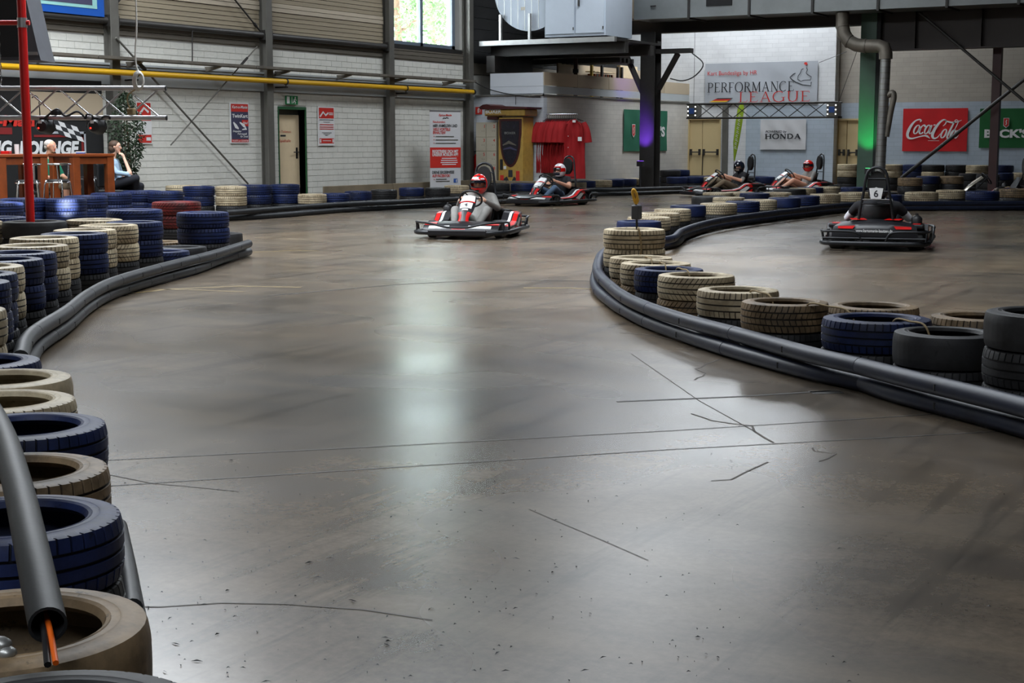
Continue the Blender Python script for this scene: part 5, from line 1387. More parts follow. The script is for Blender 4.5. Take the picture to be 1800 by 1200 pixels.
# --- emergency exit sign
loc, w, h = on_wall_left(501, 168, 522, 184)
t = panel_thing('exit_sign', 'green emergency exit sign with running figure above the door', 'sign', loc, RZL, w, h, 'exit_green', 0.03); y = -0.034
P_(t, y, 'white', lambda p: (p.rect(-w*.46, h*.1, -w*.22, h*.9), p.rect(-w*.05, h*.1, w*.0, h*.9), p.rib([(w*.22, h*.62), (w*.18, h*.42), (w*.28, h*.25), (w*.24, h*.08)], w*.07), p.rib([(w*.18, h*.42), (w*.10, h*.28), (w*.08, h*.15)], w*.07), p.rib([(w*.10, h*.5), (w*.22, h*.62), (w*.36, h*.5)], w*.05), p.poly([(w*.26+w*.06*math.cos(a), h*.78+w*.06*math.sin(a)) for a in [k*.785 for k in range(8)]])), 'pictogram')
# --- roll-up banner
p0 = on_X(752, 194, XW+0.75); p1 = on_X(811, 196, XW+0.75); w = (p1-p0).length*0.99; zt_ = p0.z; z0_ = 0.08; h = zt_-z0_
ax = (p1-p0); rz = math.atan2(ax.y, ax.x) - R(22)
c = (p0+p1)/2; w = 0.92
t = thing('rollup_banner', 'tall white and red roll-up banner for new customers by the lockers', 'banner', (c.x, c.y, 0), rz)
MB().rbox(-w/2-0.02, w/2+0.02, -0.1, 0.1, 0, 0.09, 0.02).build('base', M['alu'], t)
MB().rbox(-w/2, w/2, -0.012, -0.006, 0.09, zt_, 0.001).build('banner_sheet', M['white_cloth'], t); MB().rbox(-w/2, w/2, -0.02, 0.0, zt_-0.02, zt_+0.015, 0.005).build('top_rail', M['alu'], t)
MB().tube([(0, 0.03, 0.09), (0, 0.03, zt_)], 0.012, 8).build('pole', M['alu'], t, 60)
y = -0.016; H_ = zt_
def zz(px): return zt_-(px-82)/1065*(zt_-0.38)      # pixel row of the close-up -> height
def xx_(px): return ((px-118)/486-0.5)*w
P_(t, y, 'red_print', lambda p: p.rect(-w/2, zz(918), w/2, zz(618)), 'print_field')
logo(t, 0.0, zz(200), w*.42, zz(110)-zz(200), y-.003)
y -= .003
P_(t, y, 'red_print', lambda p: (p.text('Neukunden:', xx_(165), zz(258), .055, w*.40, .01), p.text('VIELE VORTEILE', xx_(165), zz(372), .066, w*.56, .02), p.text('ERHALTEN!', xx_(165), zz(420), .066, w*.40, .02), p.text('AUF FACEBOOK!', xx_(150), zz(1055), .066, w*.58, .02),
    [p.poly([(xx_(175), zz(q+10)), (xx_(192), zz(q)), (xx_(175), zz(q-10))]) for q in (455, 505, 553, 1088)]))
P_(t, y, 'ink', lambda p: (p.text('HIER ANMELDEN UND', xx_(165), zz(318), .066, w*.79, .02), p.text('DEINE ERGEBNISSE', xx_(150), zz(1003), .066, w*.71, .02)))
P_(t, y, 'steel_grey', lambda p: [p.rect(xx_(205), zz(q+7), xx_(e), zz(q-6)) for q, e in ((457, 497), (507, 560), (556, 525), (1086, 375), (1116, 425))], 'text_line')
P_(t, y, 'white', lambda p: (p.text('REGISTRIERE DICH MIT', xx_(155), zz(697), .07, w*.84, .03), p.text('UNSERER MOBILEN APP!', xx_(152), zz(745), .07, w*.84, .03)))
P_(t, y, 'white', lambda p: [p.rect(xx_(a), zz(q+7), xx_(b), zz(q-6)) for q, a, b in ((778, 300, 535), (808, 288, 548), (840, 282, 552), (868, 305, 525))], 'text_line')
P_(t, y, 'blue_print', lambda p: p.rect(xx_(487), zz(1140), xx_(550), zz(1080)), 'icon')
P_(t, y-.003, 'white', lambda p: p.text('f', xx_(522), zz(1138), .075, None, .03))
# --- fire extinguisher and its sign, on the front wall of the room
YF = YBX-0.02
loc, w, h = on_wall_far(836, 188, 847.5, 201, YF)
t = panel_thing('extinguisher_sign', 'small red square extinguisher sign on the bluish wall', 'sign', loc, 0, w, h, 'red_print')
P_(t, -0.016, 'white', lambda p: (p.rib([(-w*.05, h*.2), (-w*.05, h*.7), (w*.1, h*.8)], w*.18), p.rib([(w*.1, h*.8), (w*.25, h*.6), (w*.2, h*.3)], w*.06)), 'pictogram')
c = on_Y(831, 280, YBX-0.16)
t = thing('fire_extinguisher', 'red fire extinguisher with black hose beside the lockers', 'fire extinguisher', (max(c.x, XW+0.22), YBX-0.14, c.z-0.36))
MB().lathe([(0, 0), (0.075, 0), (0.085, 0.02), (0.085, 0.42), (0.06, 0.48), (0.025, 0.5), (0.025, 0.53), (0, 0.53)], 18).build('cylinder', M['red_paint'], t, 40)
MB().rbox(-0.03, 0.06, -0.03, 0.03, 0.53, 0.58, 0.01).build('valve', M['black'], t)
MB().tube(smooth_path([(-0.02, 0, 0.56), (-0.12, 0, 0.54), (-0.17, -0.02, 0.38), (-0.13, -0.04, 0.18), (-0.09, -0.03, 0.10)], 5), 0.012, 8).build('hose', M['black'], t, 60)
MB().box(-0.02, 0.02, 0.085, 0.14, 0.25, 0.40).build('wall_bracket', M['steel_dark'], t)
# --- lockers 1-10
YL = YBX-0.48
a, b = on_Y(837, 215, YL), on_Y(873, 213, YL); zt_ = a.z
t = thing('locker_cabinet', 'beige locker cabinet with red door numbers beside the boxing machine', 'locker', ((a.x+b.x)/2, YL, 0))
w = b.x-a.x; MB().box(-w/2, w/2, 0.0, 0.45, 0.0, zt_).build('body', M['locker'], t)
rh = (on_Y(850, 236.5, YL).z-on_Y(850, 261, YL).z)
for r_ in range(5):
    for c_ in range(2):
        z1 = zt_-0.03-r_*rh; z0 = z1-rh+0.012
        if z0 < 0.02: z0 = 0.02
        x0 = -w/2+c_*w/2+0.006; x1 = x0+w/2-0.012
        d = MB().rbox(x0, x1, -0.018, 0, z0, z1, 0.004).build('door', M['locker'], t)
        P_(d, -0.021, 'red_print', lambda p: p.text(str(r_*2+c_+1), x1-0.03, z1-0.11, 0.075, None, 0.02, align='r'))
        P_(d, -0.021, 'ink', lambda p: (p.rect(x1-0.06, z1-0.20, x1-0.045, z1-0.185), p.rect(x1-0.12, z1-0.20, x1-0.105, z1-0.185)), 'lock')
# --- boxing machine
YM = YBX-0.62
a, b = on_Y(876, 205, YM), on_Y(919, 205, YM); w = b.x-a.x
t = thing('boxing_machine', 'yellow boxing arcade machine with dark oval window beside red shirts', 'arcade machine', ((a.x+b.x)/2, YM, 0))
zc = on_Y(895, 206, YM).z; zs = on_Y(895, 192, YM).z; hw = w/2
MB().rbox(-hw, hw, 0.0, 0.55, 0.02, zc, 0.01).build('cabinet', M['machine_gold'], t)
hd = MB().rbox(-hw-0.34, hw+0.12, -0.12, 0.55, zc+0.03, zs, 0.02).build('header', M['machine_gold'], t)
MB().extr([(-hw-0.42, zs), (hw+0.22, zs), (hw+0.24, zs+0.05), (-hw-0.1, zs+0.09), (-hw-0.22, zs+0.13), (-hw-0.34, zs+0.12), (-hw-0.46, zs+0.05)], lambda p, q, d: (p, d, q), -0.2, 0.56).build('roof_cap', M['machine_dark'], t)
MB().rbox(-hw-0.30, -hw+0.02, -0.08, 0.2, zc-0.06, zc+0.03, 0.02).build('lamp_box', M['machine_dark'], t)
ov = [(hw*.92, zc-.04), (-hw*.92, zc-.04), (-hw*.90, zc-.42)] + [(-hw*0.84*math.cos(q*math.pi/12), zc-0.55-0.70*math.sin(q*math.pi/12)) for q in range(13)] + [(hw*.90, zc-.42)]
MB().extr(ov, lambda p, q, d: (p, d, q), -0.014, 0.0).build('oval_surround', M['machine_dark'], t)
wi = MB().extr([(p*0.80, zc-0.62+(q-zc+0.62)*0.90) for p, q in ov], lambda p, q, d: (p, d, q), -0.022, -0.012).build('window', M['machine_screen'], t)
P_(wi, -0.026, 'navy_print', lambda p: p.rib([(-hw*.55, zc-0.80), (0, zc-0.76), (hw*.55, zc-0.82)], [.03, .06, .03]), 'picture'); P_(wi, -0.026, 'dark_plank', lambda p: p.rib([(-hw*.6, zc-0.70), (-hw*.1, zc-0.62), (hw*.5, zc-0.70)], [.03, .08, .02]), 'picture')
P_(wi, -0.027, 'galv', lambda p: p.text('BOXER', 0, zc-0.42, 0.055, hw*0.9, 0.01, align='c')); P_(hd, -0.125, 'white', lambda p: p.text('BOXER', -hw-0.30, zc+0.10, 0.10, 0.46, 0.03)); P_(hd, -0.125, 'machine_dark', lambda p: p.rect(-hw-.3, zc+.045, -hw+.3, zc+.06), 'picture')
MB().rbox(-hw*.86, -hw*.62, -0.02, 0, zc-1.32, zc-1.05, 0.01).build('coin_slot', M['black'], t); MB().rbox(-hw*.56, -hw*.34, -0.015, 0, zc-1.30, zc-1.22, 0.005).build('display', M['white'], t)
MB().rbox(-hw*.85, -hw*.55, -0.012, 0, zc-1.58, zc-1.45, 0.005).build('sticker', M['red_print'], t); MB().rbox(hw*.45, hw*.75, -0.012, 0, zc-1.6, zc-1.34, 0.005).build('sticker', M['red_print'], t)
P_(t, -0.006, 'machine_dark', lambda p: (p.poly([(-hw*.95, .05), (hw*.95, .05), (hw*.5, .22), (0, .34), (-hw*.5, .22)])), 'figure_print'); P_(t, -0.007, 'ink', lambda p: (p.rib([(-hw*.55, .20), (-hw*.5, .40), (-hw*.2, .46)], .13), p.rib([(hw*.55, .20), (hw*.5, .40), (hw*.2, .46)], .13), p.rib([(0, .50), (0, .68)], [.13, .12])), 'figure_print')
# --- clothes rack with red shirts
YR = YBX+0.15
a, b = on_Y(956, 201, YR), on_Y(1015, 201, YR); zr_ = a.z; L = (b-a).length
t = thing('clothes_rail', 'chrome clothes rail hung full of red shirts', 'clothes rail', ((a.x+b.x)/2, YR, 0))
RCX = (a.x+b.x)/2; hl = L/2
fr = MB().tube([(-hl, 0, zr_), (hl, 0, zr_)], 0.016, 8)
fr.build('top_rail', M['chrome'], t, 60)
for s in (-1, 1):
    MB().tube([(s*hl*0.96, 0, 0.05), (s*hl*0.96, 0, zr_)], 0.014, 8).build('upright', M['chrome'], t, 60); MB().tube([(s*hl*0.96, -0.25, 0.04), (s*hl*0.96, 0.25, 0.04)], 0.016, 8).build('foot', M['chrome'], t, 60)
def shirt(L_, wd, face):
    rows = []
    for j in range(12):
        z = -0.07-(L_-0.07)*j/11; ww = 0.06+(wd-0.06)*min(1, j/1.2) if j < 2 else wd-0.03+0.03*j/11
        rows.append([(ww*k/8, 0.028*math.sin(k*1.7+face)*min(1, j/3)*(0.6+0.4*math.sin(j*0.5))+0.02*math.sin(j*0.9+k*0.6), z-0.05*(abs(k)/8)**2*(1 if j < 2 else 0)) for k in range(-8, 9)])
    mb = shell(rows, 0.05, Vector((0, 1, 0)))
    for s in (-1, 1):
        pts = [(s*(wd-0.05), 0.02, -0.17), (s*(wd+0.03), 0.02, -0.36), (s*(wd+0.07), 0.02, -0.66)]
        mb.tube(smooth_path(pts, 3), [0.07+0.006*i for i in range(7)], 10)
    return mb
sm = [shirt(1.42, 0.24, 0).mesh('shirt', 60), shirt(1.56, 0.28, 1).mesh('shirt', 60)]
for q in sm: q.materials.append(M['shirt_red'])
NS = 15
for k in range(NS):
    last = k >= NS-2
    x = RCX-hl*0.9+2*hl*0.9*k/(NS-1)
    ti = thing('red_shirt', 'red shirt with white chest logo at the outer end of the rail' if k == NS-1 else 'plain red shirt hanging on the chrome clothes rail', 'shirt', (x, YR, zr_-0.05), (R(14) if last else R(58)+random.uniform(-.18, .18)), 'red shirts on the clothes rail')
    s_ = link('cloth', sm[1 if last else 0], [], ti)
    if k == NS-1: s_.location = (0.0, -0.14, 0)
    MB().tube(smooth_path([(0, 0, 0.05), (0.02, 0, 0.07), (0.03, 0, 0.05), (0, 0, 0.01), (0, 0, -0.05)], 3) , 0.004, 6).tube([(-0.2, 0, -0.12), (0, 0, -0.05), (0.2, 0, -0.12)], 0.007, 6).build('hanger', M['black'], ti, 60)
    if k == NS-1:
        MB().box(0.10, 0.20, -0.175, -0.168, -0.62, -0.52).build('chest_logo', M['white'], ti); MB().box(-0.04, 0.04, -0.175, -0.168, -0.16, -0.10).build('collar_tag', M['white'], ti)
        for z in (-0.5, -0.78): MB().ball((-0.15, -0.17, z), 0.012, 8, 6).build('button', M['white'], ti)
# --- banners on the far wall
def serif(p, s, x, z, h, w, mi=0, thick=0.115, thin=0.05):
    """capital letters with serifs; widths in units of h"""
    GL = {'P': (.62, [([(.14, 0), (.14, 1)], 1), ([(.14, .97), (.38, .97), (.52, .88), (.55, .74), (.50, .58), (.38, .49), (.14, .49)], 2)], [(.0, .28, 0), (0, .2, 1)]),
          'E': (.62, [([(.14, 0), (.14, 1)], 1), ([(.14, .97), (.55, .97), (.57, .82)], 0), ([(.14, .52), (.42, .52)], 0), ([(.14, .03), (.55, .03), (.59, .2)], 0)], [(0, .2, 0), (0, .2, 1)]),
          'R': (.70, [([(.14, 0), (.14, 1)], 1), ([(.14, .97), (.38, .97), (.51, .88), (.54, .75), (.50, .60), (.38, .52), (.14, .52)], 2), ([(.34, .52), (.66, .0)], 1)], [(0, .28, 0), (0, .2, 1), (.6, .74, 0)]),
          'F': (.58, [([(.14, 0), (.14, 1)], 1), ([(.14, .97), (.53, .97), (.55, .82)], 0), ([(.14, .5), (.42, .5)], 0)], [(0, .28, 0), (0, .2, 1)]),
          'O': (.84, [([(.42+.37*math.cos(a), .5+.5*math.sin(a)) for a in [k*math.pi/12 for k in range(25)]], 3)], []),
          'M': (.96, [([(.14, 0), (.16, 1)], 0), ([(.16, 1), (.48, .08)], 1), ([(.48, .08), (.80, 1)], 0), ([(.80, 1), (.82, 0)], 1)], [(.04, .26, 0), (.04, .18, 1), (.70, .94, 0), (.80, .92, 1)]),
          'A': (.78, [([(.10, 0), (.39, 1)], 0), ([(.39, 1), (.68, 0)], 1), ([(.20, .36), (.58, .36)], 0)], [(0, .22, 0), (.56, .80, 0)]),
          'N': (.82, [([(.14, 0), (.14, 1)], 0), ([(.14, 1), (.70, 0)], 1), ([(.70, 0), (.70, 1)], 0)], [(.03, .26, 0), (.02, .16, 1), (.58, .82, 1)]),
          'C': (.76, [([(.40+.36*math.cos(a), .5+.5*math.sin(a)) for a in [R(48)+k*R(264)/16 for k in range(17)]], 3)], []),
          'L': (.58, [([(.14, 0), (.14, 1)], 1), ([(.14, .03), (.52, .03), (.57, .22)], 0)], [(0, .2, 0), (0, .28, 1)]),
          'G': (.82, [([(.41+.37*math.cos(a), .5+.5*math.sin(a)) for a in [R(48)+k*R(270)/16 for k in range(17)]], 3), ([(.70, .08), (.70, .42)], 1)], [(.56, .82, .42)]),
          'U': (.80, [([(.13, 1), (.13, .35), (.20, .10), (.40, .0), (.58, .10), (.66, .35), (.66, 1)], 3)], [(.02, .26, 1), (.56, .78, 1)]),
          'H': (.86, [([(.15, 0), (.15, 1)], 1), ([(.71, 0), (.71, 1)], 1), ([(.15, .5), (.71, .5)], 0)], [(0, .32, 0), (0, .32, 1), (.54, .86, 0), (.54, .86, 1)]),
          'D': (.84, [([(.15, 0), (.15, 1)], 1), ([(.15, .97), (.40, .97), (.62, .84), (.72, .5), (.62, .16), (.40, .03), (.15, .03)], 2)], [(0, .2, 0), (0, .2, 1)])}
    tot = sum(GL[c][0] for c in s)+0.08*(len(s)-1); kx = w/tot; cx = x
    P0_ = p
    for c in s:
        wd, strokes, ser = GL[c]; p = P0_[0]() if isinstance(P0_, tuple) else P0_
        for pts, k in strokes:
            q = [(cx+a*kx, z+b*h) for a, b in pts]
            if k == 1: ww = thick*h
            elif k == 0: ww = thin*h
            else:
                n = len(pts); ww = []
                for i in range(n):
                    a, b = pts[max(0, i-1)], pts[min(n-1, i+1)]; dx, dy = abs(b[0]-a[0]), abs(b[1]-a[1]); f_ = dy/(dx+dy+1e-9)
                    ww.append((thin+(thick*1.05-thin)*f_)*h)
            p.rib(q, ww, mi)
        for a, b, zz_ in ser:
            zq = z+zz_*h; o = -1 if zz_ == 1 else 1
            p.rect(cx+a*kx, min(zq, zq+o*thin*h*.8), cx+b*kx, max(zq, zq+o*thin*h*.8), mi)
        cx += (wd+0.08)*kx
        if isinstance(P0_, tuple): P0_[1](p)
a, b = on_Y(1240, 112, YB-0.05), on_Y(1438, 111, YB-0.05); zb_ = on_Y(1340, 182, YB-0.05).z
w, h = b.x-a.x, a.z-zb_
t = panel_thing('league_banner', 'large grey performance league banner hanging on the far white wall', 'banner', ((a.x+b.x)/2, YB-0.05, zb_), 0, w, h, 'grey_cloth', part='cloth', wave=0.012); y = -0.022
def bx_(px): return ((px-242)/1198-0.5)*w
def bz_(px): return h*(1-(px-672)/415)
P_(t, y, 'red_print', lambda p: (p.text('Kart Bundesliga by HR', bx_(272), bz_(793), h*.10, w*.447)))
serif((lambda: Print(y), lambda q: q.build('letter', M['red_print'], t, fix=False)), 'LEAGUE', bx_(615), bz_(1072), bz_(967)-bz_(1072), w*.63)
serif((lambda: Print(y), lambda q: q.build('letter', M['ink'], t, fix=False)), 'PERFORMANCE', bx_(272), bz_(967), bz_(868)-bz_(967), w*.775)
P_(t, y, 'ink', lambda p: [p.rib([(bx_(a), bz_(b)) for a, b in q], wd*w) for q, wd in (([(1213, 790), (1190, 800), (1155, 830), (1180, 855), (1220, 880), (1290, 908), (1375, 918), (1378, 880)], .008), ([(1295, 748), (1275, 755), (1262, 790), (1240, 820), (1235, 850), (1270, 872), (1300, 862), (1370, 860), (1378, 830), (1335, 805), (1322, 790), (1335, 760), (1325, 735)], .006))], 'emblem')
P_(t, y, 'red_print', lambda p: p.poly([(bx_(1297), bz_(700)), (bx_(1305), bz_(684)), (bx_(1328), bz_(684)), (bx_(1336), bz_(708)), (bx_(1318), bz_(712))]), 'emblem')
for k, (m_, z0, z1) in enumerate((('ink', 1026, 1037), ('red_print', 1037, 1053), ('gold', 1053, 1066))):
    P_(t, y, m_, lambda p: p.poly([(bx_(290+(1066-z1)*2.4), bz_(z1)), (bx_(480+(1066-z1)*1.9), bz_(z1)), (bx_(480+(1066-z0)*1.9), bz_(z0)), (bx_(290+(1066-z0)*2.4), bz_(z0))]), 'flag_print')
loc, w, h = on_wall_far(1337, 210, 1416, 263, YB-0.05)
t = panel_thing('sponsor_cloth', 'white engine sponsor cloth with black lettering on the pale blue wall', 'banner', loc, 0, w, h, 'white_cloth', part='cloth', wave=0.014); y = -0.026
P_(t, y, 'ink', lambda p: p.text('POWERED by', -w*.38, h*.56, h*.07, w*.47, .025, .25))
serif((lambda: Print(y), lambda q: q.build('letter', M['ink'], t, fix=False)), 'HONDA', -w*.39, h*.36, h*.16, w*.78, 0, .32, .15)
YC = YB+0.35-0.03
loc, w, h = on_wall_far(1588, 191, 1699, 266, YC)
t = panel_thing('soda_banner', 'red soda banner with flowing white script on the far wall', 'banner', loc, 0, w, h, 'red_cloth', part='cloth', wave=0.012); y = -0.024
def cx_(px): return ((px-533)/660-0.5)*w
def cz_2(px): return h*(1-(px-60)/460)
def ell(cx, cy, rx, ry, sl=0.35, a0=0, a1=360, n=18):
    out = []
    for k in range(n+1):
        a = R(a0+(a1-a0)*k/n); dx, dy = rx*math.cos(a), ry*math.sin(a); out.append((cx+dx+sl*dy, cy-dy))
    return out
SC = [([(712, 205), (722, 190), (705, 178), (665, 192), (625, 238), (595, 300), (587, 345), (600, 375), (640, 382), (700, 366), (760, 352), (790, 358), (820, 382)], [6, 18, 14, 14, 24, 30, 28, 22, 14, 10, 14, 22, 3]),
      (ell(680, 285, 24, 46), [8+9*abs(math.cos(k*.35)) for k in range(19)]), (ell(738, 285, 24, 46, .35, 35, 320), [9+10*abs(math.cos(k*.3)) for k in range(19)]),
      (ell(790, 285, 22, 46), [8+9*abs(math.cos(k*.35)) for k in range(19)]), ([(835, 238), (818, 290), (812, 325), (825, 328), (845, 300)], [16, 16, 16, 9, 4]), ([(852, 240), (872, 236)], [14, 10]),
      ([(948, 250), (972, 225), (978, 195), (955, 182), (915, 210), (872, 270), (848, 325), (845, 360), (862, 382), (895, 370), (925, 330)], [5, 12, 12, 14, 20, 28, 30, 28, 18, 10, 5]),
      ([(955, 184), (990, 200), (1040, 212), (1090, 205), (1135, 188)], [5, 14, 18, 12, 3]), (ell(958, 330, 22, 46), [8+9*abs(math.cos(k*.35)) for k in range(19)]),
      ([(1095, 190), (1075, 185), (1050, 230), (1015, 310), (995, 360), (1000, 380), (1025, 365), (1070, 280), (1100, 210), (1095, 190)], [5, 8, 16, 20, 20, 16, 8, 8, 9, 5]), (ell(1050, 335, 20, 44), [8+9*abs(math.cos(k*.35)) for k in range(19)]), ([(1095, 295), (1078, 345), (1072, 372), (1085, 376), (1110, 345)], [15, 16, 16, 10, 3])]
def script(p):
    for pts, ws_ in SC:
        q = [(cx_(a), cz_2(b)) for a, b in pts]; n = len(q); sm_ = smooth_path(q, 4); ww = []
        for i in range(len(sm_)):
            f_ = i/4; j = min(n-2, int(f_)); ww.append((ws_[j]+(ws_[j+1]-ws_[j])*(f_-j))/660*w)
        p.rib([(v.x, v.y) for v in sm_], ww)
    p.rect(cx_(800), cz_2(408), cx_(915), cz_2(404))
P_(t, y, 'white', script)
def beer(t, w, h, y, shield, text, tx, tz, th, tw):
    sx, sz, sh = shield
    P_(t, y, 'white', lambda p: p.poly([(sx-sh*.30, sz+sh*.5), (sx-sh*.30, sz-sh*.32), (sx, sz-sh*.56), (sx+sh*.30, sz-sh*.32), (sx+sh*.30, sz+sh*.5)]), 'crest'); P_(t, y-.003, 'red_print', lambda p: p.poly([(sx-sh*.25, sz+sh*.45), (sx-sh*.25, sz-sh*.28), (sx, sz-sh*.48), (sx+sh*.25, sz-sh*.28), (sx+sh*.25, sz+sh*.45)]), 'crest')
    P_(t, y-.006, 'white', lambda p: (p.rib([(sx+sh*.06, sz+sh*.3), (sx-sh*.03, sz+sh*.1), (sx+sh*.04, sz-sh*.05), (sx-sh*.04, sz-sh*.25)], sh*.1)), 'crest'); P_(t, y, 'white', lambda p: p.text(text, tx, tz, th, tw, .045))
loc, w, h = on_wall_far(1723, 191, 1815, 260, YC)
t = panel_thing('beer_banner', 'dark green beer banner with white lettering behind the brown pole', 'banner', loc, 0, w, h, 'beck_green2', part='cloth', wave=0.01)
beer(t, w, h, -0.022, (0.0, h*.64, h*.24), "BECK'S", -w*.40, h*.27, h*.19, w*.82)
a, b = on_X(1097, 192, XB+0.03), on_X(1173, 197, XB+0.03); w = b.y-a.y; zb_ = on_X(1097, 266, XB+0.03).z; h = a.z-zb_
t = panel_thing('beer_flag', 'green beer flag partly hidden by the dark braced column', 'banner', (XB+0.03, (a.y+b.y)/2, zb_), RZL, w, h, 'beck_green', part='cloth', wave=0.012)
beer(t, w, h, -0.024, (-w*.30, h*.50, h*.30), "BECK'S", -w*.12, h*.37, h*.22, w*.55)
# --- lime beach flag
YFg = YB-0.8
c = on_Y(1290, 280, YFg)
t = thing('beach_flag', 'tall lime green beach flag with white letters by the beige doors', 'flag', (c.x, YFg, 0))
pts = [on_Y(u, v, YFg) for u, v in ((1291, 283), (1294, 250), (1299, 215), (1303, 190), (1305, 180))]
pr_ = [on_Y(u, v, YFg) for u, v in ((1290, 283), (1289, 250), (1293, 215), (1297, 190), (1304, 179))]
rows = [[p, (p+q)/2+Vector((0, -0.03, 0)), q] for p, q in zip(pr_, [on_Y(u, v, YFg) for u, v in ((1291.5, 283), (1299, 250), (1305, 215), (1308, 190), (1306, 179))])]
rows = [[q-t.location for q in r_] for r_ in rows]
shell(rows, 0.006, Vector((0, 1, 0))).build('sail', M['lime'], t, 60)
MB().tube([Vector((0, 0, 0.03)), *[p-t.location+Vector((0, 0.015, 0)) for p in pr_]], 0.014, 8).build('pole', M['alu'], t, 60)
MB().lathe([(0, 0), (0.09, 0), (0.08, 0.04), (0, 0.05)], 16).build('base', M['steel_dark'], t, 40)
d0 = on_Y(1295, 262, YFg-0.045)-t.location; d1 = (on_Y(1302, 212, YFg-0.045)-t.location)-d0; ax = d1.normalized(); upv = Vector((-ax.z, 0, ax.x))
for k in range(9):
    pr = Print(0); pr.rib([(k*0.115, 0.0+0.02*(k % 2)), (k*0.115+0.03, 0.09), (k*0.115+0.06, 0.02), (k*0.115+0.075, 0.08)], 0.018)
    pr.xf(Matrix(((ax.x, 0, upv.x, d0.x), (0, 1, 0, d0.y), (ax.z, 0, upv.z, d0.z), (0, 0, 0, 1)))).build('letter', M['white'], t, fix=False)
# --- lattice truss over the far doors
YT = 41.2
a, b = on_Y(1207, 183, YT), on_Y(1473, 183, YT); zt_, zb_ = a.z, on_Y(1300, 207, YT).z
t = thing('light_truss', 'black lattice truss hanging below the league banner', 'truss', ((a.x+b.x)/2, YT, zb_))
hw = (b.x-a.x)/2; hh = zt_-zb_
for y_ in (0, 0.38):
    for z in (0, hh): MB().tube([(-hw, y_, z), (hw, y_, z)], 0.025, 8).build('chord', M['steel_dark'], t, 60)
n = 7
for k in range(n):
    x0 = -hw+0.35+k*(2*hw-0.7)/n; x1 = x0+(2*hw-0.7)/n
    MB().tube([(x0, 0, 0), (x1, 0, hh)], 0.012, 6).build('lattice', M['steel_dark'], t, 60); MB().tube([(x0, 0, hh), (x1, 0, 0)], 0.012, 6).build('lattice', M['steel_dark'], t, 60)
for s in (-1, 1):
    x = s*(hw-0.17); MB().rbox(x-0.15, x+0.15, -0.02, 0.38, 0.02, hh-0.02, 0.01).build('corner_block', M['steel_grey'], t); MB().rbox(x-0.08, x+0.08, -0.03, -0.02, hh*.3, hh*.7, 0.004).build('face_plate', M['blue_print'], t)
    for q in (0.2, 0.5, 0.8):
        for sx in (-1, 1): MB().ball((x+sx*0.115, -0.02, hh*q), 0.022, 10, 6).build('lamp_bulb', M['led_white'], t, 60)
for u in (1215, 1466):
    p = on_Y(u, 183, YT); MB().tube([(p.x-t.location.x, 0.19, hh), (p.x-t.location.x, 0.19, ROOF-zb_)], 0.006, 6).build('suspension_wire', M['steel_dark'], t, 60)
# --- LED uplights colouring the two columns (the photo shows their light)
def uplight(label, loc, target, col, power, led):
    t = thing('led_uplight', label, 'lamp', loc)
    MB().rbox(-0.09, 0.09, -0.07, 0.07, 0.02, 0.16, 0.01).build('housing', M['black'], t); MB().box(-0.07, 0.07, -0.05, 0.05, 0.162, 0.166).build('led_face', M[led], t)
    l = bpy.data.lights.new('uplight_beam', 'SPOT'); l.color = col; l.energy = power; l.spot_size = R(46); l.spot_blend = 0.8; l.shadow_soft_size = 0.08
    o = bpy.data.objects.new('uplight_beam', l); COL.objects.link(o); o.parent = t; o.location = (0, 0, 0.2)
    d = Vector(target)-Vector(loc)-Vector((0, 0, 0.2)); o.rotation_euler = d.to_track_quat('-Z', 'Y').to_euler()
    return t
pl = on_Y(1126, 291, yc-0.75)
ps = thing('lamp_stand', 'low black stand carrying the purple lamp at the braced column', 'stand', (pl.x, pl.y, 0))
MB().rbox(-0.2, 0.2, -0.2, 0.2, 0, 0.08, 0.02).tube([(0, 0, 0.08), (0, 0, pl.z-0.04)], 0.03, 8).build('post', M['black'], ps)
uplight('purple led lamp on its stand at the foot of the braced column', (pl.x, pl.y, pl.z-0.04), (xc-0.1, yc-0.2, pl.z+0.9), (0.22, 0.06, 1.0), 700, 'led_purple')
pg = on_Y(1527, 300, YG-0.75)
ps = thing('lamp_stand', 'low black stand carrying the green lamp at the green column', 'stand', (pg.x, pg.y, 0))
MB().rbox(-0.2, 0.2, -0.15, 0.15, 0, 0.08, 0.02).tube([(0, 0, 0.08), (0, 0, pg.z-0.1)], 0.03, 8).build('post', M['black'], ps)
uplight('green led lamp on its stand at the foot of the green column', (pg.x, pg.y, pg.z-0.1), (xgc, YG-0.2, pg.z+1.0), (0.03, 1.0, 0.25), 260, 'led_green')
# --- wires on the far wall
def wire(label, pts, r=0.008):
    tag(MB().tube(pts, r, 5).build('wire', M['black'], None, 60, origin=pts[0]), label, 'wire')
wire('thin stay wire from the league banner to the duct elbow', [on_Y(1440, 110, 41.8), on_Y(1488, 91, 37.4)])
wire('thin wire from the truss end up to the duct elbow', [on_Y(1474, 180, 41.0), on_Y(1510, 80, 37.4)])
cb_ = smooth_path([on_X(832, 143, XB-1.9), on_Y(860, 157, YBX-0.06), on_Y(905, 167, YBX-0.06), on_Y(950, 170, YBX-0.06)], 5)
wire('black cable sagging across the front of the white room', cb_, 0.012)
wire('black cable hanging to the roof of the boxing machine', [on_Y(906.5, 168, YBX-0.1), on_Y(906.5, 184, YBX-0.1)], 0.008)
c1 = smooth_path([on_Y(1178, 138, 42.6), on_Y(1200, 142, 42.6), on_Y(1222, 133, 42.6), on_Y(1236, 112, 42.6), on_Y(1215, 92, 42.6)], 5)
wire('looped black cable on the wall beside the league banner', c1, 0.02)
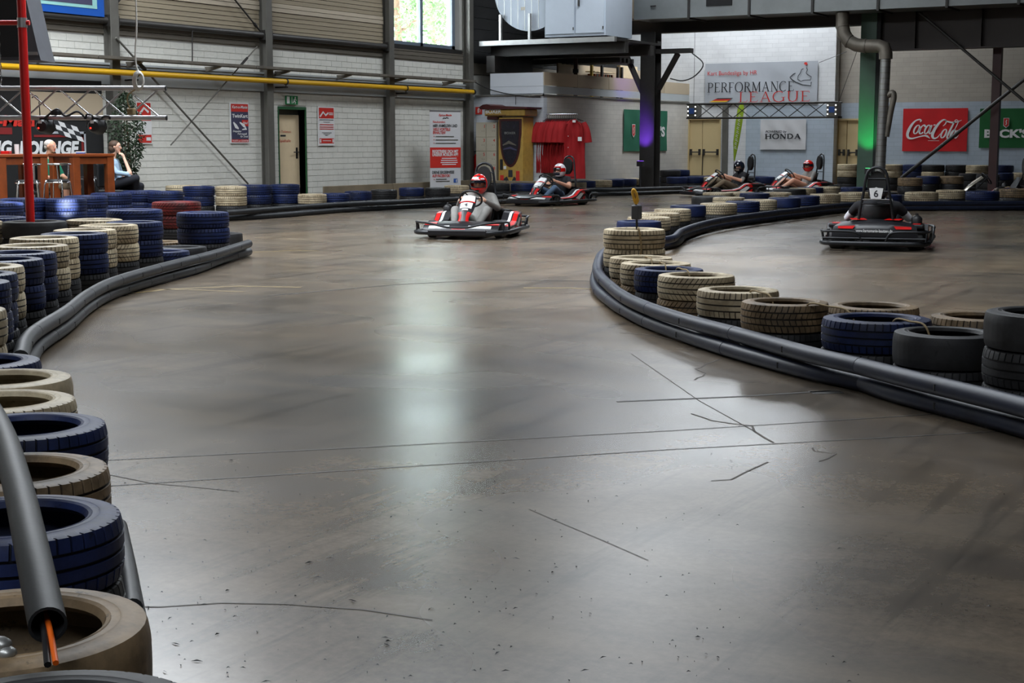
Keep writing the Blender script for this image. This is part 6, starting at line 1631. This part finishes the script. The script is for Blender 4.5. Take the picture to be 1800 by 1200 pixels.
# ================================================================== LOUNGE CORNER
XL = XW+0.06
a, b = on_X(-60, 140, XL), on_X(177, 140, XL)
bd = thing('lounge_backdrop', 'black lounge wall panel with white italic lettering and checkered flag', 'wall panel', (XL, (a.y+b.y)/2, 0), RZL)
W2 = b.y-a.y; zt_ = on_X(100, 139, XL).z
MB().rbox(-W2/2, W2/2, -0.02, 0.03, 0.0, zt_, 0.004).build('panel', M['black_matt'], bd)
yc0 = (a.y+b.y)/2
def lx(u, v=240): return on_X(u, v, XL+0.03).y-yc0
def lz(u, v): return on_X(u, v, XL+0.03).z
y = -0.026
x0, x1 = lx(54, 180), W2/2
MB().rbox(x0, x1, -0.035, -0.02, lz(120, 211), lz(120, 163), 0.004).build('beige_board', M['box_beige'], bd)
M_('dark_red', srgb(120, 24, 24), 0.7, var=0.1)
zA, zB = lz(60, 273), lz(60, 250)
P_(bd, y, 'white', lambda p: p.text('RACING', lx(21), lz(10, 272), zB-zA, 1.25, .05, .18, align='r'))
P_(bd, y, 'white', lambda p: p.text('LOUNGE', lx(33), lz(80, 272), zB-zA, lx(139)-lx(33), .05, .18))
P_(bd, y, 'red_print', lambda p: p.text('Kart-o-Man', lx(63), lz(30, 221), 0.17, 2.0, .04, .15, align='r'))
P_(bd, y, 'dark_red', lambda p: (p.rect(-W2/2, lz(10, 236), lx(22), lz(10, 224)), p.rect(lx(60), lz(100, 241), lx(147), lz(100, 237)), p.rect(lx(143), lz(145, 268), lx(147), lz(145, 237))), 'frame_print')
P_(bd, y, 'grey_cloth', lambda p: (p.rect(lx(90), lz(120, 235), lx(151), lz(120, 231)), p.rect(lx(148), lz(148, 270), lx(151), lz(148, 231))), 'frame_print')
def chk(p, inv):
    for i in range(4):
        for j in range(3):
            if (i+j) % 2 == inv: continue
            q = [(lx(92+11*i+4*j), lz(92+11*i, 209+3.5*i+9*j)), (lx(103+11*i+4*j), lz(100+11*i, 212.5+3.5*i+9*j)), (lx(107+11*i+4*j), lz(100+11*i, 221.5+3.5*i+9*j)), (lx(96+11*i+4*j), lz(92+11*i, 218+3.5*i+9*j))]
            p.poly(q[::-1])
P_(bd, y-.004, 'white', lambda p: chk(p, 0), 'flag_print'); P_(bd, y-.004, 'ink', lambda p: chk(p, 1), 'flag_print')
# blue sign above
a, b = on_X(46, 20, XW+0.16), on_X(181, 30, XW+0.16); z0 = on_X(115, 24, XW+0.16).z
t = panel_thing('blue_sign', 'blue glossy sign with mint border high on the plank wall', 'sign', (XW+0.16, (a.y+b.y)/2, z0), RZL, b.y-a.y, 1.0, 'sign_blue', 0.04)
w = b.y-a.y
MB().rbox(-w/2+0.05, w/2-0.18, -0.046, -0.04, 0.13, 0.9, 0.002).build('mint_border', M['sign_mint'], t); MB().rbox(-w/2+0.1, w/2-0.3, -0.050, -0.046, 0.19, 0.85, 0.001).build('picture', M['navy_print'], t)
# bar tables
def bar_table(label, u, d, side, rot, ztop=1.19):
    p = at_d(u, 300, d); t = thing('bar_table', label, 'table', (p.x, p.y, 0), YAW+R(rot), 'bar tables')
    s = side/2
    MB().rbox(-s, s, -s, s, ztop-0.05, ztop, 0.008).build('table_top', M['wood'], t); MB().box(-s+0.04, s-0.04, -s+0.04, s-0.04, ztop-0.17, ztop-0.05).build('apron', M['wood'], t)
    for i in (-1, 1):
        for j in (-1, 1): MB().rbox(i*(s-0.075)-0.065, i*(s-0.075)+0.065, j*(s-0.075)-0.065, j*(s-0.075)+0.065, 0, ztop-0.05, 0.008).build('leg', M['wood'], t)
    return t, p
T2, pT2 = bar_table('tall brown wooden bar table between the two seated guests', 144, 25.75, 0.80, 47)
T1, pT1 = bar_table('tall brown wooden bar table with a red ashtray on top', 22, 25.0, 0.86, 43)
def stool(label, u, d, rot):
    p = at_d(u, 310, d); t = thing('bar_stool', label, 'stool', (p.x, p.y, 0), YAW+R(rot), 'chrome bar stools')
    MB().lathe([(0, 0), (0.17, 0), (0.185, 0.02), (0.17, 0.045), (0, 0.05)], 20, (0, 0, 0.74)).build('seat', M['black'], t, 40)
    MB().tube([(0.19*math.cos(k*math.pi/12), 0.19*math.sin(k*math.pi/12), 0.735) for k in range(24)], 0.012, 8, True).build('seat_ring', M['chrome'], t, 60)
    MB().tube(smooth_path([(0.05, -0.22, 1.03), (-0.12, -0.20, 1.03), (-0.22, 0, 1.03), (-0.12, 0.20, 1.03), (0.05, 0.22, 1.03)], 5), 0.016, 8).build('backrest', M['chrome'], t, 60)
    for s in (-1, 1): MB().tube([(-0.10, s*0.205, 1.03), (-0.10, s*0.165, 0.74)], 0.012, 8).build('back_post', M['chrome'], t, 60)
    for i in (-1, 1):
        for j in (-1, 1): MB().tube(smooth_path([(i*0.10, j*0.10, 0.74), (i*0.15, j*0.15, 0.70), (i*0.19, j*0.19, 0.0)], 3), 0.012, 8).build('leg', M['chrome'], t, 60)
    MB().tube([(0.235*math.cos(k*math.pi/12), 0.235*math.sin(k*math.pi/12), 0.30) for k in range(24)], 0.009, 6, True).build('foot_ring', M['chrome'], t, 60)
    return t
stool('chrome bar stool beside the table with the red ashtray', 48, 24.35, 200); stool('chrome bar stool in front of the man in green', 101, 24.7, 170)
stool('chrome bar stool behind the table near the woman', 158, 26.85, 80)
# things on the tables
pa = at_d(11, 273, 24.95); t = thing('ashtray', 'red square ashtray on the tall wooden table', 'ashtray', (pa.x, pa.y, 1.19), YAW)
MB().rbox(-0.07, 0.07, -0.07, 0.07, 0, 0.012, 0.004).build('base', M['red_paint'], t)
for i in range(4): MB().rbox(-0.07, 0.07, -0.07, -0.058, 0.012, 0.05, 0.003).xf(Matrix.Rotation(i*math.pi/2, 4, 'Z')).build('rim', M['red_paint'], t)
pa = at_d(30, 273, 25.1); gl = MB().lathe([(0, 0), (0.035, 0), (0.04, 0.16), (0.036, 0.16), (0.032, 0.01), (0, 0.01)], 18)
tag(gl.build('drinking_glass', M['white'], None, 40, origin=(0, 0, 0)), 'pale drinking glass beside the red ashtray', 'glass').location = (pa.x, pa.y, 1.19)
pa = at_d(142, 272, 25.7); t = thing('card_box', 'flat blue and white box on the tall wooden table', 'box', (pa.x, pa.y, 1.19), YAW+R(10))
MB().rbox(-0.075, 0.075, -0.05, 0.05, 0, 0.022, 0.003).build('body', M['blue_print'], t); MB().rbox(-0.075, 0.075, -0.05, 0.05, 0.0225, 0.036, 0.003).build('lid', M['white'], t)
# seated guests
def chair(label, p, rz, seat=0.52):
    t = thing('lounge_chair', label, 'chair', (p.x, p.y, 0), rz, 'chairs of the seated guests')
    MB().rbox(-0.24, 0.24, -0.23, 0.23, seat-0.06, seat, 0.02).build('seat', M['black'], t); MB().rbox(-0.27, -0.22, -0.22, 0.22, seat+0.04, seat+0.46, 0.02).build('backrest', M['black'], t)
    for i in (-1, 1):
        for j in (-1, 1): MB().tube([(i*0.21, j*0.20, 0), (i*0.20, j*0.19, seat-0.05)], 0.016, 8).build('leg', M['chrome'], t, 60)
    for j in (-1, 1): MB().tube([(-0.22, j*0.17, seat-0.05), (-0.245, j*0.17, seat+0.1)], 0.014, 8).build('back_post', M['chrome'], t, 60)
    return t
SH = 0.55
pw = at_d(203, 320, 26.85); rzw = YAW+R(-8)
chair('black lounge chair under the woman in pale blue', pw, rzw, SH)
W = thing('person', 'woman in pale blue blouse and dark trousers, hand at her mouth', 'person', (pw.x, pw.y, 0), rzw, 'seated guests')
hc = Vector((0.03, -0.01, 1.29)); fd = Vector((1, 0.05, 0))
c = [((0.0, 0, SH+0.11), 0.125, (-0.04, 0, SH+0.45), 0.11, 0)]
for s in (-1, 1): c += [((0, s*0.08, SH+0.11), 0.105, (-0.05, s*0.07, SH+0.43), 0.10, 0), ((-0.05, s*0.05, SH+0.49), 0.07, (-0.04, s*0.155, SH+0.49), 0.058, 0)]
c += [((-0.04, -0.165, SH+0.48), 0.055, (0.12, -0.20, SH+0.30), 0.045, 0), ((0.12, -0.20, SH+0.30), 0.045, (0.30, -0.10, SH+0.27), 0.040, 0), ((0.32, -0.10, SH+0.29), 0.036, (0.19, -0.03, SH+0.55), 0.026, 2)]
c += hand_caps((0.185, -0.028, SH+0.56), (-0.45, 0.1, 0.85), (0.9, 0, 0.3), (0, 0.9, 0.2), 2, 0.5)
c += [((-0.04, 0.165, SH+0.48), 0.055, (0.02, 0.24, SH+0.24), 0.045, 0), ((0.02, 0.24, SH+0.24), 0.042, (0.22, 0.14, SH+0.20), 0.030, 2)] + hand_caps((0.24, 0.13, SH+0.20), (0.9, -0.3, -0.1), (0, 0, 1), (0, -1, 0), 2, 0.4)
c += [((0.0, -0.09, SH+0.09), 0.10, (0.40, -0.06, SH+0.20), 0.075, 1), ((0.40, -0.06, SH+0.20), 0.07, (0.30, 0.16, 0.36), 0.045, 1), ((0.30, 0.16, 0.36), 0.042, (0.29, 0.18, 0.30), 0.038, 2), ((0.29, 0.18, 0.28), 0.036, (0.42, 0.22, 0.22), 0.030, 3),
      ((0.0, 0.09, SH+0.08), 0.10, (0.42, 0.10, SH+0.06), 0.07, 1), ((0.42, 0.10, SH+0.06), 0.066, (0.38, 0.10, 0.12), 0.042, 1), ((0.38, 0.10, 0.06), 0.036, (0.52, 0.10, 0.035), 0.032, 3)]
c += [((-0.04, 0, SH+0.52), 0.05, (0.0, 0, 1.22), 0.047, 2)] + head_caps(hc, fd, 2)
body('body', c, ['blue_blouse', 'dark_trouser', 'skin_pale', 'black'], W, 0.011); face(hc, fd, W)
MB().ball(hc+Vector((-0.025, 0, 0.045)), (0.098, 0.090, 0.082), 18, 12).ball(hc+Vector((-0.055, 0, -0.02)), (0.070, 0.088, 0.085), 16, 10).build('hair', M['hair_brown'], W, 60)
pm_ = at_d(90, 320, 26.05); rzm = YAW+R(-25)
chair('black lounge chair under the man in green', pm_, rzm, SH)
Mn = thing('person', 'grey haired man in green shirt sitting behind the bar table', 'person', (pm_.x, pm_.y, 0), rzm, 'seated guests')
hc = Vector((0.02, 0, 1.30)); fd = Vector((1, 0.1, 0))
c = [((0.02, 0, SH+0.12), 0.14, (-0.06, 0, SH+0.44), 0.125, 0)]
for s in (-1, 1):
    c += [((0.0, s*0.08, SH+0.12), 0.115, (-0.07, s*0.09, SH+0.44), 0.115, 0), ((-0.07, s*0.06, SH+0.50), 0.08, (-0.06, s*0.18, SH+0.49), 0.066, 0),
          ((-0.06, s*0.19, SH+0.48), 0.062, (0.02, s*0.25, SH+0.26), 0.052, 0), ((0.02, s*0.25, SH+0.26), 0.044, (0.27, s*0.12, SH+0.19), 0.032, 2)]
    c += hand_caps((0.29, s*0.11, SH+0.19), (0.9, -s*0.3, -0.1), (0, 0, 1), (0, -s, 0), 2, 0.4)
    c += [((0.0, s*0.10, SH+0.09), 0.115, (0.44, s*0.14, SH+0.08), 0.08, 1), ((0.44, s*0.14, SH+0.08), 0.070, (0.42, s*0.14, 0.10), 0.045, 2), ((0.42, s*0.14, 0.06), 0.042, (0.58, s*0.15, 0.04), 0.036, 3)]
c += [((-0.05, 0, SH+0.54), 0.06, (0.0, 0, 1.23), 0.055, 2)] + head_caps(hc, fd, 2, 1.05)
body('body', c, ['green_shirt', 'khaki', 'skin', 'black'], Mn, 0.011); face(hc, fd, Mn, 'hair_grey')
MB().ball(hc+Vector((-0.03, 0, 0.05)), (0.094, 0.088, 0.078), 18, 12).ball(hc+Vector((-0.055, 0, 0.0)), (0.058, 0.084, 0.06), 16, 10).build('hair', M['hair_grey'], Mn, 60)
# ficus
pf_ = at_d(225, 320, 27.55)
t = thing('potted_ficus', 'dark leafy ficus in a pot behind the woman', 'plant', (pf_.x, pf_.y, 0))
MB().lathe([(0, 0), (0.15, 0), (0.20, 0.32), (0.21, 0.34), (0.18, 0.34), (0.17, 0.28), (0, 0.28)], 20).build('pot', M['black'], t, 40)
tk = MB()
for k in range(3): tk.tube(smooth_path([(0.03*k-0.03, 0, 0.28), (0.05*math.sin(k), 0.04*k-0.04, 0.9), (0.1*math.sin(2*k+1), 0.12*(k-1), 1.8)], 4), [0.018-0.0012*i for i in range(9)], 6)
tk.build('stem', M['bark'], t, 60)
fo = MB()
for k in range(2600):
    z = random.uniform(0.65, 2.28); rr = 0.33*math.sin(min(1, (z-0.5)/1.0)*1.57)*(1.0 if z < 1.75 else max(0.2, 1-(z-1.75)*1.3))
    a = random.uniform(0, 6.283); q = rr*math.sqrt(random.random())
    c = Vector((q*math.cos(a), q*math.sin(a), z)); d = Vector((random.uniform(-1, 1), random.uniform(-1, 1), random.uniform(-1, 0.3))).normalized(); n_ = d.orthogonal().normalized(); n_ = (n_+d.cross(n_)*random.uniform(-1, 1)).normalized()
    l = random.uniform(0.05, 0.085); wd = l*0.42
    fo.add([c, c+d*l*0.5+n_*wd/2, c+d*l, c+d*l*0.5-n_*wd/2], [(0, 1, 2, 3)])
tag(fo.build('foliage', M['leaf'], t, fix=False), kind='stuff')
# ---------------- red goal pole with crossbar
gs = [s for s in STACKS if s[5] == L2S[0]][0]
dg_ = Vector((gs[0], gs[1], 0)).dot(FW)
pp = at_d(54, 400, dg_)
t = thing('goal_pole', 'tall red painted pole rising out of the black tyre stack', 'pole', (pp.x, pp.y, 0))
MB().tube([(0, 0, 0), (0, 0, 3.4)], 0.046, 16).build('pole', M['red_paint'], t, 40)
zc_ = at_d(40, 40, dg_).z; e0 = at_d(-80, 40, dg_); e1 = at_d(52, 42, dg_)
MB().tube([Vector((e0.x-pp.x, e0.y-pp.y, zc_)), Vector((e1.x-pp.x, e1.y-pp.y, zc_))], 0.026, 10).build('crossbar', M['red_paint'], t, 40)
MB().tube([(0, 0, zc_-0.05), (0, 0, zc_+0.05)], 0.052, 16).build('clamp', M['alu'], t, 40)
# ---------------- lattice truss over the lounge
DT = 16.6
tz1, tz0 = at_d(100, 155, DT).z, at_d(100, 207, DT).z
o_ = at_d(110, 207, DT)
t = thing('lighting_truss', 'silver tubular lighting truss hanging above the bar tables', 'truss', (o_.x, o_.y, tz0), YAW)
def tx(u): return (u-110)/F*DT
hh = tz1-tz0; xa_, xb2 = tx(-130), tx(290)
for y_, z in ((0, hh), (0, 0)): MB().tube([(xa_, y_, z), (xb2, y_, z)], 0.026, 12).build('chord', M['alu'], t, 40)
n = 7; st_ = (xb2-0.06-xa_)/n
for k in range(n):
    x0 = xa_+k*st_
    MB().tube([(x0, 0, hh), (x0+st_, 0, 0)], 0.010, 8).build('lattice', M['chrome'], t, 60); MB().tube([(x0, 0, 0), (x0+st_, 0, hh)], 0.010, 8).build('lattice', M['alu'], t, 60)
for z in (0, hh): MB().tube([(xb2, 0, z), (xb2+0.012, 0, z)], 0.028, 12).build('end_cap', M['black'], t, 40)
for u in (5,):
    for k in range(30):
        z = hh+0.02+k*0.06; MB().tube([(tx(u)+0.014*math.cos(a*1.05)*(1 if k % 2 else 0), 0.014*math.cos(a*1.05)*(0 if k % 2 else 1), z+0.036*math.sin(a*1.05)+0.03) for a in range(6)], 0.006, 5, True).build('chain_link', M['chrome'], t, 60)
    MB().tube([(tx(u), 0, hh+1.8), (tx(u), 0, ROOF-tz0)], 0.006, 6).build('suspension_wire', M['chrome'], t, 60)
# spotlights under the truss, cables
for u, l in ((78, 'black led spotlight below the truss by the checkered flag'), (169, 'black led spotlight below the truss by the ficus')):
    p = at_d(u, 222, DT); s_ = thing('led_spotlight', l, 'lamp', (p.x, p.y, p.z-0.10), YAW, 'truss spotlights')
    MB().lathe([(0, -0.11), (0.055, -0.11), (0.07, -0.08), (0.085, 0.10), (0.092, 0.11), (0.08, 0.11), (0.07, 0.09), (0, 0.09)], 20, (0, 0, 0.10), 'y').build('housing', M['black'], s_, 40)
    MB().tube([(-0.10, 0, 0.10), (-0.10, 0, 0.19), (0.10, 0, 0.19), (0.10, 0, 0.10)], 0.008, 6).build('yoke', M['black'], s_, 60)
    MB().rbox(-0.03, 0.03, -0.03, 0.03, 0.19, tz0-(p.z-0.10)-0.02, 0.006).build('clamp', M['steel_dark'], s_)
    MB().ball((-0.03, -0.115, 0.08), 0.010, 8, 6).build('status_led', M['led_red'], s_, 60); MB().box(-0.03, 0.005, -0.118, -0.110, 0.13, 0.16).build('display', M['white'], s_)
    tgt = at_d(*((118, 363, 22.4) if u == 78 else (8, 364, 22.0)))
    l_ = bpy.data.lights.new('spot_beam', 'SPOT'); l_.color = (0.85, 0.92, 1.0); l_.energy = 14000; l_.spot_size = R(3.6); l_.spot_blend = 0.7; l_.shadow_soft_size = 0.03
    b_ = bpy.data.objects.new('spot_beam', l_); COL.objects.link(b_); b_.parent = s_; b_.location = (0, 0.24, 0.06)
    wp = s_.location + Matrix.Rotation(YAW, 3, 'Z') @ Vector(b_.location)
    dd = Matrix.Rotation(-YAW, 3, 'Z') @ (tgt-wp); b_.rotation_euler = dd.to_track_quat('-Z', 'Y').to_euler()
def cable(label, pix, d, r=0.012, mat='black'):
    pts = smooth_path([at_d(u, v, d) for u, v in pix], 6)
    tag(MB().tube(pts, r, 6).build('cable', M[mat], None, 60, origin=pts[0]), label, 'cable')
cable('black cables looped along the lower truss tube', [(78, 208), (84, 203), (100, 192), (112, 202), (120, 203), (135, 196), (146, 203), (150, 209)], DT-0.06)
cable('black cable drooping from the truss to the spotlight by the ficus', [(150, 209), (153, 201), (162, 203), (163, 212)], DT-0.06)
cable('black cable curl on the truss end', [(178, 208), (184, 204), (192, 205), (193, 210)], DT-0.06)
cable('thin black cable hanging behind the red pole', [(56, 172), (62, 168), (68, 176), (70, 200), (70, 212)], DT+0.1, 0.006)
p = at_d(98, 199, DT-0.05); tag(MB().rbox(-0.055, 0.055, -0.03, 0.03, 0.0, 0.05, 0.008).build('power_box', M['black'], None), 'small black power box clipped to the lighting truss', 'box').location = (p.x, p.y, p.z-0.02)
# white cable with coil
t = thing('cable_coil', 'white cable coil hanging over the truss end', 'cable', at_d(243, 155, DT-0.05))
MB().tube(smooth_path([at_d(u, v, DT-0.04) for u, v in ((239, -60), (239, 0), (240, 50), (238, 90), (240, 118), (247, 130), (252, 145), (248, 157))], 5), 0.009, 8).build('drop_cable', M['cable_white'], t, 60, world=True)
for k in range(4):
    cpts = [at_d(243+k*0.8+(9.5-k)*math.cos(a*math.pi/10), 142+(17-1.3*k)*math.sin(a*math.pi/10), DT-0.05-0.012*k) for a in range(20)]
    MB().tube(cpts, 0.009, 8, True).build('coil_turn', M['cable_white'], t, 60, world=True)
MB().tube(smooth_path([at_d(u, v, DT-0.05) for u, v in ((238, 157), (226, 166), (224, 178), (229, 192))], 5), 0.008, 8).build('tail', M['rope'], t, 60, world=True)
q = at_d(231, 196, DT-0.06); MB().rbox(q.x-0.045, q.x+0.045, q.y-0.03, q.y+0.03, q.z-0.035, q.z+0.035, 0.01).build('plug', M['rope'], t, world=True)
# grey speaker hanging at the top
DS = 17.4
t = thing('hanging_speaker', 'dark grey speaker cabinet hanging behind the red pole', 'speaker', at_d(30, 105, DS), YAW)
def sx_(u, v): q = at_d(u, v, DS); return ((u-30)/F*DS, q.z-t.location.z)
MB().extr([sx_(-60, 106), sx_(71, 106), sx_(66, 85), sx_(43, -40), sx_(-60, -40)], lambda a_, b_, d: (a_, d, b_), 0.0, 0.55).build('cabinet', M['speaker'], t)
MB().extr([sx_(-55, 100), sx_(48, 100), sx_(34, -38), sx_(-55, -38)], lambda a_, b_, d: (a_, d, b_), -0.012, 0.0).build('grille', M['black_matt'], t)
MB().extr([sx_(48, 97), sx_(67, 97), sx_(66, 91), sx_(47, 91)], lambda a_, b_, d: (a_, d, b_), -0.015, 0.0).build('trim_strip', M['galv'], t)
q = sx_(20, -40); MB().tube([(q[0], 0.27, q[1]), (q[0], 0.27, ROOF-t.location.z)], 0.012, 6).build('suspension_wire', M['steel_dark'], t, 60)
# ---------------- trees outside the window
for k, (x, y, hgt, l) in enumerate(((-27.0, 39.5, 9.0, 'sunlit leafy tree outside the window'), (-33.5, 51.5, 10.0, 'taller leafy tree further behind the window'))):
    t = thing('tree', l, 'tree', (x, y, -0.2))
    tk = MB(); tk.tube(smooth_path([(0, 0, 0), (0.1, 0.1, hgt*0.4), (0.0, -0.1, hgt*0.9)], 4), [0.22-0.02*i for i in range(9)], 8)
    for b_ in range(7):
        a = b_*2.4; z = hgt*(0.3+0.08*b_); tk.tube([(0, 0, z), (1.3*math.cos(a), 1.3*math.sin(a), z+0.9)], [0.07, 0.02], 6)
    tk.build('trunk', M['bark'], t, 60)
    fo = MB(); cl = []
    for b_ in range(46):
        a = random.uniform(0, 6.283); z = random.uniform(0.22, 1.0)*hgt; rr = 2.3*math.sin(min(1, z/hgt*1.1)*2.6)*math.sqrt(random.random()); cl.append(Vector((rr*math.cos(a), rr*math.sin(a), z)))
    for _ in range(8000):
        c = random.choice(cl)+Vector((random.gauss(0, .34), random.gauss(0, .34), random.gauss(0, .3))); d = Vector((random.uniform(-1, 1), random.uniform(-1, 1), random.uniform(-1, .5))).normalized(); n_ = d.orthogonal().normalized(); n_ = (n_+d.cross(n_)*random.uniform(-2, 2)).normalized()
        l_ = random.uniform(0.10, 0.2); fo.add([c, c+d*l_*.5+n_*l_*.3, c+d*l_, c+d*l_*.5-n_*l_*.3], [(0, 1, 2, 3)])
    tag(fo.build('foliage', M['leaf_light'], t, fix=False), kind='stuff')
